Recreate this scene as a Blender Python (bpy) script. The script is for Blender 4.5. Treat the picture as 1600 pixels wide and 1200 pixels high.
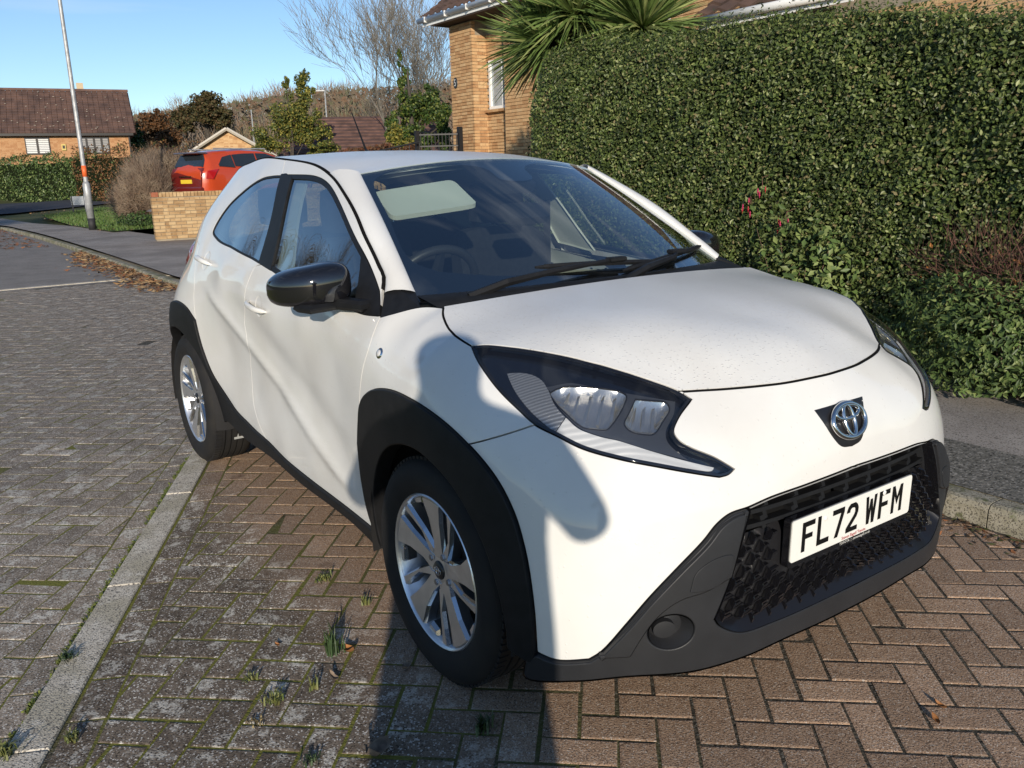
import bpy, bmesh, math, random
import numpy as np
from mathutils import Vector, Matrix
from mathutils.geometry import delaunay_2d_cdt
for o in list(bpy.data.objects): bpy.data.objects.remove(o)
SC = bpy.context.scene
COL = SC.collection
rnd = random.Random(7)
rng = np.random.default_rng(7)
# ------------------------------------------------------------------ camera
FPX, CX, CY, CZ, YAW, PITCH, ROLL = 1318.27, 3.1242, -1.8868, 1.4102, 2.53272, -.24722, -.02571
def cam_axes():
    d = np.array([math.cos(PITCH)*math.cos(YAW), math.cos(PITCH)*math.sin(YAW), math.sin(PITCH)])
    r = np.cross(d, [0, 0, 1]); r /= np.linalg.norm(r); u = np.cross(r, d)
    c, s = math.cos(ROLL), math.sin(ROLL)
    return c*r+s*u, -s*r+c*u, d
AR, AU, AD = cam_axes()
CAMP = np.array([CX, CY, CZ])
cd = bpy.data.cameras.new('camera'); cam = bpy.data.objects.new('camera', cd); COL.objects.link(cam)
M = Matrix([[AR[0], AU[0], -AD[0], CX], [AR[1], AU[1], -AD[1], CY], [AR[2], AU[2], -AD[2], CZ], [0, 0, 0, 1]])
cam.matrix_world = M
cd.sensor_width = 36; cd.lens = 36*FPX/1600; cd.clip_start = .05; cd.clip_end = 5000
SC.camera = cam
# ------------------------------------------------------------------ light
SUN_EL, SUN_AZ = math.radians(15.5), math.radians(-31.5)     # direction towards the sun
W = bpy.data.worlds.new('World'); SC.world = W; W.use_nodes = True
nt = W.node_tree; nt.nodes.clear()
sky = nt.nodes.new('ShaderNodeTexSky'); sky.sky_type = 'NISHITA'; sky.sun_disc = False
sky.sun_elevation = SUN_EL; sky.sun_rotation = math.pi/2-SUN_AZ
sky.air_density = .85; sky.dust_density = .1; sky.ozone_density = 3.0
bg = nt.nodes.new('ShaderNodeBackground'); bg.inputs['Strength'].default_value = .112
wo = nt.nodes.new('ShaderNodeOutputWorld')
# thin cirrus, the same all round the sky
tcw = nt.nodes.new('ShaderNodeTexCoord'); mpw = nt.nodes.new('ShaderNodeMapping'); mpw.inputs['Scale'].default_value = (1.6, 1.6, 14); nzw = nt.nodes.new('ShaderNodeTexNoise'); nzw.inputs['Scale'].default_value = 1.6; nzw.inputs['Detail'].default_value = 6
rpw = nt.nodes.new('ShaderNodeValToRGB'); rpw.color_ramp.elements[0].position = .54; rpw.color_ramp.elements[1].position = .78; rpw.color_ramp.elements[1].color = (.30, .30, .30, 1)
mxw = nt.nodes.new('ShaderNodeMix'); mxw.data_type = 'RGBA'; mxw.inputs[7].default_value = (6.2, 6.6, 7.0, 1)
nt.links.new(tcw.outputs['Generated'], mpw.inputs[0]); nt.links.new(mpw.outputs[0], nzw.inputs[0]); nt.links.new(nzw.outputs[0], rpw.inputs[0]); nt.links.new(rpw.outputs[0], mxw.inputs[0])
nt.links.new(sky.outputs[0], mxw.inputs[6]); nt.links.new(mxw.outputs[2], bg.inputs[0]); nt.links.new(bg.outputs[0], wo.inputs[0])
sl = bpy.data.lights.new('sun', 'SUN'); sl.energy = 3.95; sl.angle = math.radians(.53); sl.color = (1, .89, .74)
sun = bpy.data.objects.new('sun', sl); COL.objects.link(sun)
sdir = Vector((math.cos(SUN_EL)*math.cos(SUN_AZ), math.cos(SUN_EL)*math.sin(SUN_AZ), math.sin(SUN_EL)))
sun.rotation_euler = sdir.to_track_quat('Z', 'Y').to_euler(); sun.location = (6, -6, 8)
vs = SC.view_settings; vs.view_transform = 'Standard'; vs.look = 'None'; vs.gamma = 1; vs.use_curve_mapping = False
vs.exposure = .36
SC.render.engine = 'CYCLES'
# ------------------------------------------------------------------ pixel helpers
def raydir(px): return AD+AR*((px[0]-800)/FPX)-AU*((px[1]-600)/FPX)
def on_z(px, z=0.):
    d = raydir(px); return CAMP+d*((z-CZ)/d[2])
def on_y(px, y):
    d = raydir(px); return CAMP+d*((y-CY)/d[1])
def at_depth(px, t): return CAMP+raydir(px)*t
def project(P):
    q = np.atleast_2d(P)-CAMP
    return np.stack([800+FPX*(q@AR)/(q@AD), 600-FPX*(q@AU)/(q@AD)], 1)
# ------------------------------------------------------------------ materials
MATS = {}
def nodes_of(name):
    m = bpy.data.materials.new(name); m.use_nodes = True
    n = m.node_tree; b = n.nodes['Principled BSDF']
    return m, n, b
def mat(name, col, rough=.5, metal=0., spec=.5, coat=0., var=0., vscale=8., bump=0., bscale=60., col2=None, detail=4.):
    if name in MATS: return MATS[name]
    m, n, b = nodes_of(name)
    b.inputs['Base Color'].default_value = (*col, 1); b.inputs['Roughness'].default_value = rough
    b.inputs['Metallic'].default_value = metal; b.inputs['Specular IOR Level'].default_value = spec
    b.inputs['Coat Weight'].default_value = coat; b.inputs['Coat Roughness'].default_value = .03
    if var or bump:
        tc = n.nodes.new('ShaderNodeTexCoord')
    if var:
        t = n.nodes.new('ShaderNodeTexNoise'); t.inputs['Scale'].default_value = vscale; t.inputs['Detail'].default_value = detail
        n.links.new(tc.outputs['Object'], t.inputs['Vector'])
        r = n.nodes.new('ShaderNodeValToRGB')
        c2 = col2 or tuple(c*(1-var) for c in col)
        r.color_ramp.elements[0].position = .35; r.color_ramp.elements[1].position = .65
        r.color_ramp.elements[0].color = (*c2, 1); r.color_ramp.elements[1].color = (*[min(1, c*(1+var*.4)) for c in col], 1)
        n.links.new(t.outputs['Fac'], r.inputs[0]); n.links.new(r.outputs[0], b.inputs['Base Color'])
    if bump:
        t2 = n.nodes.new('ShaderNodeTexNoise'); t2.inputs['Scale'].default_value = bscale; t2.inputs['Detail'].default_value = 5
        n.links.new(tc.outputs['Object'], t2.inputs['Vector'])
        bp = n.nodes.new('ShaderNodeBump'); bp.inputs['Strength'].default_value = bump; bp.inputs['Distance'].default_value = .01
        n.links.new(t2.outputs['Fac'], bp.inputs['Height']); n.links.new(bp.outputs[0], b.inputs['Normal'])
    MATS[name] = m
    return m
def glass(name, tint, refl=1.0, ior=1.5, gain=1.8):
    if name in MATS: return MATS[name]
    m = bpy.data.materials.new(name); m.use_nodes = True; n = m.node_tree; n.nodes.clear()
    o = n.nodes.new('ShaderNodeOutputMaterial'); mx = n.nodes.new('ShaderNodeMixShader')
    tr = n.nodes.new('ShaderNodeBsdfTransparent'); tr.inputs[0].default_value = (*tint, 1)
    gl = n.nodes.new('ShaderNodeBsdfGlossy'); gl.inputs['Roughness'].default_value = .0
    gl.inputs[0].default_value = (refl, refl, refl, 1)
    # Schlick reflectance, the same from either side of the thin pane
    g = n.nodes.new('ShaderNodeNewGeometry'); dt = n.nodes.new('ShaderNodeVectorMath'); dt.operation = 'DOT_PRODUCT'
    n.links.new(g.outputs['Normal'], dt.inputs[0]); n.links.new(g.outputs['Incoming'], dt.inputs[1])
    def mth(op, a, b=None):
        q = n.nodes.new('ShaderNodeMath'); q.operation = op
        for i, v in enumerate((a, b)):
            if v is None: continue
            if isinstance(v, float): q.inputs[i].default_value = v
            else: n.links.new(v, q.inputs[i])
        return q.outputs[0]
    f0 = ((ior-1)/(ior+1))**2*gain
    sch = mth('ADD', mth('MULTIPLY', mth('POWER', mth('SUBTRACT', 1., mth('ABSOLUTE', dt.outputs['Value'])), 5.), 1-f0), f0)
    n.links.new(sch, mx.inputs[0])
    n.links.new(tr.outputs[0], mx.inputs[1]); n.links.new(gl.outputs[0], mx.inputs[2]); n.links.new(mx.outputs[0], o.inputs[0])
    MATS[name] = m
    return m
# ------------------------------------------------------------------ object helpers
def link(o, parent=None):
    COL.objects.link(o)
    if parent is not None: o.parent = parent
    return o
def tag(o, label=None, cat=None, group=None, kind=None):
    if label: o['label'] = label
    if cat: o['category'] = cat
    if group: o['group'] = group
    if kind: o['kind'] = kind
    return o
def empty(name, loc=(0, 0, 0), rz=0., label=None, cat=None, group=None):
    o = bpy.data.objects.new(name, None); o.location = loc; o.rotation_euler = (0, 0, rz); o.empty_display_size = .1
    COL.objects.link(o); return tag(o, label, cat, group)
def mesh_obj(name, V, F, m=None, parent=None, smooth=False, normals=None, mats=None, fmat=None):
    me = bpy.data.meshes.new(name); me.from_pydata([tuple(map(float, v)) for v in V], [], [tuple(map(int, f)) for f in F])
    for q in (mats or [m]):
        if q: me.materials.append(q)
    if fmat is not None: me.polygons.foreach_set('material_index', np.asarray(fmat, dtype=np.int32))
    if smooth or normals is not None: me.polygons.foreach_set('use_smooth', np.ones(len(me.polygons), dtype=bool))
    me.update()
    if normals is not None: me.normals_split_custom_set_from_vertices([tuple(map(float, v)) for v in normals])
    o = bpy.data.objects.new(name, me)
    return link(o, parent)
class MB:
    "collects shapes into one mesh"
    def __init__(s): s.V = []; s.F = []; s.mi = []
    def add(s, V, F, k=0):
        n = len(s.V); s.V += [tuple(v) for v in V]; s.F += [tuple(i+n for i in f) for f in F]; s.mi += [k]*len(F); return s
    def box(s, c, d, rz=0., k=0, bev=0., M=None):
        dx, dy, dz = d[0]/2, d[1]/2, d[2]/2
        if bev:
            P = []; b = min(bev, dx*.9, dy*.9, dz*.9)
            for z, i in ((-dz, b), (-dz+b, 0), (dz-b, 0), (dz, b)):
                P += [(-dx+i, -dy+i, z), (dx-i, -dy+i, z), (dx-i, dy-i, z), (-dx+i, dy-i, z)]
            F = [(3, 2, 1, 0), (12, 13, 14, 15)]
            for L in range(3):
                for i in range(4): F.append((L*4+i, L*4+(i+1) % 4, L*4+4+(i+1) % 4, L*4+4+i))
        else:
            P = [(x, y, z) for z in (-dz, dz) for x, y in ((-dx, -dy), (dx, -dy), (dx, dy), (-dx, dy))]
            F = [(3, 2, 1, 0), (4, 5, 6, 7), (0, 1, 5, 4), (1, 2, 6, 5), (2, 3, 7, 6), (3, 0, 4, 7)]
        cz, sz = math.cos(rz), math.sin(rz)
        if M is not None: P = [tuple(M @ Vector(p)) for p in P]
        return s.add([(c[0]+p[0]*cz-p[1]*sz, c[1]+p[0]*sz+p[1]*cz, c[2]+p[2]) for p in P], F, k)
    def tube(s, pts, r, n=8, k=0, cap=True):
        pts = [Vector(p) for p in pts]; rs = r if hasattr(r, '__len__') else [r]*len(pts)
        V = []; F = []
        up = Vector((0, 0, 1))
        t0 = (pts[1]-pts[0]).normalized()
        if abs(t0.z) > .9: up = Vector((1, 0, 0))
        a = t0.cross(up).normalized()
        for i, p in enumerate(pts):
            t = (pts[min(i+1, len(pts)-1)]-pts[max(i-1, 0)]).normalized()
            a = (a-t*a.dot(t)).normalized(); b = t.cross(a)
            for j in range(n):
                th = 2*math.pi*j/n; V.append(p+(a*math.cos(th)+b*math.sin(th))*rs[i])
        for i in range(len(pts)-1):
            for j in range(n): F.append((i*n+j, i*n+(j+1) % n, (i+1)*n+(j+1) % n, (i+1)*n+j))
        if cap: F.append(tuple(range(n-1, -1, -1))); F.append(tuple((len(pts)-1)*n+j for j in range(n)))
        return s.add(V, F, k)
    def lathe(s, prof, n=48, axis='y', c=(0, 0, 0), k=0, closed=False):
        V = []; F = []; m = len(prof)
        for i in range(n):
            th = 2*math.pi*i/n; cs, sn = math.cos(th), math.sin(th)
            for r, h in prof:
                p = {'y': (r*cs, h, r*sn), 'z': (r*cs, r*sn, h), 'x': (h, r*cs, r*sn)}[axis]
                V.append((c[0]+p[0], c[1]+p[1], c[2]+p[2]))
        for i in range(n):
            for j in range(m if closed else m-1):
                a, b = i*m+j, i*m+(j+1) % m; c2, d = ((i+1) % n)*m+j, ((i+1) % n)*m+(j+1) % m
                F.append((a, b, d, c2))
        return s.add(V, F, k)
    def prism(s, poly, a, b, f, k=0):
        "poly 2D, extruded between a and b; f(u,v,w)->xyz"
        n = len(poly)
        V = [f(u, v, a) for u, v in poly]+[f(u, v, b) for u, v in poly]
        F = [tuple(range(n-1, -1, -1)), tuple(range(n, 2*n))]+[(i, (i+1) % n, n+(i+1) % n, n+i) for i in range(n)]
        return s.add(V, F, k)
    def build(s, name, m, parent=None, smooth=False, mats=None):
        o = mesh_obj(name, s.V, s.F, m, parent, smooth, mats=mats, fmat=s.mi if mats else None)
        return o
def shade_auto(o, ang=35):
    me = o.data
    me.polygons.foreach_set('use_smooth', np.ones(len(me.polygons), dtype=bool))
    me.set_sharp_from_angle(angle=math.radians(ang))
    return o
def fix_normals(o):
    bm = bmesh.new(); bm.from_mesh(o.data); bmesh.ops.recalc_face_normals(bm, faces=bm.faces); bm.to_mesh(o.data); bm.free(); return o
# ================================================================== THE WHITE CAR (world frame = car frame: x forward, y to its left)
class RBF:
    def __init__(s, X, f, lam=2e-5):
        X = np.asarray(X, float); n = len(X); s.X = X
        A = np.zeros((n+3, n+3)); A[:n, :n] = s.k(X, X)+np.eye(n)*lam
        A[:n, n] = 1; A[:n, n+1:] = X; A[n, :n] = 1; A[n+1:, :n] = X.T
        s.w = np.linalg.solve(A, np.concatenate([f, np.zeros(3)]))
    def k(s, A, B):
        r2 = ((A[:, None]-B[None])**2).sum(2); return .5*r2*np.log(r2+1e-12)
    def __call__(s, P):
        P = np.asarray(P, float); out = np.empty(len(P)); n = len(s.X)
        for i in range(0, len(P), 8000):
            q = P[i:i+8000]; out[i:i+8000] = s.k(q, s.X)@s.w[:n]+s.w[n]+q@s.w[n+1:]
        return out
SF, SR, KR = 1.15, -.95, .83
SMID = SF+KR*math.pi/2; SREAR = SR-KR*math.pi/2
def to_chart(P):
    P = np.atleast_2d(P); x, y, z = P.T; s = x.copy(); rho = -y.copy()
    f = x > SF; s[f] = SF+KR*np.arctan2(x[f]-SF, -y[f]); rho[f] = np.hypot(x[f]-SF, y[f])
    r = x < SR; s[r] = SR-KR*np.arctan2(SR-x[r], -y[r]); rho[r] = np.hypot(x[r]-SR, y[r])
    return s, z, rho
BP = []
def sec(x, *zy):
    for z, y in zy: BP.append((x, -y, z))
sec(-1.215, (.25, .82), (.5, .855), (.65, .872), (.78, .872), (.88, .853), (.96, .815), (1.03, .775), (1.12, .74), (1.22, .69), (1.32, .605), (1.42, .50), (1.48, .41))
sec(-.9, (.3, .80), (.5, .832), (.65, .842), (.8, .845), (.9, .838), (1.0, .812), (1.08, .778), (1.15, .745), (1.28, .68), (1.40, .605), (1.47, .545))
sec(-.6, (.28, .80), (.42, .81), (.55, .805), (.7, .812), (.82, .828), (.92, .832), (1.0, .82), (1.06, .795), (1.11, .765), (1.28, .685), (1.41, .61), (1.47, .565))
sec(-.3, (.26, .80), (.40, .812), (.52, .80), (.66, .805), (.8, .822), (.92, .828), (1.0, .815), (1.055, .79), (1.09, .77), (1.25, .695), (1.41, .61), (1.48, .56))
sec(0, (.26, .80), (.38, .815), (.5, .81), (.62, .802), (.78, .818), (.9, .826), (.98, .815), (1.04, .79), (1.075, .77), (1.25, .692), (1.40, .61), (1.46, .57))
sec(.3, (.25, .80), (.36, .815), (.48, .818), (.6, .81), (.76, .815), (.88, .824), (.96, .815), (1.03, .79), (1.065, .77), (1.2, .71), (1.3, .66), (1.39, .605))
sec(.6, (.25, .80), (.38, .815), (.5, .82), (.65, .82), (.8, .826), (.9, .825), (.97, .81), (1.02, .788), (1.06, .765), (1.13, .73), (1.25, .665))
sec(.9, (.25, .81), (.4, .83), (.55, .842), (.7, .85), (.82, .848), (.9, .835), (.96, .81), (1.0, .778), (1.03, .74))
sec(1.215, (.22, .83), (.5, .862), (.7, .87), (.82, .864), (.88, .848), (.93, .82), (.97, .775), (.99, .74))
sec(1.05, (.70, .865), (.82, .857), (.88, .842), (.93, .815), (.97, .775), (1.005, .73))
sec(1.45, (.22, .84), (.4, .865), (.6, .868), (.7, .86), (.8, .842), (.87, .80), (.92, .74))
BP += [(1.037, -.667, 1.038), (1.20, -.705, 1.008), (1.351, -.715, .978), (1.417, -.674, .975), (1.491, -.634, .968), (1.545, -.593, .956), (1.595, -.551, .941), (1.642, -.506, .924), (1.689, -.463, .903), (1.734, -.424, .881), (1.60, -.630, .915), (1.66, -.605, .885), (1.72, -.580, .85), (1.82, -.2, .881), (1.85, 0, .88)]
for z, pts in ((.8, ((1.6, .78), (1.70, .675), (1.79, .54), (1.845, .41), (1.885, .2), (1.90, 0))),
               (.7, ((1.6, .825), (1.72, .735), (1.83, .60), (1.90, .413), (1.928, .2), (1.937, 0))),
               (.6, ((1.6, .838), (1.72, .772), (1.82, .667), (1.89, .53), (1.93, .39), (1.948, .2), (1.953, 0))),
               (.42, ((1.6, .85), (1.72, .785), (1.82, .68), (1.90, .54), (1.94, .39), (1.958, .2), (1.963, 0))),
               (.25, ((1.6, .835), (1.72, .77), (1.82, .665), (1.90, .52), (1.94, .38), (1.955, .2), (1.96, 0))),
               (.15, ((1.6, .81), (1.72, .74), (1.82, .63), (1.89, .49), (1.92, .36), (1.935, .2), (1.94, 0)))):
    for x, y in pts: BP.append((x, -y, z))
for z, pts in ((.25, ((-1.5, .79), (-1.66, .6), (-1.70, .3), (-1.72, 0))), (.5, ((-1.5, .82), (-1.68, .64), (-1.74, .3), (-1.75, 0))),
               (.75, ((-1.42, .845), (-1.62, .69), (-1.71, .4), (-1.735, 0))), (.95, ((-1.40, .765), (-1.58, .62), (-1.66, .35), (-1.68, 0))),
               (1.1, ((-1.36, .69), (-1.50, .55), (-1.57, .3), (-1.59, 0))), (1.3, ((-1.22, .62), (-1.33, .50), (-1.42, .3), (-1.44, 0))),
               (1.44, ((-1.2, .47), (-1.26, .38), (-1.30, .25), (-1.32, 0)))):
    for x, y in pts: BP.append((x, -y, z))
_s, _z, _r = to_chart(np.array(BP))
mf = (_s > 1.7) & (_s < SMID-.01); mr = (_s < SREAR+.7) & (_s > SREAR+.01)
XS = np.concatenate([np.stack([_s, _z], 1), np.stack([2*SMID-_s[mf], _z[mf]], 1), np.stack([2*SREAR-_s[mr], _z[mr]], 1)])
RHO = RBF(XS, np.concatenate([_r, _r[mf], _r[mr]]), lam=4e-4)
def fold(s):
    s = np.where(s > SMID, 2*SMID-s, s); return np.where(s < SREAR, 2*SREAR-s, s)
class Belt:
    def rho(S, uv):
        s = fold(uv[:, 0]); z = uv[:, 1]
        r = RHO(np.stack([s, z], 1))
        # pressed feature across both doors: hollow above a line running from the rear shoulder down to the front sill
        d = ((z-.40)*1.28+(s-.58)*.5)/1.374
        w = np.clip((s+1.02)/.3, 0, 1)*np.clip((.82-s)/.3, 0, 1)*np.clip((1.0-z)/.14, 0, 1)*np.clip((z-.33)/.1, 0, 1)
        w = w*w*(3-2*w)
        r = r+w*(.008*np.exp(-(d/.03)**2)-.009*np.exp(-((d-.12)/.07)**2))
        return r
    def ev(S, uv, off=0.):
        uv = np.asarray(uv, float); r = S.rho(uv); P = S.place(uv, r)
        return P+S.nrm(uv)*off if off else P
    def place(S, uv, r):
        s, z = uv.T; x = s.copy(); y = -r.copy()
        f = s > SF; a = (s[f]-SF)/KR; x[f] = SF+r[f]*np.sin(a); y[f] = -r[f]*np.cos(a)
        b = s < SR; a = (SR-s[b])/KR; x[b] = SR-r[b]*np.sin(a); y[b] = -r[b]*np.cos(a)
        return np.stack([x, y, z], 1)
    def nrm(S, uv):
        e = 2e-3; uv = np.asarray(uv, float)
        a = S.ev(uv+[e, 0])-S.ev(uv-[e, 0]); b = S.ev(uv+[0, e])-S.ev(uv-[0, e])
        n = np.cross(a, b); return n/np.linalg.norm(n, axis=1)[:, None]
    def F(S, P):
        s, z, r = to_chart(P); return r-S.rho(np.stack([s, z], 1))
    def cast(S, px, t0=1.2, t1=6.5):
        px = np.atleast_2d(np.asarray(px, float)); out = []
        D = AD+np.outer((px[:, 0]-800)/FPX, AR)-np.outer((px[:, 1]-600)/FPX, AU)
        T = np.linspace(t0, t1, 260)
        for d in D:
            P = CAMP+T[:, None]*d
            ok = (P[:, 2] > .1) & (P[:, 2] < 1.5) & (P[:, 1] < .45)
            f = np.where(ok, S.F(P), 1.)
            k = np.where((f[1:] < 0) & (f[:-1] >= 0))[0]
            if len(k):
                a, b = T[k[0]], T[k[0]+1]
                for _ in range(3):
                    tt = np.linspace(a, b, 16); g = S.F(CAMP+tt[:, None]*d); j = np.where(g < 0)[0]
                    j = j[0] if len(j) else 15
                    j = max(j, 1); a, b = tt[j-1], tt[j]
                t = (a+b)/2
            else: t = T[np.argmin(np.where(ok, np.abs(f), 9))]
            s, z, _ = to_chart(CAMP+t*d); out.append((s[0], z[0]))
        return np.array(out)
class HF:
    "height field z(x,y), symmetric in y"
    def __init__(S, pts, lam=1e-5):
        p = np.array([q for q in pts]+[(q[0], -q[1], q[2]) for q in pts if abs(q[1]) > 1e-4]); S.r = RBF(p[:, :2], p[:, 2], lam)
    def ev(S, uv, off=0.):
        uv = np.asarray(uv, float); P = np.column_stack([uv, S.r(uv)]); return P+S.nrm(uv)*off if off else P
    def nrm(S, uv):
        e = 2e-3; uv = np.asarray(uv, float)
        n = np.cross(S.ev(uv+[e, 0])-S.ev(uv-[e, 0]), S.ev(uv+[0, e])-S.ev(uv-[0, e])); return n/np.linalg.norm(n, axis=1)[:, None]
class Sunk:
    "the same surface, set back by d"
    def __init__(S, B, d): S.B = B; S.d = d
    def ev(S, uv, off=0.): return S.B.ev(uv, S.d+off)
    def nrm(S, uv): return S.B.nrm(uv)
BELT = Belt()
print('belt residual', np.abs(RHO(XS)-np.concatenate([_r, _r[mf], _r[mr]])).max())
# ---- polylines
def crom(P, step=.008, closed=False):
    P = np.asarray(P, float)
    if len(P) < 3:
        n = max(2, int(np.linalg.norm(P[1]-P[0])/step)+1); return P[0]+np.linspace(0, 1, n)[:, None]*(P[1]-P[0])
    Q = np.vstack([2*P[0]-P[1], P, 2*P[-1]-P[-2]]); out = []
    for i in range(1, len(Q)-2):
        p0, p1, p2, p3 = Q[i-1:i+3]
        t0 = 0; t1 = t0+max(1e-6, np.linalg.norm(p1-p0))**.5; t2 = t1+max(1e-6, np.linalg.norm(p2-p1))**.5; t3 = t2+max(1e-6, np.linalg.norm(p3-p2))**.5
        n = max(2, int(np.linalg.norm(p2-p1)/step)+1)
        t = np.linspace(t1, t2, n, endpoint=False)[:, None]
        A1 = (t1-t)/(t1-t0)*p0+(t-t0)/(t1-t0)*p1; A2 = (t2-t)/(t2-t1)*p1+(t-t1)/(t2-t1)*p2; A3 = (t3-t)/(t3-t2)*p2+(t-t2)/(t3-t2)*p3
        B1 = (t2-t)/(t2-t0)*A1+(t-t0)/(t2-t0)*A2; B2 = (t3-t)/(t3-t1)*A2+(t-t1)/(t3-t1)*A3
        out.append((t2-t)/(t2-t1)*B1+(t-t1)/(t2-t1)*B2)
    out.append(P[-1:]); return np.vstack(out)
def join(*cs):
    "chain curves into one closed outline, dropping doubled points"
    P = np.vstack(cs); keep = [0]
    for i in range(1, len(P)):
        if np.linalg.norm(P[i]-P[keep[-1]]) > .0025: keep.append(i)
    P = P[keep]
    if np.linalg.norm(P[0]-P[-1]) < .0025: P = P[:-1]
    a = .5*np.sum(P[:, 0]*np.roll(P[:, 1], -1)-P[:, 1]*np.roll(P[:, 0], -1))
    return P if a > 0 else P[::-1]
def inset(P, d):
    e = np.roll(P, -1, 0)-P; L = np.linalg.norm(e, axis=1)[:, None]; n = np.stack([-e[:, 1], e[:, 0]], 1)/L
    m = n+np.roll(n, 1, 0); q = (m*m).sum(1)[:, None]
    return P+m*d*np.minimum(2/np.maximum(q, 1e-6), 1.6)
def inside(P, poly):
    x, y = P[:, 0], P[:, 1]; c = np.zeros(len(P), bool); n = len(poly); j = n-1
    for i in range(n):
        xi, yi = poly[i]; xj, yj = poly[j]
        if yi != yj:
            k = ((yi > y) != (yj > y)) & (x < (xj-xi)*(y-yi)/(yj-yi)+xi); c ^= k
        j = i
    return c
def segdist(P, poly):
    d = np.full(len(P), 9.)
    for a, b in zip(poly, np.roll(poly, -1, 0)):
        e = b-a; t = np.clip(((P-a)@e)/max(1e-12, e@e), 0, 1); d = np.minimum(d, np.linalg.norm(P-a-t[:, None]*e, axis=1))
    return d
def triangulate(outer, holes=(), sp=.02):
    lo, hi = outer.min(0), outer.max(0)
    gx = np.arange(lo[0], hi[0], sp); gy = np.arange(lo[1], hi[1], sp*.87)
    G = np.array([(x+(sp/2 if j % 2 else 0), y) for j, y in enumerate(gy) for x in gx]) if len(gx) and len(gy) else np.zeros((0, 2))
    if len(G):
        k = inside(G, outer)
        for h in holes: k &= ~inside(G, h)
        G = G[k]
    for h in [outer, *holes]:
        if len(G): G = G[segdist(G, h) > sp*.45]
    V = []; E = []
    for h in [outer, *holes]:
        b = len(V); V += [Vector(p) for p in h.tolist()]; E += [(b+i, b+(i+1) % len(h)) for i in range(len(h))]
    V += [Vector(p) for p in G.tolist()]
    r = delaunay_2d_cdt(V, E, [], 0, 1e-6)
    UV = np.array([tuple(v) for v in r[0]]); F = np.array([f for f in r[2] if len(f) == 3])
    c = UV[F].mean(1); k = inside(c, outer)
    for h in holes: k &= ~inside(c, h)
    F = F[k]
    a = UV[F]; ar = (a[:, 1, 0]-a[:, 0, 0])*(a[:, 2, 1]-a[:, 0, 1])-(a[:, 1, 1]-a[:, 0, 1])*(a[:, 2, 0]-a[:, 0, 0])
    F = F[np.abs(ar) > 1e-10]; ar = ar[np.abs(ar) > 1e-10]
    F[ar < 0] = F[ar < 0][:, ::-1]
    return UV, F
FLIP = np.array([1, -1, 1])
def panel(name, S, outer, m, parent, holes=(), off=0., lip=.014, sp=.022, gap=.002, side='R', bulge=0., label=None, rnd_=.0012):
    "sheet-metal piece cut from surface S along an outline, its edges folded inwards; side R, L or C"
    outer = join(outer); holes = [join(h) for h in holes]
    if gap: outer = inset(outer, gap); holes = [inset(h, -gap) for h in holes]
    UV, F = triangulate(outer, holes, sp)
    P = S.ev(UV); N = S.nrm(UV)
    if N[F.ravel()].size and getattr(S, 'flip', False): N = -N
    e = off
    if bulge:
        dd = segdist(UV, outer)
        for h in holes: dd = np.minimum(dd, segdist(UV, h))
        t = np.clip(dd/bulge, 0, 1); e = off*np.sqrt(np.clip(1-(1-t)**2, 0, 1))
        P = P+N*np.asarray(e)[:, None]
        fn = np.cross(P[F[:, 1]]-P[F[:, 0]], P[F[:, 2]]-P[F[:, 0]]); vn = np.zeros_like(P)
        for k in range(3): np.add.at(vn, F[:, k], fn)
        N2 = vn/np.maximum(np.linalg.norm(vn, axis=1), 1e-12)[:, None]
        if (N2*N).sum() < 0: N2 = -N2
        N0 = N; N = N2
    elif off: P = P+N*off; N0 = N
    else: N0 = N
    fn = np.cross(P[F[:, 1]]-P[F[:, 0]], P[F[:, 2]]-P[F[:, 0]])
    if (fn*N[F[:, 0]]).sum() < 0: F = F[:, ::-1]
    V = P; FF = [tuple(f) for f in F]; NN = N
    if lip:
        ed = {}
        for f in FF:
            for i in range(3):
                a, b = f[i], f[(i+1) % 3]
                if (b, a) in ed: del ed[(b, a)]
                else: ed[(a, b)] = 1
        nv = len(V); mp = {}; add = []; addn = []
        acc = {}
        for a, b in ed:
            t = V[b]-V[a]; o = np.cross(t, N0[a]); acc[a] = acc.get(a, 0)+o; acc[b] = acc.get(b, 0)+o
        for a in acc:
            o = acc[a]; o = o/max(1e-9, np.linalg.norm(o)); mp[a] = nv+len(add)
            add += [V[a]+(o*.75-N0[a]*.5)*rnd_, V[a]+o*rnd_-N0[a]*lip]; addn += [o, o]
        for a, b in ed: FF.append((b, a, mp[a], mp[b])); FF.append((mp[b], mp[a], mp[a]+1, mp[b]+1))
        V = np.vstack([V, add]); NN = np.vstack([NN, addn])
    def mk(V, FF, NN):
        o = mesh_obj(name, V, FF, m, parent, normals=NN)
        if label: o['label'] = label
        return o
    if side in 'RC': r = mk(V, FF, NN); return r
    if side == 'L': return mk(V*FLIP, [f[::-1] for f in FF], NN*FLIP)
    return mk(V, FF, NN), mk(V*FLIP, [f[::-1] for f in FF], NN*FLIP)
def mirror_half(C): return np.vstack([C, (C*[-1, 1]+[2*SMID, 0])[::-1]])
def bc(*px, step=.008): return crom(BELT.cast(px), step)      # traced pixels -> smooth curve on the belt surface
def cat(*c): return np.vstack(c)
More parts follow.
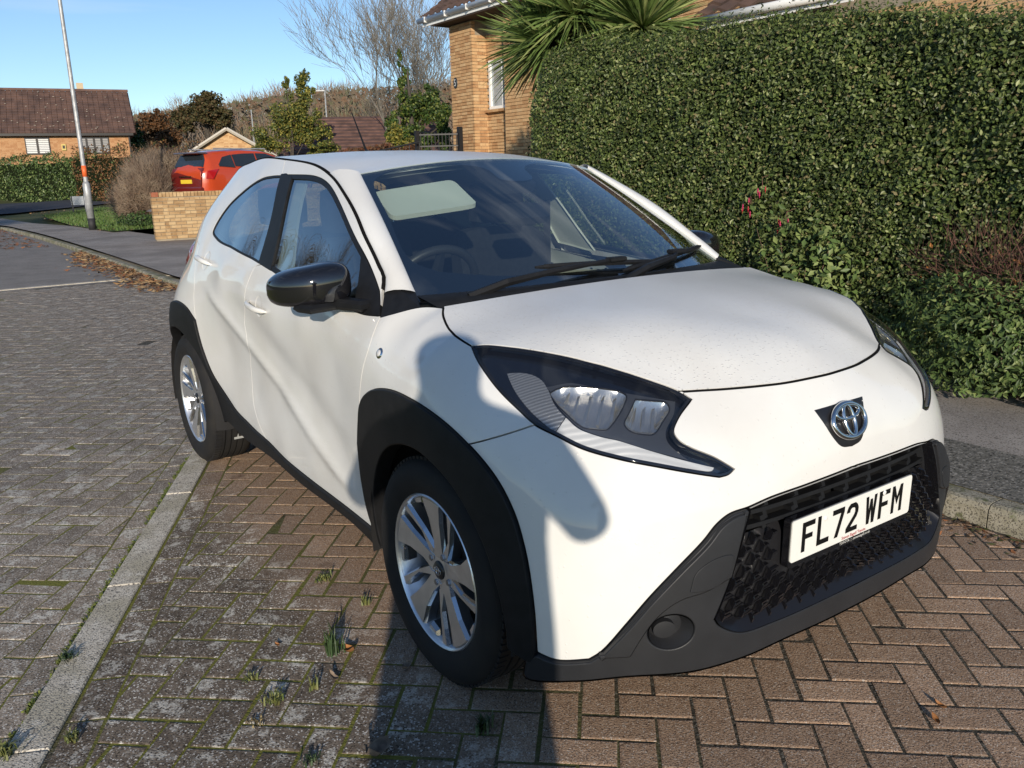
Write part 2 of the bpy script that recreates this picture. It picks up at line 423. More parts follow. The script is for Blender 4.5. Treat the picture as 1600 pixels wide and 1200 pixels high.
# ---- paint and trim
def paint_mat(name='white_paint', crough=.04, drops=95, cut=.86, strength=.45):
    m, n, b = nodes_of(name)
    b.inputs['Base Color'].default_value = (.80, .80, .785, 1); b.inputs['Roughness'].default_value = .6; b.inputs['Specular IOR Level'].default_value = .2
    b.inputs['Coat Weight'].default_value = .9; b.inputs['Coat Roughness'].default_value = crough
    tc = n.nodes.new('ShaderNodeTexCoord')
    # beads of dew: small raised cells, only where a broad noise allows
    vo = n.nodes.new('ShaderNodeTexVoronoi'); vo.inputs['Scale'].default_value = drops; vo.feature = 'F1'
    n.links.new(tc.outputs['Object'], vo.inputs['Vector'])
    r = n.nodes.new('ShaderNodeMapRange'); r.inputs[1].default_value = .0; r.inputs[2].default_value = .30; r.inputs[3].default_value = 1; r.inputs[4].default_value = 0
    n.links.new(vo.outputs['Distance'], r.inputs[0])
    sep = n.nodes.new('ShaderNodeSeparateColor'); n.links.new(vo.outputs['Color'], sep.inputs[0])
    gt = n.nodes.new('ShaderNodeMath'); gt.operation = 'GREATER_THAN'; gt.inputs[1].default_value = cut; n.links.new(sep.outputs[0], gt.inputs[0])
    mu = n.nodes.new('ShaderNodeMath'); mu.operation = 'MULTIPLY'; n.links.new(r.outputs[0], mu.inputs[0]); n.links.new(gt.outputs[0], mu.inputs[1])
    bp = n.nodes.new('ShaderNodeBump'); bp.inputs['Strength'].default_value = strength; bp.inputs['Distance'].default_value = .002
    n.links.new(mu.outputs[0], bp.inputs['Height']); n.links.new(bp.outputs[0], b.inputs['Coat Normal']); n.links.new(bp.outputs[0], b.inputs['Normal'])
    # faint road film low down on the flanks and nose
    t = n.nodes.new('ShaderNodeTexNoise'); t.inputs['Scale'].default_value = 3.5; t.inputs['Detail'].default_value = 7; n.links.new(tc.outputs['Object'], t.inputs['Vector'])
    rr = n.nodes.new('ShaderNodeValToRGB'); rr.color_ramp.elements[0].position = .3; rr.color_ramp.elements[1].position = .62
    rr.color_ramp.elements[0].color = (.625, .615, .59, 1); rr.color_ramp.elements[1].color = (.68, .68, .665, 1)
    n.links.new(t.outputs['Fac'], rr.inputs[0]); n.links.new(rr.outputs[0], b.inputs['Base Color'])
    return m
PAINT = paint_mat(); DEWPAINT = paint_mat('dewy_white_paint', .28, 130, .45, .8)
BLK = mat('black_plastic', (.012, .0125, .014), .5, spec=.2, var=.2, vscale=30, bump=.06, bscale=900)
GREYPL = mat('grey_bumper_plastic', (.021, .022, .025), .45, spec=.35, var=.12, vscale=14, bump=.08, bscale=900)
GLOSS = mat('gloss_black', (.008, .008, .010), .06, coat=1.)
INNER = mat('matt_black', (.006, .006, .006), .9, spec=.1)
CHROME = mat('chrome', (.66, .66, .66), .14, metal=1.)
ALLOY = mat('machined_alloy', (.72, .73, .75), .30, metal=.85, var=.08, vscale=20)
ALLOYG = mat('painted_alloy', (.30, .31, .33), .35, metal=.9)
RUBBER = mat('tyre_rubber', (.012, .012, .013), .75, spec=.25, var=.4, vscale=12, bump=.1, bscale=300, col2=(.020, .019, .018))
WGLASS = glass('windscreen_glass', (.80, .87, .86), gain=6.5)
SGLASS = glass('side_glass', (.56, .63, .62), gain=8.)
PGLASS = glass('rear_privacy_glass', (.50, .57, .57), gain=9.)
LENS = glass('lamp_lens', (.92, .93, .95), 1., 1.45)
CREAM = mat('pale_trim', (.50, .52, .46), .6)
DARKTRIM = mat('dark_trim', (.010, .011, .013), .65, var=.2, vscale=40)
SEATC = mat('seat_cloth', (.014, .015, .018), .9, var=.3, vscale=50)
BADGE = mat('badge_black', (.012, .012, .014), .35)
CAR = empty('parked_car', (0, 0, 0), 0, 'white five-door hatchback with black wheel arch cladding parked by the hedge', 'car')
def pt(name, V, F, m, parent=None, smooth=True): return mesh_obj(name, V, F, m, parent or CAR, smooth)
# ---- curves on the flank (pixel traces of the driver's side)
gap_front = bc((594, 496), (585, 517), (576, 545), (567, 576), (562, 618), (561, 660), (562, 690))
gap_mid = bc((409, 413), (398, 418), (387, 442), (382, 475), (382, 503), (387, 540), (392, 574), (396, 628), (404, 660), (416, 686))
gap_rear = bc((311, 383), (307, 400), (304, 440), (303, 470), (306, 500))
archF = crom(BELT.cast([(562, 690), (563, 660), (566, 628), (579, 611), (597, 607), (627, 615), (670, 640), (713, 675), (757, 722), (783, 759), (804, 803), (817, 846), (826, 889), (834, 950), (839, 1019)]))
archF_low = bc((588, 829), (577, 794), (568, 746), (562, 690))
sill_top = bc((306, 500), (319, 549), (337, 591), (367, 637), (390, 662), (416, 686), (450, 720), (500, 760), (550, 798), (588, 829))
k_mid = np.argmin(np.linalg.norm(sill_top-gap_mid[-1], axis=1))
sill_a, sill_b = sill_top[:k_mid+1], sill_top[k_mid:]
def circ(cx, cz, r, a0, a1, n=50):
    a = np.radians(np.linspace(a0, a1, n)); return np.stack([cx+r*np.cos(a), cz+r*np.sin(a)], 1)
# rear arch outer edge continued round the back, in chart units
archR = crom(cat(BELT.cast([(306, 500), (293, 481), (278, 470)]), [(-1.34, .80), (-1.50, .73), (-1.58, .60), (-1.62, .42), (-1.62, .27)]))
beltline = crom(BELT.cast([(404, 412), (433, 430), (480, 454), (530, 477), (567, 492), (594, 496)]))
wing_top = bc((594, 496), (612, 491), (657, 480), (692, 481))
bonnet_side = bc((692, 481), (693, 497), (700, 512), (716, 528), (737, 541))
lamp_low = bc((737, 541), (750, 569.5), (783, 613.5), (811, 641), (835.5, 663), (868.5, 680), (912.5, 701.5), (967.5, 717), (1022.5, 728), (1077.5, 738), (1124, 745))
lamp_tip = bc((1124, 745), (1138, 741), (1147, 733))
lamp_in = bc((1147, 733), (1116, 715), (1077.5, 699), (1060, 688), (1052, 674), (1060, 652), (1080, 624))
lamp_top = bc((1080, 624), (1061, 612), (1022.5, 597), (967.5, 579), (912.5, 564), (857.5, 551.6), (802.5, 543), (760, 539), (737, 541))
shut = bc((1061, 612), (1100, 609.5), (1141, 607), (1218, 599.5), (1270, 590), (1293, 585)); shut[-1] = (SMID, shut[-1, 1])
shut = shut[shut[:, 0] <= SMID]
k_l = np.argmin(np.linalg.norm(lamp_top-shut[0], axis=1))
LT_front, LT_rear = lamp_top[:k_l+1], lamp_top[k_l:]
k_j = np.argmin(np.linalg.norm(lamp_low-BELT.cast([(835, 663)])[0], axis=1)); LL_r, LL_f = lamp_low[:k_j+1], lamp_low[k_j:]
k_a = np.argmin(np.linalg.norm(archF-BELT.cast([(733, 694)])[0], axis=1)); AF_r, AF_f = archF[:k_a+1], archF[k_a:]
wb_joint = crom(np.array([archF[k_a], lamp_low[k_j]]))
# roof-side gap line; chart (x, z) continued to the tail
gl_px = BELT.cast([(412, 247), (446, 249), (492, 258), (517, 275), (533, 296), (558, 342), (592, 417), (598, 431), (596, 458)])
gapline = crom(cat([(-1.34, 1.36), (-1.16, 1.435), (-.9, 1.475)], gl_px))
k_gb = np.argmin(np.linalg.norm(gapline-BELT.cast([(446, 249)])[0], axis=1))
GL_r, GL_f = gapline[:k_gb+1], gapline[k_gb:]
# side glass
fw_top = bc((450, 271), (492, 274), (510, 283), (523, 300), (546, 350), (565, 388), (594, 453))
fw_front = bc((594, 453), (594, 496))
bp_line = bc((446, 249), (441, 271)); bp_low = bc((441, 271), (430, 320), (416, 380), (409, 413))
fholes = join(fw_top, fw_front, beltline[::-1], bc((404, 412), (425, 345), (441, 271)))
front_door_out = join(gap_front, archF_low[::-1][:], sill_b[::-1], gap_mid[::-1], bc((409, 413), (425, 345), (441, 271)), bp_line[::-1], GL_f, bc((596, 458), (594, 496)))
fwin_hole = join(bc((449, 272.5), (492, 275), (510, 284), (523, 301), (546, 351), (565, 389), (593, 455)), bc((593, 455), (593, 494)), crom(BELT.cast([(593, 494), (567, 491), (530, 476), (480, 453), (433, 429), (416, 417)])), bc((416, 417), (428, 355), (449, 272.5)))
rw_edge = crom(BELT.cast([(440, 274), (424, 275), (408, 279), (379, 299), (354, 324), (337, 350), (332, 362), (338, 374), (367, 391), (404, 411)]))
rwin_hole = join(rw_edge, bc((404, 411), (424, 340), (440, 274)))
rear_door_out = join(gap_rear, sill_a, gap_mid[::-1], bc((409, 413), (425, 345), (441, 271)), bp_line[::-1], GL_r[::-1], crom(np.array([gapline[0], (-1.22, 1.25), (-1.12, 1.13), gap_rear[0]])))
dr = {}
b_mid = bc((447.5, 271), (434, 325), (421, 380), (411.5, 416))
for sd in 'RL':
    w = panel('front_wing', BELT, join(gap_front, AF_r, wb_joint, LL_r[::-1], bonnet_side[::-1], wing_top[::-1]), PAINT, CAR, side=sd)
    f = panel('front_door', BELT, front_door_out, PAINT, CAR, holes=[fwin_hole], side=sd); dr['F'+sd] = f
    r = panel('rear_door', BELT, rear_door_out, PAINT, CAR, holes=[rwin_hole], side=sd); dr['R'+sd] = r
    q = panel('rear_quarter', BELT, join(crom(np.array([gapline[0], (-1.22, 1.25), (-1.12, 1.13), gap_rear[0]])), gap_rear, archR, crom(np.array([(-1.62, .27), (SREAR+.005, .27)])), crom(np.array([(SREAR+.005, .27), (SREAR+.005, .92), (-1.75, .98), (-1.62, 1.1), (-1.52, 1.25), gapline[0]]))), PAINT, CAR, side=sd, sp=.03)
    # glass, seals and the black pillar
    panel('window', BELT, inset(fwin_hole, .016), SGLASS, f, side=sd, off=-.006, lip=0, gap=0, sp=.03)
    panel('window_seal', BELT, fwin_hole, BLK, f, holes=[inset(fwin_hole, .016)], side=sd, off=-.001, lip=.012, gap=.0005, sp=.03)
    sail = join(bc((565, 391), (593, 456)), bc((593, 456), (593, 493)), bc((593, 493), (567, 490), (553, 485)), bc((553, 485), (565, 391)))
    panel('mirror_sail', BELT, sail, BLK, f, side=sd, off=.002, lip=.012, gap=0)
    panel('door_pillar', BELT, join(b_mid, bc((411.5, 416), (423, 423)), bc((423, 421), (437, 360), (456, 277)), bc((456, 277), (447.5, 271))), BLK, f, side=sd, off=.001, gap=0)
    panel('window', BELT, inset(rwin_hole, .004), PGLASS, r, side=sd, off=-.004, lip=0, gap=0, sp=.03)
    panel('door_pillar', BELT, join(bc((439.5, 272), (423.5, 342), (404, 411)), bc((404, 411), (411.5, 416)), b_mid[::-1], bc((447.5, 271), (439.5, 272))), BLK, r, side=sd, off=.001, gap=0)
    panel('quarter_seal', BELT, rwin_hole, BLK, r, holes=[inset(rwin_hole, .007)], side=sd, off=-.001, lip=.01, gap=.0003, sp=.03)
    # tail lamp wrapping round the corner
    panel('tail_lamp', BELT, crom(np.array([(-1.30, 1.08), (-1.42, 1.13), (-1.60, 1.10), (-1.66, .98), (-1.50, .95), (-1.36, .99), (-1.30, 1.08)]), .01), mat('tail_lamp_red', (.25, .01, .012), .12, coat=1), CAR, side=sd, off=.012, lip=.02, gap=0, bulge=.02)
# rear hatch and its glass
hz = join(crom(np.array([(SREAR+.0, .92), (-1.75, .98), (-1.62, 1.1), (-1.52, 1.25), gapline[0]])), crom(np.array([gapline[0], (-1.7, 1.44), (SREAR, 1.45)])))
hatch_half = cat(crom(np.array([(SREAR, .92), (-1.75, .98), (-1.62, 1.1), (-1.52, 1.25), gapline[0]])), crom(np.array([gapline[0], (-1.6, 1.42), (SREAR, 1.44)])))
hatch = cat(hatch_half, (hatch_half*[-1, 1]+[2*SREAR, 0])[::-1])
glh = crom(np.array([(SREAR, 1.0), (-1.85, 1.02), (-1.66, 1.12), (-1.58, 1.26), (-1.62, 1.36), (SREAR, 1.38)]))
hglass = join(cat(glh, (glh*[-1, 1]+[2*SREAR, 0])[::-1]))
HT = panel('tailgate', BELT, hatch, PAINT, CAR, holes=[hglass], side='C', sp=.04)
panel('rear_window', BELT, hglass, PGLASS, HT, side='C', sp=.05, off=-.004, lip=0)
# ---- cladding
openF = circ(1.215, .325, .372, -8, 188, 70)
def xz2s(C):      # side-view (x,z) -> chart
    out = []
    for x, z in C:
        s = x
        for _ in range(12):
            P = BELT.ev(np.array([[s, z]]))[0]; s += (x-P[0])*(1 if s < SF else 1.0)
        out.append((s, z))
    return np.array(out)
oF = xz2s(openF)
sill_bot_px = [(595, 856), (565, 826), (525, 793), (475, 756), (425, 713), (390, 688)]
for sd in 'RL':
    # front arch: outer edge down to the bumper, round the opening, back to the sill
    fr_end = BELT.cast([(839, 1019)])[0]
    ring = join(archF_low, archF, crom(np.array([fr_end, (fr_end[0]-.01, .255), oF[0]])), oF, crom(np.array([oF[-1], (oF[-1][0]-.005, .25), archF_low[0]])))
    panel('wheel_arch_cladding', BELT, ring, BLK, CAR, side=sd, off=.012, rnd_=.007, lip=.05, gap=.006, sp=.02)
    oR = circ(-1.215, .325, .375, -8, 172, 60); oR2 = []
    for x, z in oR:
        s = x if x > SR else None
        if s is None:
            s = x
            for _ in range(12): s += x-BELT.ev(np.array([[s, z]]))[0][0]
        oR2.append((s, z))
    oR2 = np.array(oR2)
    ring = join(sill_top[::-1], archR, crom(np.array([archR[-1], oR2[-1]])), oR2[::-1], crom(cat([oR2[0]], [(-.78, .30)], BELT.cast(sill_bot_px[::-1]))), crom(np.array([BELT.cast([sill_bot_px[0]])[0], sill_top[-1]])))
    panel('sill_cladding', BELT, ring, BLK, CAR, side=sd, off=.012, rnd_=.007, lip=.05, gap=.006, sp=.02)
# ---- nose
white_low = cat(bc((839, 1019), (869, 1031), (921, 1030)), bc((921, 1030), (940, 1018), (980, 974), (1020, 928), (1060, 886), (1100, 844), (1120, 819), (1140, 803), (1168, 793)), crom(BELT.cast([(1168, 793), (1204, 777), (1260, 757), (1300, 742), (1330, 730)])))
white_low = white_low[white_low[:, 0] < SMID-.001]; white_low = cat(white_low, [(SMID, white_low[-1, 1]-.0005)])
half = cat(shut[::-1], LT_front[::-1], lamp_in[::-1], lamp_tip[::-1], LL_f[::-1], wb_joint[::-1][1:-1], AF_f, white_low)
BUMP = panel('front_bumper', BELT, mirror_half(half), PAINT, CAR, side='C', sp=.02, gap=.003, lip=.008)
# lower grey moulding with the grille opening
mid = white_low[-1, 1]
lowedge = crom(cat(BELT.cast([(823, 1030)]), [(BELT.cast([(823, 1050)])[0][0], .205)], BELT.cast([(900, 1060), (980, 1053), (1080, 1045), (1140, 1029), (1220, 995), (1285, 966)]), [(SMID, BELT.cast([(1300, 958)])[0][1])]))
gr_in = cat(bc((1168, 798), (1155, 845), (1140, 897), (1122, 945), (1114, 964)), bc((1114, 964), (1120, 973), (1152, 984), (1204, 968), (1260, 944), (1300, 925)))
gr_in = gr_in[gr_in[:, 0] < SMID-.002]; gr_in = cat(gr_in, [(SMID, gr_in[-1, 1])])
k_c = np.argmin(np.linalg.norm(white_low-BELT.cast([(1168, 793)])[0], axis=1))
wl_side = white_low[:k_c+1]; wl_top = white_low[k_c:]
moul = cat(gr_in[::-1], wl_side[::-1], lowedge)
th_ = np.linspace(0, 2*np.pi, 40, endpoint=False); fogc = BELT.cast([(1047, 984)])[0]; foghole = np.stack([fogc[0]+.043*np.cos(th_)/.93, fogc[1]+.043*np.sin(th_)], 1)
MOUL = panel('bumper_moulding', BELT, mirror_half(moul), GREYPL, BUMP, holes=[foghole, foghole*[-1, 1]+[2*SMID, 0]], side='C', off=.012, rnd_=.007, lip=.05, sp=.02, gap=.006)
under = crom(np.array([(x, z) for x, z in lowedge])); UV = under
a = BELT.ev(UV, .012); b = a*[.97, .93, 1]; b[:, 2] -= .03
V = np.vstack([a, b]); n = len(a); Fq = [(i, i+1, n+i+1, n+i) for i in range(n-1)]
V2 = np.vstack([V, V*FLIP]); pt('bumper_lip', V2, Fq+[tuple(2*n+k for k in f[::-1]) for f in Fq], BLK, BUMP)
# recessed grille: backing, lattice, upper slots
grille_out = mirror_half(cat(gr_in[::-1], wl_top[:1], wl_top))
gpoly = join(grille_out)
GR = panel('grille', BELT, gpoly, INNER, CAR, side='C', off=-.075, lip=0, gap=0, sp=.03)
def band(z0, z1, s_lim, off0, off1, mm, name, n=60):
    s = np.linspace(SMID-s_lim, SMID+s_lim, n); A = BELT.ev(np.stack([s, np.full(n, z0)], 1), off0); B = BELT.ev(np.stack([s, np.full(n, z1)], 1), off1)
    V = np.vstack([A, B]); return pt(name, V, [(i, i+1, n+i+1, n+i) for i in range(n-1)], mm, GR)
gz0, gz1 = gpoly[:, 1].min(), gpoly[:, 1].max()
# side walls of the opening
a = BELT.ev(gpoly, .012); b = BELT.ev(gpoly, -.08); n = len(a)
pt('grille_surround', np.vstack([a, b]), [(i, (i+1) % n, n+(i+1) % n, n+i) for i in range(n)], GLOSS, GR, smooth=False)
mb = MB()
zt = mid-.012
ins = inset(gpoly, .008)
def frame_at(s, z, off=0.):
    uv = np.array([[s, z]]); P = BELT.ev(uv, off)[0]; N = BELT.nrm(uv)[0]
    U = np.array([-N[1], N[0], 0]); U /= np.linalg.norm(U); Wv = np.cross(N, U); return P, U, Wv, N
def sbox(mb, s, z, w, h, d, off, rot=0., k=0, taper=1.):
    P, U, Wv, N = frame_at(s, z, off); c, sn = math.cos(rot), math.sin(rot)
    U2 = U*c+Wv*sn; W2 = Wv*c-U*sn
    V = [P+U2*x*w/2*t+W2*y*h/2*t+N*q*d/2 for q, t in ((-1, 1), (1, taper)) for x, y in ((-1, -1), (1, -1), (1, 1), (-1, 1))]
    mb.add(V, [(3, 2, 1, 0), (4, 5, 6, 7), (0, 1, 5, 4), (1, 2, 6, 5), (2, 3, 7, 6), (3, 0, 4, 7)], k)
slotz = mid-.075
for z in (slotz, mid-.040):
    for s in np.arange(SMID-.5, SMID+.5, .02):
        if inside(np.array([[s, z]]), ins)[0]: sbox(mb, s, z, .024, .010, .03, -.035)
for s in np.arange(SMID-.42, SMID+.43, .105):
    for dz in (0, .012, -.012):
        sbox(mb, s+.4*dz, mid-.05+dz*2, .012, .034, .03, -.04, .25)
mb.build('grille_slat', BLK, GR)
mb = MB()
zz = slotz-.03; row = 0
while zz > gz0+.01:
    for j in range(-12, 13):
        s = SMID+j*.052+(.026 if row % 2 else 0)
        if not inside(np.array([[s, zz]]), ins)[0]: continue
        low = zz < slotz-.13
        if abs(s-SMID) < .305 and .435 < zz < .60: continue
        sg = 1 if s < SMID else -1
        sbox(mb, s, zz, .007, .034, .02, -.012, -.55*sg, taper=.5)
        sbox(mb, s+.013*sg, zz-.002, .030, .004 if not low else .006, .012, -.018, .30*sg)
        if low:
            for q in (-.008, .008): sbox(mb, s+.018*sg, zz+q, .036, .003, .01, -.018, .25*sg)
    zz -= .026; row += 1
mb.build('grille_mesh', GLOSS, GR)
# mesh plate behind the lattice
pl = join(mirror_half(np.array([(SMID-.47, slotz-.012), (SMID-.47, gz0-.01), (SMID, gz0-.01), (SMID, slotz-.012)][::-1])))
keep = gpoly[gpoly[:, 1] < slotz-.012]
panel('grille_plate', BELT, join(keep), BADGE, GR, side='C', off=-.026, lip=0, gap=.001, sp=.03)
# deep gloss lip along the bottom of the opening
s = np.linspace(SMID-.47, SMID+.47, 60); lowz = np.interp(s, gpoly[np.argsort(gpoly[:, 0]), 0], gpoly[np.argsort(gpoly[:, 0]), 1])
kb = np.argmin(np.linalg.norm(gr_in-BELT.cast([(1114, 964)])[0], axis=1)); bot = gr_in[kb:].copy(); bot[-1, 0] = SMID; bot = mirror_half(bot[:-1])
A = BELT.ev(bot, .010); B = BELT.ev(bot+[0, .030], -.03); n = len(A)
pt('grille_lip', np.vstack([A, B]), [(i, i+1, n+i+1, n+i) for i in range(n-1)], mat('satin_black', (.010, .010, .012), .28), GR)
# moulding details: blanking covers
for sd, fl in (('R', None), ('L', FLIP)):
    cov = bc((1072, 919), (1082, 890), (1112, 868), (1138, 863), (1136, 885), (1122, 905), (1100, 917), (1072, 921))
    panel('tow_cover', BELT, cov, GREYPL, BUMP, side=sd, off=.0215, lip=.004, gap=.002, rnd_=.002, sp=.02)
    # deep round pocket with an off-centre blanking plug
    A = BELT.ev(foghole, .010); ctr_ = np.array([fogc[0]-.006, fogc[1]+.002]); B = BELT.ev((foghole-fogc)*.80+ctr_, -.022); C = BELT.ev((foghole-fogc)*.52+ctr_-[.006, 0], -.016); D = BELT.ev((foghole-fogc)*.50+ctr_-[.006, 0], .001); n = 40
    V = np.vstack([A, B, C, D, [BELT.ev(np.array([ctr_-[.006, 0]]), .004)[0]]]); V = V if sd == 'R' else V*FLIP
    o = pt('fog_pocket', V, [(r_*n+i, r_*n+(i+1) % n, r_*n+n+(i+1) % n, r_*n+n+i) for r_ in range(3) for i in range(n)]+[(3*n+i, 3*n+(i+1) % n, 4*n) for i in range(n)], GREYPL, BUMP); fix_normals(o); shade_auto(o, 40)
    if (o.data.polygons[-1].normal.x) < 0: o.data.flip_normals()
    blade = join(bc((932, 1024), (980, 975), (1020, 929), (1060, 887), (1100, 846), (1120, 820), (1140, 805), (1164, 796)), bc((1164, 796), (1153, 845), (1139, 899)), bc((1139, 899), (1100, 922), (1060, 936), (1028, 960), (1004, 992), (986, 1022)), bc((986, 1022), (932, 1024)))
    panel('bumper_blade', BELT, blade, GREYPL, BUMP, side=sd, off=.0195, rnd_=.006, lip=.012, gap=.008, sp=.02)
# ---- head lamps
def ribbed(name, col, rough, metal, scale, strength, rot=0.):
    m, n, b = nodes_of(name); b.inputs['Base Color'].default_value = (*col, 1); b.inputs['Roughness'].default_value = rough; b.inputs['Metallic'].default_value = metal
    tc = n.nodes.new('ShaderNodeTexCoord'); mp_ = n.nodes.new('ShaderNodeMapping'); mp_.inputs['Rotation'].default_value = (0, rot, .6); n.links.new(tc.outputs['Object'], mp_.inputs[0])
    w = n.nodes.new('ShaderNodeTexWave'); w.inputs['Scale'].default_value = scale; w.inputs['Distortion'].default_value = .4; n.links.new(mp_.outputs[0], w.inputs[0])
    bp = n.nodes.new('ShaderNodeBump'); bp.inputs['Strength'].default_value = strength; bp.inputs['Distance'].default_value = .003; n.links.new(w.outputs[1], bp.inputs['Height']); n.links.new(bp.outputs[0], b.inputs['Normal']); MATS[name] = m
    return m
WHITEREF = ribbed('lamp_reflector', (.62, .61, .57), .18, .88, 10, .25, .3)
DRL = ribbed('lamp_light_guide', (.60, .60, .58), .3, .2, 34, .22, 0.)
lamp_poly = join(lamp_low, lamp_tip, lamp_in, lamp_top)
for sd in 'RL':
    refl = bc((857.5, 608), (868, 602), (890.5, 597), (981, 612), (976, 628), (969, 641), (958, 657), (948, 667), (930, 667), (912.5, 664), (897, 653), (885, 641), (868, 624), (857.5, 608))
    refl2 = bc((996, 617.6), (1020, 620), (1045, 624), (1049, 633), (1040, 650), (1025, 672), (1008, 673), (991, 670), (978, 657), (986, 640), (996, 617.6))
    H = panel('headlight', BELT, lamp_poly, GLOSS, CAR, holes=[refl, refl2], side=sd, off=-.020, lip=0, gap=.0, sp=.02)
    a = BELT.ev(lamp_poly); b = BELT.ev(lamp_poly, -.03); n = len(a); V = np.vstack([a, b]); V = V if sd == 'R' else V*FLIP
    pt('lamp_housing', V, [(i, (i+1) % n, n+(i+1) % n, n+i) for i in range(n)], GLOSS, H, False)
    panel('lamp_edge', BELT, lamp_poly, GLOSS, H, holes=[inset(lamp_poly, .007)], side=sd, off=.0015, lip=.012, gap=.0012, sp=.02)
    for rp in (refl, refl2):
        panel('reflector', Sunk(BELT, -.019), rp, WHITEREF, H, side=sd, off=-.016, bulge=.035, lip=0, gap=0, sp=.010)
        panel('reflector_rim', BELT, inset(join(rp), -.002), BADGE, H, holes=[join(rp)], side=sd, off=-.0165, lip=.004, gap=0, sp=.02, rnd_=.0005)
        for fr_ in np.linspace(-.8, .8, 5 if rp is refl else 4):      # upright flutes of the reflector
            lo_, hi_ = join(rp).min(0), join(rp).max(0); cx__ = (lo_[0]+hi_[0])/2+fr_*(hi_[0]-lo_[0])/2*.8
            seg = [q for q in np.linspace(lo_[1], hi_[1], 14) if inside(np.array([[cx__+(q-lo_[1])*.12, q]]), inset(join(rp), .006))[0]]
            if len(seg) < 3: continue
            A_ = BELT.ev(np.array([(cx__+(q-lo_[1])*.12-.0035, q) for q in seg]), -.030); B_ = BELT.ev(np.array([(cx__+(q-lo_[1])*.12+.0035, q) for q in seg]), -.026); V = np.vstack([A_, B_]); n_ = len(seg); V = V if sd == 'R' else V*FLIP
            pt('reflector_flute', V, [(i, i+1, n_+i+1, n_+i) for i in range(n_-1)], WHITEREF, H)
    bez = join(bc((850, 598), (858, 597), (892, 591), (940, 600), (985, 608), (1058, 621)), bc((1058, 621), (1056, 640), (1044, 668), (1046, 684), (1062, 702), (1080, 716)), bc((1080, 716), (1020, 700), (967, 684), (935, 677), (906, 665), (886, 647), (866, 623), (858, 605), (850, 598)))
    panel('lamp_bezel', BELT, bez, mat('lamp_bezel_grey', (.075, .08, .09), .3, metal=.5), H, holes=[inset(join(refl), -.002), inset(join(refl2), -.002)], side=sd, off=-.0175, lip=0, gap=0, sp=.02)
    drl_u = join(bc((790, 578), (810, 577), (830, 580.5), (846, 590), (856, 606)), bc((856, 606), (864, 626), (882, 648)), bc((882, 648), (866, 672)), bc((866, 672), (846, 656), (826, 637), (802.5, 606), (790, 578)))
    drl_l = join(bc((884, 650), (904, 668), (935, 680), (967.5, 687), (1020, 703), (1072, 718), (1119, 730)), bc((1119, 730), (1116, 734.5), (1070, 729), (1022.5, 720.8), (967.5, 710), (912.5, 695), (868, 674)), bc((868, 674), (884, 650)))
    panel('turn_signal', BELT, drl_u, ribbed('lamp_side_optic', (.34, .34, .33), .22, .7, 45, .35, 0.) if 'lamp_side_optic' not in MATS else MATS['lamp_side_optic'], H, side=sd, off=-.014, lip=.006, gap=0, sp=.014)
    panel('light_guide', BELT, drl_l, DRL, H, side=sd, off=-.011, lip=.008, gap=0, sp=.014)
    panel('lens', BELT, lamp_poly, LENS, H, side=sd, off=.0, lip=0, gap=.003, sp=.02)
# ---- bonnet
E3 = BELT.ev(cat(bonnet_side, LT_rear[::-1], shut))
bon_pts = [tuple(p) for p in E3[::6]]+[tuple(E3[-1])]
rear_px = [(692, 481), (780, 477.5), (870, 470), (960, 458)]
def rear_edge(y):       # bonnet rear edge: bowed in plan
    t = abs(y)/.667; return 1.037+.075*(1-t**2.2), 1.038+.030*(1-t**2)
for y in (0, .2, .4, .55): x, z = rear_edge(y); bon_pts.append((x, -y, z))
bon_pts += [(1.35, 0, 1.044), (1.6, 0, .995), (1.76, 0, .942), (1.35, -.3, 1.038), (1.6, -.3, .985), (1.35, -.55, 1.014), (1.72, -.25, .945), (1.52, -.5, .988)]
BON = HF(bon_pts, 5e-4)
yy = np.linspace(.667, 0, 40); re = np.array([(rear_edge(y)[0], -y) for y in yy])
bh = cat(E3[:, :2], [(E3[-1, 0], 0.)])
bh = bh[bh[:, 1] < -.002]; half = cat(re[::-1][1:], bh, [(E3[-1, 0], 0)])
full = cat(half, (half*[1, -1])[::-1])
for nm_, cv in (('R', cat(bonnet_side)), ('C', mirror_half(shut)), ('L', None)):
    q = BELT.ev(bonnet_side if cv is None else cv, -.005)[::2]; q = q*FLIP if cv is None else q
    mb = MB(); mb.tube([tuple(p) for p in q], .0052, 6); mb.build('bonnet_gap_shade', INNER, CAR, True)  # added black tube stands in for the shade inside the shut line
BONNET = panel('bonnet', BON, full, DEWPAINT, CAR, side='C', sp=.03, gap=.0045, lip=.008)
# ---- windscreen, pillars, roof
WB0, WT0 = np.array([.90, -.672, 1.045]), np.array([.262, -.532, 1.415])
class WS:
    "u: 0 base..1 top, v: -1 right..1 left"
    def ev(S, uv, off=0.):
        u, v = np.asarray(uv, float).T; a = np.abs(v)
        e = WB0+(WT0-WB0)*u[:, None]
        bow = (.15*(1-u)+.085*u)*(1-a**2.2)
        P = np.stack([e[:, 0]+bow, e[:, 1]*(-v)/-1*-1, e[:, 2]+.012*(1-a**2)*(1-u)+.045*u*(1-a**2)+.012*np.sin(np.pi*np.clip(u, 0, 1))], 1)
        P[:, 1] = v*np.abs(e[:, 1])
        return P+S.nrm(uv)*off if off else P
    def nrm(S, uv):
        e = 2e-3; uv = np.asarray(uv, float)
        n = np.cross(S.ev(uv+[0, e])-S.ev(uv-[0, e]), S.ev(uv+[e, 0])-S.ev(uv-[e, 0])); n /= np.linalg.norm(n, axis=1)[:, None]
        return n*np.sign(n[:, :1]+1e-9)
WSC = WS()
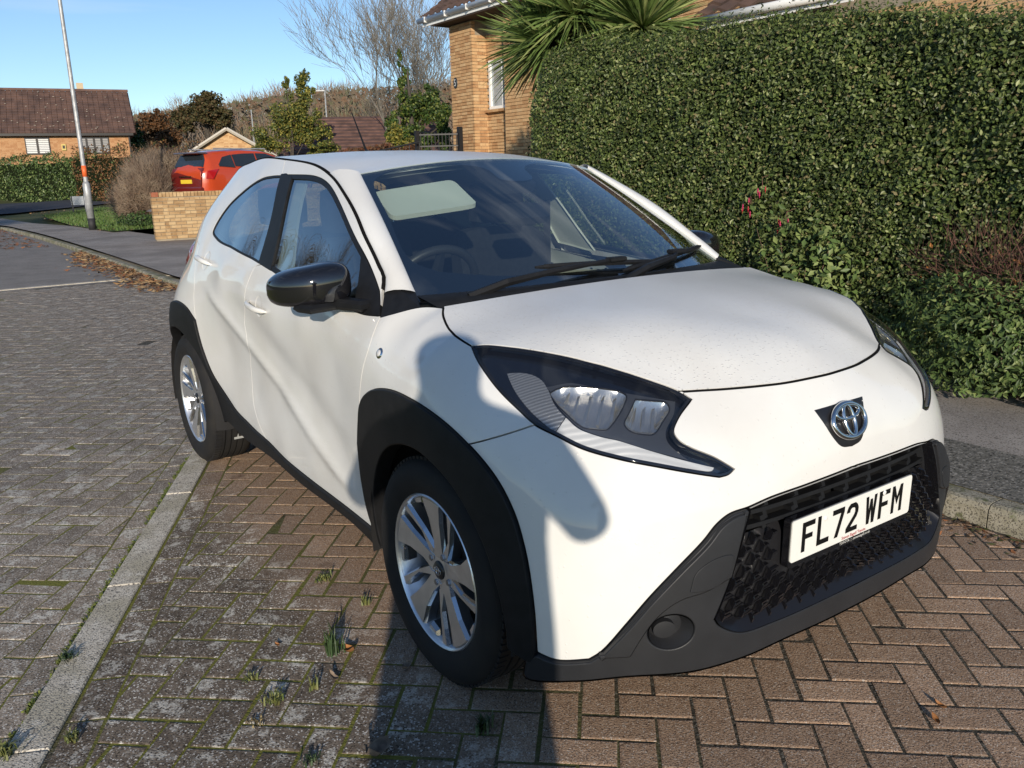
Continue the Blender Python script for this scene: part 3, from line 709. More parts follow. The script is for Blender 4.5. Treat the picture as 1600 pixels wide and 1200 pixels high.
def rect(u0, u1, v0, v1, st=.03):
    return cat(crom(np.array([(u0, v0), (u0, v1)]), st), crom(np.array([(u0, v1), (u1, v1)]), st), crom(np.array([(u1, v1), (u1, v0)]), st), crom(np.array([(u1, v0), (u0, v0)]), st))
SCREEN = panel('windscreen', WSC, rect(-.02, 1, -1, 1), WGLASS, CAR, side='C', sp=.06, lip=0, gap=0)
cl = np.array([(.03, -.94), (.015, -.6), (.01, 0), (.015, .6), (.03, .94), (.2, .972), (.6, .965), (.9, .955), (.965, .9), (.965, .3), (.90, .16), (.84, .13), (.84, -.13), (.90, -.16), (.965, -.3), (.965, -.9), (.9, -.955), (.6, -.965), (.2, -.972), (.03, -.94)])
clr = np.array([(.16, -.86), (.10, -.6), (.075, 0), (.10, .6), (.16, .86), (.25, .955), (.6, .962), (.9, .945), (.955, .88), (.955, .3), (.90, .16), (.80, .13), (.80, -.13), (.90, -.16), (.955, -.3), (.955, -.88), (.9, -.945), (.6, -.962), (.25, -.955), (.16, -.86)])
panel('screen_border', WSC, rect(-.02, 1, -1, 1), GLOSS, SCREEN, holes=[crom(clr, .02)[:-1]], side='C', sp=.05, lip=0, gap=0, off=-.004)
# roof edge points from the gap line
G3 = BELT.ev(gapline)
rf = [tuple(p) for p in G3[(G3[:, 0] > -1.3) & (G3[:, 2] > 1.40)][::8]]
we = WSC.ev(np.stack([np.ones(9), np.linspace(-1, 0, 9)], 1)); rf += [tuple(p) for p in we]
rf += [(-.1, 0, 1.497), (-.5, 0, 1.515), (-.9, 0, 1.505), (-1.2, 0, 1.47), (-1.36, 0, 1.425), (-.1, -.3, 1.49), (-.5, -.3, 1.508), (-.9, -.3, 1.496), (-1.2, -.28, 1.46), (.12, 0, 1.482), (.1, -.3, 1.473), (-.1, -.47, 1.474), (-.5, -.47, 1.492), (-.9, -.42, 1.487)]
ROOF = HF(rf, 3e-5)
k_r = np.where((G3[:, 2] >= 1.418) | (G3[:, 0] < -.5))[0]; k_r = k_r[G3[k_r, 0] > -1.28]
ge = G3[k_r][:, :2]
half = cat([(-1.34, 0), (-1.33, -.25)], ge, we[:, :2]); full = cat(half[:-1], [(half[-1, 0], 0)], (half*[1, -1])[1:-1][::-1])
RF = panel('roof', ROOF, join(full), DEWPAINT, CAR, side='C', sp=.04, gap=.002, lip=.02)
# A pillars: strip between the gap line and the screen edge
for sd in 'RL':
    gi = G3[np.argmin(np.abs(G3[:, 2]-1.418)+(G3[:, 0] < 0)*9):]
    n = 26; ta = np.linspace(0, 1, n)
    d = np.concatenate([[0], np.cumsum(np.linalg.norm(np.diff(gi, axis=0), axis=1))]); d /= d[-1]
    A = np.stack([np.interp(ta, d, gi[:, k]) for k in range(3)], 1)
    gend = np.array([.795, -.742, 1.052]); 
    uu = 1-ta*.965; B = WSC.ev(np.stack([uu, np.full(n, -1.)], 1), .004)
    A = A+(B-A)/np.linalg.norm(B-A, axis=1)[:, None]*.010
    rows = []
    for w in (0, .02, .12, .35, .65, .88, .98, 1.):
        C = A*(1-w)+B*w; bul = .016*math.sin(math.pi*w)**.6 if 0 < w < 1 else 0
        nn = np.cross(B-A, np.gradient(A, axis=0)); nn /= np.linalg.norm(nn, axis=1)[:, None]; nn *= np.sign(nn[:, 2:3])
        rows.append(C+nn*bul)
    rows = rows+[rows[-1]-[0, 0, .012]]
    V = np.vstack(rows); V = V if sd == 'R' else V*FLIP
    Fq = [(r*n+i, r*n+i+1, (r+1)*n+i+1, (r+1)*n+i) for r in range(len(rows)-1) for i in range(n-1)]
    if sd == 'L': Fq = [f[::-1] for f in Fq]
    o = pt('screen_pillar', V, Fq, PAINT); fix_normals(o); shade_auto(o, 50)
    # black trim at the foot of the pillar
    tri = [A[-1], A[-1]*.5+B[-1]*.5+[0, 0, .01], B[-1], BELT.ev(BELT.cast([(657, 481)]))[0], BELT.ev(BELT.cast([(612, 492)]))[0], BELT.ev(BELT.cast([(595, 497)]))[0]]
    tri = np.array(tri); tri = tri if sd == 'R' else tri*FLIP
    c = tri.mean(0); V = np.vstack([tri, tri*[.97, .97, 1]-[0, 0, .02]])
    o = pt('pillar_trim', V, [(0, 1, 2, 3, 4, 5)]+[(i, (i+1) % 6, 6+(i+1) % 6, 6+i) for i in range(6)], BLK, None, False); fix_normals(o)
# cowl under the glass, down behind the bonnet edge
vv = np.linspace(-1, 1, 41); A = WSC.ev(np.stack([np.full(41, .02), vv], 1)); 
B = np.array([(rear_edge(v*.667)[0]+.012, v*.672, rear_edge(v*.667)[1]-.010) for v in vv])
C = B-[0, 0, .05]
V = np.vstack([A, B, C]); pt('scuttle', V, [(r*41+i, r*41+i+1, (r+1)*41+i+1, (r+1)*41+i) for r in range(2) for i in range(40)], BLK)
# inner shell behind the gaps
sh = join(cat([(-1.62, .27), (-1.3, .27)], [(-.75, .27), (.75, .25)], [(.80, .6), (1.0, .8), (1.215, .84), (1.45, .8), (1.62, .65), (1.72, .4), (1.75, .25)], [(SMID, .22), (SMID, .83), (2.0, .82), (1.5, .90), (1.0, .98), (.6, 1.02), (-.3, 1.05), (-.8, 1.07), (-1.0, 1.1), (-1.3, 1.2), (-1.9, .95), (SREAR, .9), (SREAR, .3)]))
BD = []
for sd in 'RL':
    BD.append(panel('inner_shell', BELT, sh, INNER, CAR, side=sd, off=-.05, lip=0, gap=0, sp=.05))
SHB = HF([(p[0], p[1], p[2]-.03) for p in bon_pts], 3e-5)
panel('under_bonnet', SHB, join(inset(join(full*0+full), 0) if False else cat(re[::-1][1:]+[.0, 0], bh, ((cat(re[::-1][1:], bh))*[1, -1])[::-1])), INNER, CAR, side='C', sp=.06, lip=0, gap=.01)
# gap between the roof/pillar and the doors, its shade put in as a black tube
for sd in 'RL':
    A = BELT.ev(gapline, -.012); B = BELT.ev(gapline+[0, -.03], -.02); T = A+[0, .03, .004]
    V = np.vstack([T, A, B]); n = len(A); V = V if sd == 'R' else V*FLIP
    pt('roof_ditch', V, [(r*n+i, r*n+i+1, (r+1)*n+i+1, (r+1)*n+i) for r in range(2) for i in range(n-1)], INNER)
    mb = MB(); q = BELT.ev(gapline, -.006)[::3]; q = q if sd == 'R' else q*FLIP
    mb.tube([tuple(p) for p in q], .0075, 6); mb.build('door_gap_shade', INNER, CAR, True)
# ---- wheels
def wheel(name, x, y, sgn, rot):
    w = bpy.data.objects.new(name, None); w.location = (x, y, .3265); link(w, CAR)
    w.rotation_euler = (0, 0, 0 if sgn < 0 else math.pi)      # local -y is the outer face
    mb = MB()
    R = .3265
    prof = [(.222, -.012), (.230, -.018), (.245, -.026), (.270, -.031), (.295, -.027), (.312, -.017), (R-.006, -.004), (R, .012), (R+.001, .03)]
    for g in (.045, .075, .105, .135):
        prof += [(R+.001, g-.004), (R-.006, g-.003), (R-.006, g+.003), (R+.001, g+.004)]
    prof += [(R, .155), (R-.006, .17), (.312, .183), (.27, .197), (.23, .185), (.218, .17)]
    mb.lathe(prof, 72)
    t = mb.build('tyre', RUBBER, w, True); fix_normals(t); shade_auto(t, 40)
    # shoulder sipes
    mb = MB()
    for i in range(90):
        a = 2*math.pi*i/90; c, s = math.cos(a), math.sin(a)
        Mx = Matrix(((c, 0, -s), (0, 1, 0), (s, 0, c)))
        mb.box(tuple(Mx @ Vector((R-.004, .012, 0))), (.0135, .03, .0155), M=Mx)
    mb.build('tread_block', RUBBER, t)
    # rim barrel and lip
    mb = MB()
    mb.lathe([(.2255, -.008), (.2265, -.013), (.222, -.0175), (.2175, -.014), (.214, -.004), (.208, .03), (.196, .05), (.192, .15), (.20, .17)], 72)
    r = mb.build('rim', ALLOY, w, True); fix_normals(r); shade_auto(r, 40)
    # five broad blades, each followed by a slim arm; chamfered edges drop back to the barrel
    def plate(pts, depth, cut=.011, back=.040):
        n_ = len(pts); P = join(np.array(pts)); n_ = len(P); I = inset(P, cut*.5); V = [(x_, depth(math.hypot(x_, y_)), y_) for x_, y_ in I]+[(x_, depth(math.hypot(x_, y_))+cut, y_) for x_, y_ in P]+[(x_, depth(math.hypot(x_, y_))+back, y_) for x_, y_ in P]
        return V, [tuple(range(n_))]+[(i, (i+1) % n_, n_+(i+1) % n_, n_+i) for i in range(n_)]+[(n_+i, n_+(i+1) % n_, 2*n_+(i+1) % n_, 2*n_+i) for i in range(n_)], [0]+[2]*n_+[1]*n_
    dep = lambda r_: np.interp(r_, [.03, .07, .13, .218], [.008, .004, -.003, -.0135])
    def pol(r_, a_): return (r_*math.cos(a_), r_*math.sin(a_))
    for i in range(5):
        a0 = rot+2*math.pi*i/5
        def R2(p): c_, s_ = math.cos(a0), math.sin(a0); return (p[0]*c_-p[1]*s_, p[0]*s_+p[1]*c_)
        blade = [(.030, -.028), (.080, -.030), (.150, -.040), pol(.2165, -.26), pol(.2175, -.13), pol(.2175, .0), pol(.2175, .12), pol(.2165, .22), (.150, .026), (.085, .020), (.030, .032)]
        arm = [(.030, .030), (.058, .022), (.105, .068), pol(.172, .66), pol(.2165, .70), pol(.2175, .78), pol(.2165, .86), pol(.170, .80), (.092, .082), (.032, .048)]
        foot = [pol(.192, .30), pol(.2165, .27), pol(.2175, .40), pol(.2165, .53), pol(.196, .50)]
        V, F, mi_ = plate([R2(p) for p in blade], dep); o = mesh_obj('spoke', V, F, None, w, mats=[ALLOY, ALLOYG, CHROME], fmat=mi_); fix_normals(o)
        V, F, mi_ = plate([R2(p) for p in arm], lambda r_: dep(r_)+.002); o = mesh_obj('spoke', V, F, None, w, mats=[ALLOY, ALLOYG, CHROME], fmat=mi_); fix_normals(o)
        V, F, mi_ = plate([R2(p) for p in foot], lambda r_: dep(r_)+.008); o = mesh_obj('spoke_foot', V, F, None, w, mats=[ALLOY, ALLOYG, CHROME], fmat=mi_); fix_normals(o)
    mb = MB(); mb.lathe([(.0, .006), (.032, .006), (.040, .008), (.060, .009), (.066, .03)], 40); o = mb.build('hub', ALLOY, w, True); fix_normals(o); shade_auto(o, 30)
    mb = MB(); mb.lathe([(.0, -.001), (.024, .000), (.0275, .004), (.028, .012)], 32); o = mb.build('hub_cap', BADGE, w, True); fix_normals(o)
    mb = MB()
    for ex, ey, cz in ((.017, .0115, 0), (.0062, .011, .0), (.0125, .005, .0055)):
        ring = [(ex*math.cos(q), -.0022, ey*math.sin(q)+cz) for q in np.linspace(0, 2*math.pi, 25)]
        mb.tube(ring, .0011, 5)
    mb.build('cap_emblem', CHROME, w)
    for i in range(4):
        a = rot+math.pi/4+i*math.pi/2
        mb = MB(); mb.lathe([(0, .002), (.0085, .002), (.0095, .004), (.0095, .016)], 6, c=(.05*math.cos(a), 0, .05*math.sin(a))); o = mb.build('wheel_nut', ALLOYG, w); fix_normals(o)
    mb = MB(); mb.lathe([(.02, .055), (.135, .055), (.135, .075), (.02, .075)], 40); mb.box((.10, .07, .09), (.07, .06, .10)); mb.build('brake_disc', mat('brake_iron', (.08, .075, .07), .5, metal=.8, var=.4, vscale=60), w, True)
    mb = MB(); mb.lathe([(.0, .09), (.19, .09)], 30); mb.build('wheel_back', INNER, w)
    return w
wheel('wheel', 1.215, -.826, -1, .35); wheel('wheel', -1.215, -.826, -1, .62); wheel('wheel', 1.215, .826, 1, .9); wheel('wheel', -1.215, .826, 1, 0)
for x in (1.215, -1.215):
    for sg in (-1, 1):
        mb = MB(); th = np.linspace(-.2, math.pi+.2, 26); V = []; F = []
        for t in th:
            for yy_, rr_ in ((.845, .385), (.80, .40), (.45, .40), (.40, .30)): V.append((x+rr_*math.cos(t), sg*yy_, .325+rr_*math.sin(t)))
        for i in range(25):
            for j in range(3): F.append((i*4+j, i*4+j+1, i*4+5+j, i*4+4+j))
        mb.add(V, F); mb.build('wheel_arch_liner', mat('arch_liner', (.010, .010, .011), .85), CAR, True)
mb = MB(); mb.box((0, 0, .30), (1.7, 1.5, .12)); mb.box((0, 0, .27), (2.9, .8, .1)); mb.box((1.7, 0, .27), (.3, 1.2, .06)); mb.box((-1.35, -.62, .28), (.12, .10, .10)); mb.build('underbody', INNER, CAR)
mb = MB(); mb.box((-.93, -.66, .24), (.006, .16, .16)); mb.build('mud_deflector', mat('galvanised', (.35, .36, .36), .6, metal=.3), CAR)
# ---- door handles, mirrors, indicator repeater
def handle(px, parent, sd):
    P = BELT.cast([px])[0]; mb = MB()
    P0, U, Wv, N = frame_at(P[0], P[1], 0)
    T = np.array([1., 0, 0]); T -= N*T.dot(N); T /= np.linalg.norm(T); Wz = np.cross(N, T); Wz = Wz if Wz[2] > 0 else -Wz
    n = 17; V = []; F = []
    for i in range(n):
        t = -1+2*i/(n-1); w = .0125*(1-.35*t*t)*(1 if abs(t) < .999 else .5); lift = .030*(1-abs(t)**3.0)+.004
        c = P0+T*(t*.098)+Wz*(-.010*t)
        for a in np.linspace(0, 2*math.pi, 10, endpoint=False): V.append(c+N*(lift+.008*math.sin(a))+Wz*w*math.cos(a))
    for i in range(n-1):
        for j in range(10): F.append((i*10+j, i*10+(j+1) % 10, i*10+10+(j+1) % 10, i*10+10+j))
    F += [tuple(range(10)), tuple(range((n-1)*10, n*10))]
    V = np.array(V); V = V if sd == 'R' else V*FLIP
    o = pt('handle', V, F, PAINT, parent); fix_normals(o); shade_auto(o, 60)
    # thumb recess behind the bar
    q = [(P[0]+.012+.040*math.cos(a), P[1]+.002+.042*math.sin(a)) for a in np.linspace(0, 2*math.pi, 28, endpoint=False)]
    uv = np.array(q); A = BELT.ev(uv, .0015); V = np.vstack([A, BELT.ev(uv*.55+np.array([P[0]+.012, P[1]])*.45, -.006), [BELT.ev(np.array([[P[0]+.012, P[1]]]), -.010)[0]]])
    V = V if sd == 'R' else V*FLIP
    F = [(i, (i+1) % 28, 28+(i+1) % 28, 28+i) for i in range(28)]+[(28+i, 28+(i+1) % 28, 56) for i in range(28)]
    o = pt('handle_recess', V, F, PAINT, parent); fix_normals(o)
for sd in 'RL':
    handle((403, 479), dr['F'+sd], sd); handle((321, 408), dr['R'+sd], sd)
    # mirror
    ctr = np.array([.60, -.885, 1.074])
    n, m_ = 26, 40; V = []; F = []
    for i in range(n+1):
        ph = -math.pi/2+math.pi*i/n
        for j in range(m_):
            th = 2*math.pi*j/m_
            cx_, cy_, cz_ = math.cos(ph)*math.cos(th), math.cos(ph)*math.sin(th), math.sin(ph)
            e = .72
            sx = math.copysign(abs(cx_)**e, cx_); sy = math.copysign(abs(cy_)**.68, cy_); sz = math.copysign(abs(cz_)**.66, cz_)
            # local: a across (outboard -), f forward, z up
            acr = sy*.116; zz_ = sz*(.070+.010*sy) ; fw = sx*.085 if sx > 0 else sx*.045
            fw += -.10*(max(0, -sy))**1.6*.55
            if zz_ < -.045: zz_ = -.045+(zz_+.045)*.5
            V.append((ctr[0]+fw-.10*(-acr)/.116*.18, ctr[1]+acr, ctr[2]+zz_+.010*(acr/.116)))
    for i in range(n):
        for j in range(m_): F.append((i*m_+j, i*m_+(j+1) % m_, (i+1)*m_+(j+1) % m_, (i+1)*m_+j))
    V = np.array(V); V = V if sd == 'R' else V*FLIP
    MR = pt('mirror', V, F, GLOSS, dr['F'+sd]); fix_normals(MR); shade_auto(MR, 60)
    mb = MB()
    mb.box((.640, -.855, 1.016), (.085, .19, .026), rz=.25, bev=.010); mb.box((.72, -.800, 1.022), (.13, .06, .034), rz=.3, bev=.010)
    if sd == 'L': mb.V = [(x, -y, z) for x, y, z in mb.V]
    o = mb.build('mirror_foot', BLK, MR); fix_normals(o)
    mb = MB(); mb.box((.562, -.875, 1.078), (.006, .12, .075), bev=.002)
    if sd == 'L': mb.V = [(x, -y, z) for x, y, z in mb.V]
    o = mb.build('mirror_glass', CHROME, MR); fix_normals(o)
    # round side repeater
    P = BELT.cast([(593, 552)])[0]; P0, U, Wv, N = frame_at(P[0], P[1], 0.)
    for nm, rr_, hh, mm in (('repeater', .0165, .004, CHROME), ('repeater_lens', .0115, .0075, mat('clear_lens', (.5, .5, .5), .15, coat=1))):
        V = [P0+N*hh]+[P0+N*hh*.8+(U*math.cos(a)+Wv*math.sin(a))*rr_*.8 for a in np.linspace(0, 2*math.pi, 24, endpoint=False)]+[P0+(U*math.cos(a)+Wv*math.sin(a))*rr_ for a in np.linspace(0, 2*math.pi, 24, endpoint=False)]
        V = np.array(V); V = V if sd == 'R' else V*FLIP
        F = [(0, 1+i, 1+(i+1) % 24) for i in range(24)]+[(1+i, 25+i, 25+(i+1) % 24, 1+(i+1) % 24) for i in range(24)]
        o = pt(nm, V, F, mm); fix_normals(o)
# ---- emblem on its shield
shield = join(bc((1271, 636), (1300, 627.5), (1340, 616), (1364, 609)), bc((1364, 609), (1361, 630), (1355, 655), (1350, 676), (1341, 689), (1330, 694), (1318, 696), (1302, 689), (1290, 675), (1279, 655), (1271, 636)))
sh_c = shield.copy()
left = shield[shield[:, 0] < SMID]; zt_ = np.array(sorted(left.tolist()))
hs = [(SMID-.125, .822), (SMID, .824), ]
half = cat(crom(np.array([(SMID, .812), (SMID-.115, .809)])), crom(np.array([(SMID-.115, .809), (SMID-.094, .775), (SMID-.072, .738), (SMID-.045, .712), (SMID, .704)])))
SHD = panel('badge', BELT, mirror_half(half), BADGE, BUMP, side='C', off=.003, bulge=.006, lip=.008, gap=0, sp=.012)
P0, U, Wv, N = frame_at(SMID, .768, .008); U = np.array([0, 1., 0])
mb = MB()
def ell(a, b, cz, r, flat=.6):
    pts = [P0+U*a*math.cos(q)+Wv*(b*math.sin(q)+cz)+N*.004*0 for q in np.linspace(0, 2*math.pi, 49)]
    mb.tube(pts, r, 8, cap=False)
ell(.066, .044, 0, .0072); ell(.020, .040, 0, .0062); ell(.047, .0175, .0215, .0062)
o = mb.build('emblem', CHROME, SHD, True)
# ---- number plate: white acrylic with black characters
PC = np.array([1.957, 0, .518]); tilt = -.02
def pl3(u, v, w): return (PC[0]+w-math.sin(tilt)*v, PC[1]+u, PC[2]+v)
def rrect(w, h, r, n=6):
    out = []
    for cx_, cy_, a0 in ((w/2-r, h/2-r, 0), (-w/2+r, h/2-r, 90), (-w/2+r, -h/2+r, 180), (w/2-r, -h/2+r, 270)):
        for i in range(n+1): a = math.radians(a0+90*i/n); out.append((cx_+r*math.cos(a), cy_+r*math.sin(a)))
    return out
mb = MB(); mb.prism([(u, v-.006) for u, v in rrect(.53, .128, .010)], -.02, -.001, pl3); PLH = mb.build('number_plate', GLOSS, BUMP); fix_normals(PLH)
PLATE = mat('plate_white', (.78, .78, .74), .25, coat=.6)
mb = MB(); mb.prism(rrect(.52, .111, .009), -.001, .002, pl3); o = mb.build('plate_face', PLATE, PLH); fix_normals(o)
Wd, Ht, Sk = .050, .079, .014
def stroke(*pts): return pts
GL = {  # closed outlines in a 50 x 79 mm cell
 'F': [[(0, 0), (14, 0), (14, 33), (42, 33), (42, 46), (14, 46), (14, 65), (50, 65), (50, 79), (0, 79)]],
 'L': [[(0, 0), (50, 0), (50, 14), (14, 14), (14, 79), (0, 79)]],
 '7': [[(12, 0), (27, 0), (50, 66), (50, 79), (0, 79), (0, 65), (35, 65)]],
 '2': [[(0, 0), (50, 0), (50, 13), (19, 13), (44, 38), (50, 50), (50, 62), (45, 72), (36, 79), (14, 79), (5, 72), (0, 62), (0, 55), (14, 55), (15, 62), (20, 66), (30, 66), (35, 62), (36, 53), (32, 45), (0, 13)]],
 'W': [[(8, 0), (20, 0), (25, 42), (30, 0), (42, 0), (50, 79), (38, 79), (35, 38), (30, 70), (20, 70), (15, 38), (12, 79), (0, 79)]],
 'M': [[(0, 0), (13, 0), (13, 50), (25, 22), (37, 50), (37, 0), (50, 0), (50, 79), (38, 79), (25, 46), (12, 79), (0, 79)]]}
def tri_prism(mb, poly, w0, f):
    P = join(np.array(poly)); UVt, Ft = triangulate(P, (), 9.)
    mb.add([f(u, v, w0) for u, v in UVt], [tuple(q) for q in Ft])
xs = -.2205
for ch in 'FL72 WFM':
    if ch == ' ': xs += .033-.011; continue
    mb = MB(); poly = np.array(GL[ch][0], float)*.001
    UVt, Ft = triangulate(join(poly), (), .02)
    mb.add([pl3(xs+u, v-.0375, .0028) for u, v in UVt], [tuple(q) for q in Ft])
    mb.build('plate_character', INNER, PLH); xs += .061
for u, v in ((-.128, .030), (.128, .035)):
    mb = MB(); mb.lathe([(0, .0062), (.006, .005), (.0075, .003)], 14, 'x', c=(PC[0], u, PC[2]+v)); o = mb.build('plate_screw', PLATE, PLH); fix_normals(o)
def text(name, body, size, loc, m, parent, rot=(math.pi/2, 0, math.pi/2)):
    cu = bpy.data.curves.new(name, 'FONT'); cu.body = body; cu.size = size; cu.align_x = 'CENTER'; cu.align_y = 'CENTER'; cu.resolution_u = 2
    o = bpy.data.objects.new(name, cu); COL.objects.link(o); o.location = loc; o.rotation_euler = rot
    dg = bpy.context.evaluated_depsgraph_get(); me = bpy.data.meshes.new_from_object(o.evaluated_get(dg)); me.materials.clear(); me.materials.append(m)
    o2 = bpy.data.objects.new(name, me); o2.location = loc; o2.rotation_euler = rot; COL.objects.link(o2); o2.parent = parent
    bpy.data.objects.remove(o); return o2
text('dealer_lettering', 'Steven Eagell Toyota', .0125, (PC[0]+.003, 0, PC[2]-.0475), mat('red_print', (.45, .03, .03), .5), PLH)
text('dealer_lettering', 'TOYOTA  |  steveneagell.co.uk', .0105, (PC[0]+.0005, .01, PC[2]-.0625), PLATE, PLH)
# ---- wipers
def wiper(p, q, arm0, arm1):
    def onws(u, v, off): return Vector(WSC.ev(np.array([[u, v]]), off)[0])
    mb = MB(); pts = [onws(p[0]+(q[0]-p[0])*t, p[1]+(q[1]-p[1])*t, .012+.006*math.sin(math.pi*t)) for t in np.linspace(0, 1, 14)]
    mb.tube(pts, [.004]+[.0095]*12+[.004], 6); a = onws(*arm0, .01); b = onws(*arm1, .032); c = pts[7]+Vector((.006, 0, .012))
    o = mb.build('wiper', BLK, CAR)
    mb = MB(); mb.tube([a, a*.6+b*.4+Vector((.01, 0, .012)), b, c], [.013, .013, .010, .007], 6); mb.box(tuple(c), (.03, .07, .016), bev=.004); mb.build('wiper_arm', BLK, o)
wiper((.115, -.30), (.035, .70), (-.035, -.52), (.03, -.1)) if False else None
wiper((.105, -.42), (.05, .42), (-.03, -.80), (.045, -.35)); wiper((.03, .05), (.13, .93), (-.03, .0), (.05, .45))
# ---- cabin
mb = MB()
vvv = np.linspace(-1, 1, 25); rows = []
for d, zz_ in ((.03, 1.02), (-.12, 1.035), (-.30, 1.03), (-.42, .99), (-.46, .90), (-.42, .7)):
    rows.append([(WSC.ev(np.array([[0., v]]))[0][0]*.25+.98*.75+d, v*.70, zz_-.02*abs(v)**3+(.035*math.exp(-((v+.52)/.22)**2) if -.45 < d < -.2 else 0)) for v in vvv])
V = [p for r in rows for p in r]; n = 25
mb.add(V, [(r*n+i, r*n+i+1, (r+1)*n+i+1, (r+1)*n+i) for r in range(5) for i in range(n-1)])
DASH = mb.build('dashboard', DARKTRIM, CAR, True); fix_normals(DASH)
mb = MB(); mb.box((.60, -.36, 1.005), (.10, .30, .10), bev=.03); o = mb.build('instrument_hood', DARKTRIM, DASH); fix_normals(o)
sw = []; c0 = Vector((.44, -.36, .99)); ax = Vector((-.88, 0, .47)).normalized(); e1 = Vector((0, 1, 0)); e2 = ax.cross(e1)
mb = MB(); mb.tube([c0+(e1*math.cos(q)+e2*math.sin(q))*.18 for q in np.linspace(0, 2*math.pi, 41)], .0165, 8, cap=False)
ST = mb.build('steering_wheel', mat('wheel_leather', (.03, .03, .03), .45), CAR, True)
mb = MB()
for q in (-.1, math.pi+.1, math.pi*1.5): mb.tube([c0, c0+(e1*math.cos(q)+e2*math.sin(q))*.17], [.03, .016], 6)
mb.tube([c0, c0-ax*.2], .03, 8); o = mb.build('spoke', DARKTRIM, ST)
def seat(x, y, rear=False):
    S = bpy.data.objects.new('seat', None); S.location = (x, y, .3); link(S, CAR)
    def slab(name, prof, w, hw):
        n = len(prof); V = []; F = []; ys = np.linspace(-1, 1, 9)
        for yv in ys:
            k = 1-abs(yv)**4*.25
            cxp = sum(p[0] for p in prof)/n; czp = sum(p[1] for p in prof)/n
            for px_, pz_ in prof: V.append((cxp+(px_-cxp)*k, yv*w/2, czp+(pz_-czp)*(1-abs(yv)**6*.12)))
        for i in range(8):
            for j in range(n): F.append((i*n+j, i*n+(j+1) % n, i*n+n+(j+1) % n, i*n+n+j))
        F += [tuple(range(n)), tuple(range(8*n, 9*n))]
        o = mesh_obj(name, V, F, SEATC, S, True); fix_normals(o); shade_auto(o, 50); return o
    slab('cushion', [(.25, .12), (.27, .22), (.2, .27), (-.2, .23), (-.25, .15), (-.2, .08)], .50 if not rear else 1.2, 0)
    slab('backrest', [(-.14, .22), (-.18, .5), (-.27, .86), (-.36, .86), (-.34, .5), (-.28, .2)], .48 if not rear else 1.2, 0)
    hw = .26 if not rear else .22
    for yo in ((0,) if not rear else (-.35, .35)):
        o = slab('headrest', [(-.27, .88), (-.255, .96), (-.28, 1.05), (-.34, 1.06), (-.37, .97), (-.35, .88)], hw, 0); o.location = (0, yo, 0)
    return S
seat(.12, -.36); seat(.12, .36); seat(-.72, 0, True)
mb = MB(); mb.box((-.2, 0, .34), (2.0, 1.44, .06)); mb.build('floor_pan', DARKTRIM, CAR)
mb = MB(); mb.box((-1.05, 0, .75), (.05, 1.25, .7)); mb.build('parcel_panel', DARKTRIM, CAR)
# headlining (pale) and inner door trims
hl = HF([(p[0], p[1], p[2]-.04) for p in rf], 3e-5)
hh_ = full
half = cat([(-1.25, 0), (-1.25, -.22)], ge*[.97, .93], we[:, :2]*[1, .97]-[.03, 0]); fl2 = cat(half[:-1], [(half[-1, 0], 0)], (half*[1, -1])[1:-1][::-1])
panel('headlining', hl, join(fl2), CREAM, CAR, side='C', sp=.08, lip=0, gap=0)
for sd in 'RL':
    tr = join(cat([(-.95, .45), (.75, .40), (.84, .9), (.82, 1.0), (.55, 1.0), (0, 1.03), (-.3, 1.05), (-.7, 1.09), (-.95, 1.12)]))
    panel('door_trim', BELT, tr, DARKTRIM if sd == 'R' else CREAM, CAR, side=sd, off=-.05, lip=0, gap=0, sp=.08)
    bpp = join(bc((436, 268), (425, 330), (404, 412)), bc((404, 412), (440, 432)), bc((440, 432), (450, 350), (468, 272)), bc((468, 272), (436, 268)))
    panel('pillar_trim', BELT, bpp, CREAM, CAR, side=sd, off=-.035, lip=.01, gap=0, sp=.05)
    cpp = join(np.array([(-1.0, 1.12), (-1.25, 1.12), (-1.3, 1.38), (-.8, 1.44), (-.55, 1.44), (-.8, 1.36), (-.95, 1.24)]))
    panel('pillar_trim', BELT, cpp, CREAM, CAR, side=sd, off=-.03, lip=0, gap=0, sp=.06)
    # seat belt from the pillar
    mb = MB(); P = BELT.ev(np.array([[-.16, 1.30]]), -.06)[0]; Q = np.array([-.12, -.62, .62])
    for o_ in (0,): mb.box(tuple((P+Q)/2), (.05, .004, float(np.linalg.norm(P-Q))))
    if sd == 'L': mb.V = [(x, -y, z) for x, y, z in mb.V]
    mb.build('seat_belt', mat('belt_webbing', (.03, .03, .03), .8), CAR)
# sun visor folded down in front of the driver, inside mirror and camera box
VISOR = mat('visor_vinyl', (.58, .62, .53), .6)
def on_ws(u, v, off): return WSC.ev(np.array([[u, v]]), off)[0]
c = [on_ws(.905, -.965, -.05), on_ws(.915, -.40, -.05), on_ws(.70, -.36, -.06), on_ws(.68, -.92, -.06)]
def quad_slab(name, c, th, m, parent, rr_=.18, n=5):
    c = [np.array(p) for p in c]; nn = np.cross(c[1]-c[0], c[3]-c[0]); nn /= np.linalg.norm(nn); out = []
    for i in range(4):
        p0, p1, p2 = c[i-1], c[i], c[(i+1) % 4]
        for t in np.linspace(0, 1, n):
            a = p1+(p0-p1)*rr_*.45; b = p1+(p2-p1)*rr_; out.append((1-t)**2*a+2*t*(1-t)*p1+t*t*b)
    N_ = len(out); V = [p+nn*th/2 for p in out]+[p-nn*th/2 for p in out]
    F = [tuple(range(N_)), tuple(range(2*N_-1, N_-1, -1))]+[(i, N_+i, N_+(i+1) % N_, (i+1) % N_) for i in range(N_)]
    o = mesh_obj(name, V, F, m, parent); fix_normals(o); return o
quad_slab('sun_visor', c, .018, VISOR, CAR)
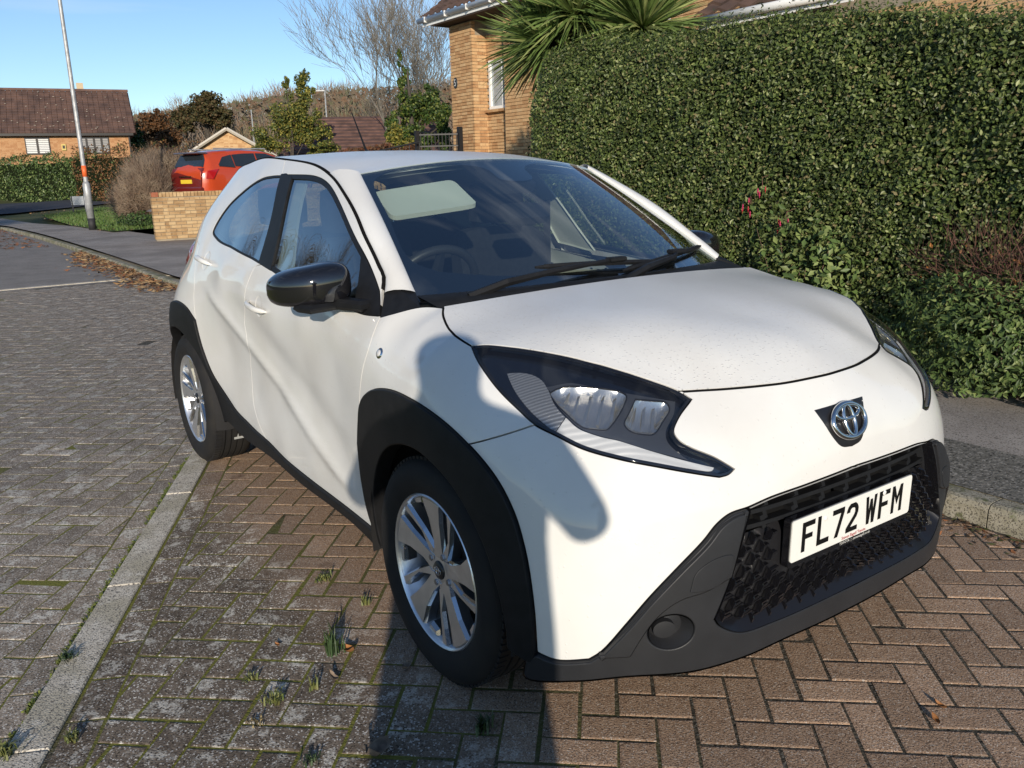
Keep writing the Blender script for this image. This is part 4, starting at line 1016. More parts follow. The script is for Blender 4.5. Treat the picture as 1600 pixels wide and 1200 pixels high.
quad_slab('windscreen_sticker', [on_ws(.985, .84, .001), on_ws(.985, .94, .001), on_ws(.955, .94, .001), on_ws(.955, .84, .001)], .0006, mat('sticker_pale', (.45, .55, .60), .6), SCREEN)
c = [on_ws(.80, -.10, -.12), on_ws(.80, .26, -.12), on_ws(.68, .25, -.13), on_ws(.68, -.10, -.13)]
c = [np.array(p) for p in c]
quad_slab('interior_mirror', c, .03, DARKTRIM, CAR, .3)
mb = MB(); p0 = on_ws(.97, 0, -.01); p1 = on_ws(.78, 0, -.012); mb.box(tuple((p0+p1)/2-[.02, 0, .02]), (.16, .17, .04), M=Matrix.Rotation(math.atan2(p0[2]-p1[2], p1[0]-p0[0]), 3, 'Y')); mb.build('camera_housing', DARKTRIM, SCREEN)
mb = MB(); q0 = Vector((-.75, 0, 1.51)); mb.tube([q0, q0+Vector((-.03, 0, .02)), q0+Vector((-.16, 0, .20))], [.012, .006, .003], 6); mb.build('aerial', BLK, CAR)
# ================================================================== GROUND
def sstep(a, b, t): t = np.clip((np.asarray(t, float)-a)/(b-a), 0, 1); return t*t*(3-2*t)
def terr(x, y):
    x = np.asarray(x, float); y = np.asarray(y, float); t = -x
    z = .35*sstep(32, 52, t)+1.5*sstep(56, 64, t)+7.5*sstep(78, 150, t)+6*sstep(150, 260, t)
    z = z+.75*sstep(4.6, 8.5, y)*sstep(5, 9, t)*(1-sstep(30, 45, t))
    return z
def ground_mat(name, c1, c2, scale, rough=.9, speck=None, sscale=300, c3=None, bump=.3, lich=None):
    m, n, b = nodes_of(name); b.inputs['Roughness'].default_value = rough; b.inputs['Specular IOR Level'].default_value = .25
    g = n.nodes.new('ShaderNodeNewGeometry')
    def noise(sc, det=6):
        t = n.nodes.new('ShaderNodeTexNoise'); t.inputs['Scale'].default_value = sc; t.inputs['Detail'].default_value = det; n.links.new(g.outputs['Position'], t.inputs['Vector']); return t
    def ramp(src, p0, p1, ca=(0, 0, 0, 1), cb=(1, 1, 1, 1)):
        r = n.nodes.new('ShaderNodeValToRGB'); r.color_ramp.elements[0].position = p0; r.color_ramp.elements[1].position = p1
        r.color_ramp.elements[0].color = ca; r.color_ramp.elements[1].color = cb; n.links.new(src, r.inputs[0]); return r
    def mix(fac, a, bcol, mode='MIX'):
        x = n.nodes.new('ShaderNodeMix'); x.data_type = 'RGBA'; x.blend_type = mode
        n.links.new(fac, x.inputs[0])
        for k, v in ((6, a), (7, bcol)):
            if isinstance(v, tuple): x.inputs[k].default_value = (*v, 1)
            else: n.links.new(v, x.inputs[k])
        return x.outputs[2]
    t = noise(scale); col = ramp(t.outputs['Fac'], .35, .65, (*c1, 1), (*c2, 1)).outputs[0]
    if c3:
        t3 = noise(scale*.22, 3); col = mix(ramp(t3.outputs['Fac'], .45, .62).outputs[0], col, c3)
    if lich:
        tl = noise(11, 5); tl2 = noise(45, 3)
        f = n.nodes.new('ShaderNodeMath'); f.operation = 'MULTIPLY'; n.links.new(ramp(tl.outputs['Fac'], .55, .61).outputs[0], f.inputs[0]); n.links.new(ramp(tl2.outputs['Fac'], .38, .55).outputs[0], f.inputs[1])
        col = mix(f.outputs[0], col, lich)
    hgt = noise(sscale*.7, 2)
    if speck:
        v = n.nodes.new('ShaderNodeTexVoronoi'); v.inputs['Scale'].default_value = sscale; n.links.new(g.outputs['Position'], v.inputs['Vector'])
        sp = n.nodes.new('ShaderNodeSeparateColor'); n.links.new(v.outputs['Color'], sp.inputs[0])
        col = mix(ramp(sp.outputs[0], .83, .92).outputs[0], col, speck)
        col = mix(ramp(sp.outputs[1], .82, .9).outputs[0], col, tuple(c*.45 for c in c1))
    n.links.new(col, b.inputs['Base Color'])
    bp = n.nodes.new('ShaderNodeBump'); bp.inputs['Strength'].default_value = bump; bp.inputs['Distance'].default_value = .004
    n.links.new(hgt.outputs['Fac'], bp.inputs['Height']); n.links.new(bp.outputs[0], b.inputs['Normal'])
    return m, n, b, col, mix, ramp, g
# base terrain
xs_ = np.concatenate([np.linspace(-420, -60, 40), np.linspace(-58, 14, 60), [30, 80, 200, 420]]); ys_ = np.concatenate([[-420, -250, -150, -90], np.linspace(-60, 60, 61), np.linspace(70, 260, 20), [420]])
V = []; F = []
for x in xs_:
    for y in ys_: V.append((x, y, float(terr(x, y))-.06))
ny = len(ys_)
for i in range(len(xs_)-1):
    for j in range(ny-1): F.append((i*ny+j, (i+1)*ny+j, (i+1)*ny+j+1, i*ny+j+1))
GRASSM = ground_mat('meadow', (.045, .06, .02), (.08, .085, .035), .8)[0]
tag(mesh_obj('ground', V, F, GRASSM, None, True), kind='structure')
def sheet(name, poly, m, z=0., step=2., follow=True, kind='structure', parent=None):
    P = join(np.array(poly, float)); UVt, Ft = triangulate(P, (), step)
    V = [(u, v, z+(float(terr(u, v)) if follow else 0)) for u, v in UVt]
    o = mesh_obj(name, V, [tuple(f) for f in Ft], m, parent)
    if parent is None: tag(o, kind=kind)
    return o
def xy(px, z=0.): p = on_z(px, z); return (p[0], p[1])
# asphalt of the road beyond the block paving, and the crossing road
ASPH = ground_mat('road_asphalt', (.21, .19, .17), (.28, .255, .23), 2.5, speck=(.3, .28, .26), sscale=160)[0]
ASPHD = ground_mat('far_road_asphalt', (.045, .05, .065), (.06, .065, .08), 1.)[0]
PATHM = ground_mat('footway_asphalt', (.28, .248, .22), (.37, .333, .30), 3.5, speck=(.36, .34, .32), sscale=170, c3=(.22, .195, .175))[0]
COARSE = ground_mat('coarse_verge_asphalt', (.12, .115, .10), (.21, .195, .17), 30, speck=(.32, .30, .27), sscale=110, bump=.8)[0]
LAWN = ground_mat('lawn_soil', (.05, .085, .018), (.085, .13, .03), 6)[0]
SOIL = ground_mat('bed_soil', (.035, .026, .018), (.06, .045, .03), 14, speck=(.12, .08, .05), sscale=90)[0]
kerb_line = crom(np.array([(6., 1.39), (3., 1.39), (0, 1.39), (-4., 1.37), (-6.5, 1.18), (-9, .97), (-12, .97), (-16.2, .97), (-19, .95), (-22.6, .89), (-26, .75), (-29.5, .50), (-33, -.6), (-36, -3.)]), .3)
sheet('road', [(-10.4, 1.5), (-10.4, -16), (-34, -16), (-40, -6), (-33.2, -.2), (-30, .6), (-22, 1.1)], ASPH, -.028, 1.5, False)
sheet('far_road', [(-40, -30), (-30, -30), (-36, -6), (-40.5, 2.), (-50, 10), (-56, 16), (-58, 14), (-52, 4), (-48, -8)], ASPHD, .02, 2.)
# footway behind the kerb
back = [(6., 3.6), (-4, 3.6), (-8, 4.2), (-17.5, 4.6), (-18.8, 3.1), (-22, 2.9), (-25, 2.55), (-30, 1.6), (-36, 1.2), (-40, -1.), (-37, -4)]
sheet('footway', [tuple(p+np.array([0, .11])) for p in kerb_line]+back[::-1], PATHM, .098, .8, False)
sheet('footway_margin', [(6, 1.5), (-5, 1.48), (-6.5, 1.32), (-7.5, 1.9), (-3, 2.06), (6, 2.06)], COARSE, .102, .6, False)
sheet('driveway', [(-17.5, 4.6), (-18.6, 3.2), (-18.9, 6), (-19.3, 12), (-27, 12), (-27, 4.0), (-26, 3.4), (-22, 3.0), (-19.2, 2.95), (-18.7, 3.05)], PATHM, .06, 1.) if False else None
lawn_poly = [xy((66, 338), .12), xy((110, 352), .12), xy((175, 362), .12), xy((243, 357), .12), (-22.5, 6.), (-40, 10.), (-44, 6)]
sheet('lawn', lawn_poly, LAWN, .125, 1.2, False)
V = []; F = []
lp = join(np.array(lawn_poly)); c = rng.uniform(lp.min(0), lp.max(0), (26000, 2)); c = c[inside(c, lp)]
for x, y in c:
    a = rng.uniform(0, 6.28); h = rng.uniform(.05, .12); w = .012; k = len(V)
    V += [(x-w*math.cos(a), y-w*math.sin(a), .12), (x+w*math.cos(a), y+w*math.sin(a), .12), (x+rng.normal(0, .03), y+rng.normal(0, .03), .12+h)]; F.append((k, k+1, k+2))
tag(mesh_obj('grass', V, F, mat('grass_blade', (.06, .12, .02), .6, var=.4, vscale=3, col2=(.09, .13, .03))), 'short green grass round the foot of the lamp post', 'grass', kind='stuff')
sheet('planting_bed', [(6, 3.0), (1.7, 2.95), (1.2, 3.0), (.75, 3.12), (.3, 3.32), (-1, 3.42), (-4.2, 3.45), (-4.4, 4.8), (6, 4.8)], SOIL, .115, .6, False)
# kerb stones
KERBM = ground_mat('kerb_concrete', (.26, .24, .18), (.37, .345, .28), 18, speck=(.12, .11, .10), sscale=220, c3=(.17, .17, .10), lich=(.12, .13, .06))[0]
KERB = empty('kerb', (0, 0, 0)); tag(KERB, kind='structure')
L = np.concatenate([[0], np.cumsum(np.linalg.norm(np.diff(kerb_line, axis=0), axis=1))])
def kl(d): return np.array([np.interp(d, L, kerb_line[:, 0]), np.interp(d, L, kerb_line[:, 1])])
kp = [(0, -.1), (0, .075), (.012, .094), (.03, .1), (.125, .1), (.125, -.1)]
kmesh = None; d = 0.; joint0 = 6.-1.66     # a joint shows at x = 1.66
d = joint0 % .915
while d+.9 < L[-1]:
    a, b = kl(d), kl(d+.909); e = (b-a)/np.linalg.norm(b-a); nrm = np.array([e[1], -e[0]]); nrm = nrm if nrm[1] > 0 else -nrm
    low = 0.
    mx = (a[0]+b[0])/2
    if mx < -6: low = .045
    if kmesh is None:
        V = [(x, u, v) for x in (0, .909) for u, v in kp]; n = len(kp)
        F = [tuple(range(n)), tuple(range(2*n-1, n-1, -1))]+[(i, n+i, n+(i+1) % n, (i+1) % n) for i in range(n)]
        o = mesh_obj('kerb_stone', V, F, KERBM, KERB); fix_normals(o); kmesh = o.data
    else: o = link(bpy.data.objects.new('kerb_stone', kmesh), KERB)
    ang = math.atan2(e[1], e[0]); flip = nrm[0]*-e[1]+nrm[1]*e[0]
    if flip < 0: ang += math.pi; a = b
    o.location = (a[0], a[1], rnd.uniform(-.003, .003)-low); o.rotation_euler = (0, 0, ang+rnd.uniform(-.004, .004)); d += .915
# ---------------------------------------------------------------- block paving
def paver_mat(name, c1, c2, brown_on=1.):
    m, n, b, col, mix, ramp, g = ground_mat(name, c1, c2, 26, speck=(.58, .55, .50), sscale=240, bump=.55, lich=(.50, .47, .41))
    m2n = n
    sx = n.nodes.new('ShaderNodeSeparateXYZ'); n.links.new(g.outputs['Position'], sx.inputs[0])
    # browner, cleaner blocks in the strip sheltered by parked cars
    mr = n.nodes.new('ShaderNodeMapRange'); mr.inputs[1].default_value = -1.15; mr.inputs[2].default_value = -.68; mr.inputs[4].default_value = brown_on; mr.interpolation_type = 'SMOOTHSTEP'; n.links.new(sx.outputs[1], mr.inputs[0])
    t = n.nodes.new('ShaderNodeTexNoise'); t.inputs['Scale'].default_value = 35; t.inputs['Detail'].default_value = 6; n.links.new(g.outputs['Position'], t.inputs['Vector'])
    v = n.nodes.new('ShaderNodeTexVoronoi'); v.inputs['Scale'].default_value = 360; n.links.new(g.outputs['Position'], v.inputs['Vector'])
    sp = n.nodes.new('ShaderNodeSeparateColor'); n.links.new(v.outputs['Color'], sp.inputs[0])
    brown = ramp(t.outputs['Fac'], .3, .7, (.33, .215, .140, 1), (.43, .295, .20, 1)).outputs[0]
    brown = mix(ramp(sp.outputs[0], .86, .96).outputs[0], brown, (.58, .50, .42)); brown = mix(ramp(sp.outputs[1], .8, .9).outputs[0], brown, (.13, .085, .06))
    c2 = mix(mr.outputs[0], col, brown)
    # per-block tint from the object
    oi = n.nodes.new('ShaderNodeObjectInfo')
    # oil drips under the nose: irregular dark patches
    to = n.nodes.new('ShaderNodeTexNoise'); to.inputs['Scale'].default_value = 3.2; to.inputs['Detail'].default_value = 8; n.links.new(g.outputs['Position'], to.inputs['Vector'])
    oil = ramp(to.outputs['Fac'], .66, .74).outputs[0]
    dk = n.nodes.new('ShaderNodeMath'); dk.operation = 'MULTIPLY'; n.links.new(oil, dk.inputs[0]); n.links.new(mr.outputs[0], dk.inputs[1])
    c3 = mix(dk.outputs[0], c2, (.06, .03, .02))
    hsv = n.nodes.new('ShaderNodeHueSaturation'); vv_ = n.nodes.new('ShaderNodeMapRange'); n.links.new(oi.outputs['Random'], vv_.inputs[0]); vv_.inputs[3].default_value = .78; vv_.inputs[4].default_value = 1.18
    n.links.new(vv_.outputs[0], hsv.inputs['Value']); n.links.new(c3, hsv.inputs['Color']); n.links.new(hsv.outputs[0], b.inputs['Base Color'])
    return m
PAVER = paver_mat('paver_concrete', (.125, .098, .074), (.205, .165, .127)); PAVER2 = paver_mat('road_paver_concrete', (.225, .185, .145), (.34, .285, .23), 0.)
def joint_mat():
    m, n, b, col, mix, ramp, g = ground_mat('joint_sand_and_moss', (.05, .043, .032), (.10, .087, .065), 60, speck=(.16, .15, .13), sscale=190, bump=1.)
    t = n.nodes.new('ShaderNodeTexNoise'); t.inputs['Scale'].default_value = 2.6; t.inputs['Detail'].default_value = 6; n.links.new(g.outputs['Position'], t.inputs['Vector'])
    sx = n.nodes.new('ShaderNodeSeparateXYZ'); n.links.new(g.outputs['Position'], sx.inputs[0])
    mr = n.nodes.new('ShaderNodeMapRange'); mr.inputs[1].default_value = -.45; mr.inputs[2].default_value = -1.0; n.links.new(sx.outputs[1], mr.inputs[0])
    f = n.nodes.new('ShaderNodeMath'); f.operation = 'MULTIPLY'; n.links.new(ramp(t.outputs['Fac'], .30, .46).outputs[0], f.inputs[0]); n.links.new(mr.outputs[0], f.inputs[1])
    n.links.new(mix(f.outputs[0], col, (.15, .15, .03)), b.inputs['Base Color']); return m
JOINT = joint_mat()
EA, EB = np.array([-1.19, -.80]), np.array([.98, -1.845]); ED = (EB-EA)/np.linalg.norm(EB-EA); EN = np.array([-ED[1], ED[0]])   # EN points to the parking side
EN = EN if EN[1] > 0 else -EN
EW = .118
def side_of(P): return (np.asarray(P)-EA)@EN      # 0 at the parking-side face of the edging; negative = road side
sheet('paving_bed', [(-10.4, 1.45), (-10.4, -16), (9, -16), (9, 1.45)], JOINT, -.0260, 3., False)
sheet('parking_bed', [tuple(EA-ED*5.2+EN*-.03), tuple(EB+ED*9+EN*-.03), (9, 1.42), (-5., 1.42)], JOINT, -.0022, 2., False)
# herringbone at 49 degrees
TH = math.radians(49); U1 = np.array([math.cos(TH), math.sin(TH)]); U2 = np.array([-U1[1], U1[0]])
O_ = np.array([1.919, -.113])
def clip_half(poly, p, nrm):      # keep points with (q-p).n >= 0
    out = []
    for i in range(len(poly)):
        a, b = poly[i], poly[(i+1) % len(poly)]; da, db = (a-p)@nrm, (b-p)@nrm
        if da >= 0: out.append(a)
        if (da >= 0) != (db >= 0): out.append(a+(b-a)*(da/(da-db)))
    return out
blocks = []      # (polygon, level)
JW = .0046
def herring(keep, clips, level):
    R_ = 95
    for i in range(-R_, R_):
        for j in range(-R_, R_):
            # unit cell of the 2:1 herringbone: blocks on lattice (i, j) with i-j = 0 mod 4 (along) and 1+... (across)
            q = (i-j) % 4
            if q == 0: rect_ = ((i, j), (2, 1))
            elif q == 3: rect_ = ((i, j), (1, 2))
            else: continue
            (a, b), (w, h) = rect_
            c = O_+U1*(a+w/2)*.1+U2*(b+h/2)*.1
            if not keep(c): continue
            jw_ = JW if level == 0 else .0034
            dx, dy = w*.05-jw_, h*.05-jw_
            jx, jy = rnd.gauss(0, .0012), rnd.gauss(0, .0012)
            c2 = c+U1*jx+U2*jy; ro = rnd.gauss(0, .010)
            A, B = U1*math.cos(ro)+U2*math.sin(ro), U2*math.cos(ro)-U1*math.sin(ro)
            poly = [c2-A*dx-B*dy, c2+A*dx-B*dy, c2+A*dx+B*dy, c2-A*dx+B*dy]
            for p, nn in clips:
                poly = clip_half(poly, p, nn)
                if len(poly) < 3: break
            if len(poly) >= 3:
                P = np.array(poly); ar = .5*abs(np.sum(P[:, 0]*np.roll(P[:, 1], -1)-P[:, 1]*np.roll(P[:, 0], -1)))
                if ar > .0004: blocks.append((P, level))
def vis(c):      # roughly in view
    p = project(np.array([[c[0], c[1], 0]]))[0]; return -160 < p[0] < 1760 and p[1] < 1420 and (np.array([c[0], c[1], 0])-CAMP)@AD > .5
c0 = EA+EN*.110; herring(lambda c: side_of(c) > -.03 and c[1] < 1.42 and -4.6 < c[0] < 3.4 and vis(c), [(c0, EN), (np.array([0, 1.375]), np.array([0, -1.]))], 0.)
c1 = EA-EN*(EW+.108); herring(lambda c: side_of(c) < -.09 and c[0] > -10.35 and c[1] < 1.42 and vis(c), [(c1, -EN), (np.array([0, 1.36]), np.array([0, -1.]))], -.024)
# straight course each side of the edging
for off, lev in ((.055, 0.), (-(EW+.055), -.024)):
    t = -4.2
    while t < 4.5:
        c = EA+ED*(t+.1)+EN*off
        if vis(c):
            ro = rnd.gauss(0, .012); A = ED*math.cos(ro)+EN*math.sin(ro); B = EN*math.cos(ro)-ED*math.sin(ro); dx, dy = .0968, .0468
            blocks.append((np.array([c-A*dx-B*dy, c+A*dx-B*dy, c+A*dx+B*dy, c-A*dx+B*dy]), lev))
        t += .2
def block_geo(P, lev):
    a = .5*np.sum(P[:, 0]*np.roll(P[:, 1], -1)-P[:, 1]*np.roll(P[:, 0], -1))
    if a < 0: P = P[::-1]
    n = len(P); I = inset(P, .0050); h = rnd.gauss(0, .0007); tx, ty = rnd.gauss(0, .004), rnd.gauss(0, .004); c = P.mean(0)
    def z(p, q): return lev+h+q+(p[0]-c[0])*tx+(p[1]-c[1])*ty
    V = [(*p, z(p, -.05)) for p in P]+[(*p, z(p, -.0012)) for p in P]+[(*p, z(p, 0)) for p in I]
    F = [(i, (i+1) % n, n+(i+1) % n, n+i) for i in range(n)]+[(n+i, n+(i+1) % n, 2*n+(i+1) % n, 2*n+i) for i in range(n)]+[tuple(range(2*n, 3*n))]
    return V, F
def apparent(P, lev):
    q = project(np.column_stack([P, np.full(len(P), lev)]))
    if q[:, 0].max() < 0 or q[:, 0].min() > 1600 or q[:, 1].min() > 1200: return 0
    ar = .5*abs(np.sum(q[:, 0]*np.roll(q[:, 1], -1)-q[:, 1]*np.roll(q[:, 0], -1)))
    c = P.mean(0)
    if -1.6 < c[0] < 1.88 and -.72 < c[1] < .75: ar *= .02      # under the car
    return ar
order = sorted(range(len(blocks)), key=lambda k: -apparent(*blocks[k]))
PAV = empty('block_paving', (0, 0, 0)); tag(PAV, kind='structure')
for k in order[:300]:
    V, F = block_geo(*blocks[k]); V = np.array(V); c = V.mean(0); o = mesh_obj('paver', V-c, F, PAVER if blocks[k][1] == 0 else PAVER2, PAV); o.location = c
mb = MB()
for k in order[300:]: mb.add(*block_geo(*blocks[k]), 0 if blocks[k][1] == 0 else 1)
o = mb.build('paver_field', None, PAV, mats=[PAVER, PAVER2]); tag(o, kind='stuff')
# concrete edging units
EDGE = ground_mat('edging_concrete', (.50, .455, .38), (.62, .57, .49), 22, speck=(.12, .11, .10), sscale=260, c3=(.44, .40, .31), lich=(.62, .58, .5), bump=.6)[0]
EG = empty('paving_edging', (0, 0, 0)); tag(EG, kind='structure'); t = -4.2+.12
while t < 4.5:
    mb = MB(); c = EA+ED*(t+.45)-EN*EW/2; mb.box((0, 0, -.04), (.911, EW-.006, .09), bev=.004)
    o = mb.build('edging_stone', EDGE, EG); fix_normals(o); o.location = (c[0], c[1], rnd.uniform(-.002, .002)); o.rotation_euler = (0, rnd.gauss(0, .002), math.atan2(ED[1], ED[0])+rnd.gauss(0, .003)); t += .915
mb = MB(); mb.box((0, 0, -.02), (.12, 18, .05)); o = mb.build('paving_band', EDGE); o.location = (-10.4, -7.6, -.022); o.rotation_euler = (0, 0, .03); tag(o, kind='structure')
# moss and weeds along the joints: countable tufts, fallen leaves, litter
def blades(c, n, h, spread, lean=.5, w=.0028):
    V = []; F = []
    for _ in range(n):
        a = rnd.uniform(0, 6.283); r = abs(rnd.gauss(0, spread*.3)); b = rnd.uniform(0, 6.283); hh = h*rnd.uniform(.5, 1.1); ln = lean*rnd.uniform(.3, 1)*hh
        x, y = c[0]+r*math.cos(b), c[1]+r*math.sin(b); k = len(V); dx, dy = math.cos(a)*ln, math.sin(a)*ln; px_, py_ = -math.sin(a)*w, math.cos(a)*w
        V += [(x-px_, y-py_, c[2]), (x+px_, y+py_, c[2]), (x+dx*.4-px_*.8, y+dy*.4-py_*.8, c[2]+hh*.65), (x+dx*.4+px_*.8, y+dy*.4+py_*.8, c[2]+hh*.65), (x+dx, y+dy, c[2]+hh*(.95 if lean < .8 else .7))]
        F += [(k, k+1, k+3, k+2), (k+2, k+3, k+4)]
    return V, F
WEED = mat('weed_green', (.075, .105, .025), .6, var=.5, vscale=30, col2=(.16, .15, .05)); WEED2 = mat('weed_dark', (.035, .065, .02), .55, var=.4, vscale=40); DRYW = mat('weed_dry', (.22, .17, .08), .8, var=.4, vscale=60)
tufts = [((519, 1020), 60, .085, .05, .45, WEED2, 'dark upright grass tuft beside a curled orange leaf on the paving'), ((430, 1098), 55, .045, .05, .9, WEED, 'yellow-green grass tuft with a broad-leaved seedling in the paving joint'), ((490, 1076), 22, .04, .03, .6, WEED, 'small pale grass tuft between two larger tufts on the paving'), ((393, 1062), 26, .028, .035, 1.1, WEED, 'flat star-shaped weed in a mossy paving joint'), ((505, 905), 60, .035, .06, .9, WEED, 'spreading green weed in the paving beside the sill of the white car'), ((571, 945), 26, .04, .03, .6, WEED, 'thin grass tuft by the front tyre of the white car'), ((757, 1140), 60, .05, .05, .7, WEED2, 'green grass tuft in the shadow before the front tyre'), ((112, 1155), 55, .035, .04, .8, WEED, 'green tuft against the concrete edging on the parking side'), ((487, 1190), 34, .03, .045, .9, WEED2, 'low green weed at the foot of the picture frame beyond the crumpled leaf') , ((400, 1130), 30, .025, .04, 1., DRYW, 'dry brown weed below the yellow-green tuft'), ((8, 1182), 70, .05, .06, .8, WEED, 'leafy green weed on the road side of the edging'), ((108, 1030), 60, .04, .05, .9, WEED2, 'dark weed growing against the road face of the edging'), ((695, 1030), 40, .03, .06, 1.1, DRYW, 'withered brown weed next to the front tyre tread')]
for px, n, h, sp_, ln, mm, lb in tufts:
    if 'picture' in lb: lb = 'low green weed next to the crumpled dead leaf on the paving'
    p = on_z(px, 0 if side_of(on_z(px)[:2]) > -EW else -.024); V, F = blades(p*0, n, h, sp_, ln); o = mesh_obj('weed_tuft', V, F, mm); o.location = (p[0], p[1], p[2]-.004); tag(o, lb, 'weed', 'weeds in the paving joints')
# moss cushions along the edging (stuff)
V = []; F = []
for _ in range(420):
    t = rnd.uniform(-.6, 2.9); w = EA+ED*t-EN*(EW+rnd.uniform(.002, .02)+.002)
    if rnd.random() < .55 and math.sin(t*5.3)+math.sin(t*11.1+1) < .1: continue
    v, f = blades((w[0], w[1], -.03), 8, .022, .02, 1.0, .004); k = len(V); V += v; F += [tuple(i+k for i in g) for g in f]
tag(mesh_obj('moss', V, F, mat('moss_yellow', (.14, .16, .03), .9, var=.5, vscale=25, col2=(.08, .11, .02))), 'yellow-green moss and seedlings along the road face of the edging', 'moss', kind='stuff')
LEAFD = mat('dead_leaf_orange', (.34, .14, .035), .7, var=.5, vscale=25, col2=(.16, .07, .025)); LEAFG = mat('dead_leaf_grey', (.24, .18, .13), .8, var=.5, vscale=40)
def leaf_geo(L_, W_, curl, lobes=0):
    V = []; F = []; n = 9
    for i in range(n):
        t = i/(n-1); w = W_*math.sin(math.pi*min(1, t*.96+.04))**.8*(1+.25*math.sin(t*lobes) if lobes else 1)
        for s_ in (-1, -.4, .4, 1): V.append((t*L_-L_/2, s_*w/2, curl*(s_*s_*.6+(t-.5)**2*2.2)*L_+.002))
    for i in range(n-1):
        for j in range(3): F.append((i*4+j, i*4+4+j, i*4+5+j, i*4+1+j))
    return V, F
for px, L_, W_, cu, mm, lb in (((547, 1019), .055, .03, .35, LEAFD, 'curled orange leaf beside the dark grass tuft'), ((433, 1009), .022, .013, .3, LEAFD, 'tiny orange leaf in the mossy paving joint'), ((588, 1180), .075, .06, .42, LEAFG, 'crumpled grey-brown dead leaf in the shadow on the paving'), ((1468, 1104), .034, .014, .3, LEAFD, 'orange leaf, farther of two lying on one brown paver'), ((1462, 1126), .036, .015, .3, LEAFD, 'orange leaf, nearer the edge, of two lying on one brown paver'), ((522, 1060), .045, .016, .3, LEAFG, 'thin dry leaf curl below the dark grass tuft'), ((635, 1045), .035, .03, .4, LEAFG, 'small crumpled brown leaf by the front tyre')):
    if 'edge' in lb: lb = 'orange leaf lying at the end joint of a brown paver, with another behind'
    p = on_z(px, .002); V, F = leaf_geo(L_, W_, cu, 9 if mm is LEAFG else 0); o = mesh_obj('fallen_leaf', V, F, mm, None, True); o.location = p; o.rotation_euler = (rnd.uniform(-.2, .2), rnd.uniform(-.2, .2), rnd.uniform(0, 6)); tag(o, lb, 'leaf', 'fallen leaves on the paving')
# drifts of leaves in the gutters (uncountable)
def litter(name, region, n, size, mats, label):
    V = []; F = []; mi = []
    for _ in range(n):
        p = region(); a = rnd.uniform(0, 6.283); s_ = size*rnd.uniform(.6, 1.4); t = [rnd.gauss(0, .35) for _ in range(3)]; k = len(V)
        ca, sa = math.cos(a)*s_, math.sin(a)*s_
        V += [(p[0]-ca, p[1]-sa, p[2]+t[0]*s_*.5+s_*.2), (p[0]+sa*.5, p[1]-ca*.5, p[2]+s_*.1+t[1]*s_*.4), (p[0]+ca, p[1]+sa, p[2]+s_*.3+t[2]*s_*.5), (p[0]-sa*.5, p[1]+ca*.5, p[2]+s_*.1)]
        F += [(k, k+1, k+2), (k, k+2, k+3)]; q = rnd.randrange(len(mats)); mi += [q, q]
    return tag(mesh_obj(name, V, F, None, mats=mats, fmat=mi), label, 'leaves', kind='stuff')
LB = [mat('litter_tan', (.30, .17, .07), .8), mat('litter_rust', (.22, .085, .03), .8), mat('litter_brown', (.11, .065, .035), .85), mat('litter_pale', (.36, .25, .13), .8)]
def gut():
    x = rnd.uniform(-16.5, -8.6); y = np.interp(-x, -kerb_line[:, 0][np.argsort(-kerb_line[:, 0])], kerb_line[:, 1][np.argsort(-kerb_line[:, 0])]); q = -abs(rnd.gauss(0, .22)); return (x, y+q*(1 if x > -15 else .6), -.02+max(0, .05+q*.15)*rnd.random())
litter('leaf_drift', gut, 1500, .045, LB, 'tan fallen leaves drifted along the far kerb')
litter('leaf_scatter', lambda: (rnd.uniform(-31, -19), np.interp(0, [0, 1], [0, 0])+rnd.uniform(-1.2, .7)*1., -.02), 900, .05, LB[1:3], 'dark red-brown leaves scattered on the road by the kerb')
litter('kerb_debris', lambda: (rnd.uniform(.4, 2.6), 1.385-abs(rnd.gauss(0, .075)), .0), 700, .014, [LB[2], LB[1], mat('debris_dark', (.04, .028, .02), .9), mat('moss_dark', (.05, .06, .015), .9)], 'dark crumbled leaves and moss in the gutter below the near kerb')
litter('lawn_leaves', lambda: (lambda p: (p[0], p[1], .13))(lp.min(0)+(lp.max(0)-lp.min(0))*np.array([rnd.random(), rnd.random()*.35])), 260, .05, LB, 'brown leaves lying along the lawn edge')
# ================================================================== PLANTS AND BUILDINGS
def np_mesh(name, V, F, mats, parent=None, fmat=None, smooth=False):
    V = np.ascontiguousarray(V, dtype=np.float32); F = np.ascontiguousarray(F, dtype=np.int32); k = F.shape[1]
    me = bpy.data.meshes.new(name); me.vertices.add(len(V)); me.vertices.foreach_set('co', V.ravel())
    me.loops.add(F.size); me.loops.foreach_set('vertex_index', F.ravel()); me.polygons.add(len(F))
    me.polygons.foreach_set('loop_start', np.arange(0, F.size, k, dtype=np.int32)); me.polygons.foreach_set('loop_total', np.full(len(F), k, dtype=np.int32))
    for m in mats: me.materials.append(m)
    if fmat is not None: me.polygons.foreach_set('material_index', np.ascontiguousarray(fmat, dtype=np.int32))
    if smooth: me.polygons.foreach_set('use_smooth', np.ones(len(F), dtype=bool))
    me.update(calc_edges=True)
    return link(bpy.data.objects.new(name, me), parent)
def unit(a): return a/np.maximum(np.linalg.norm(a, axis=1), 1e-9)[:, None]
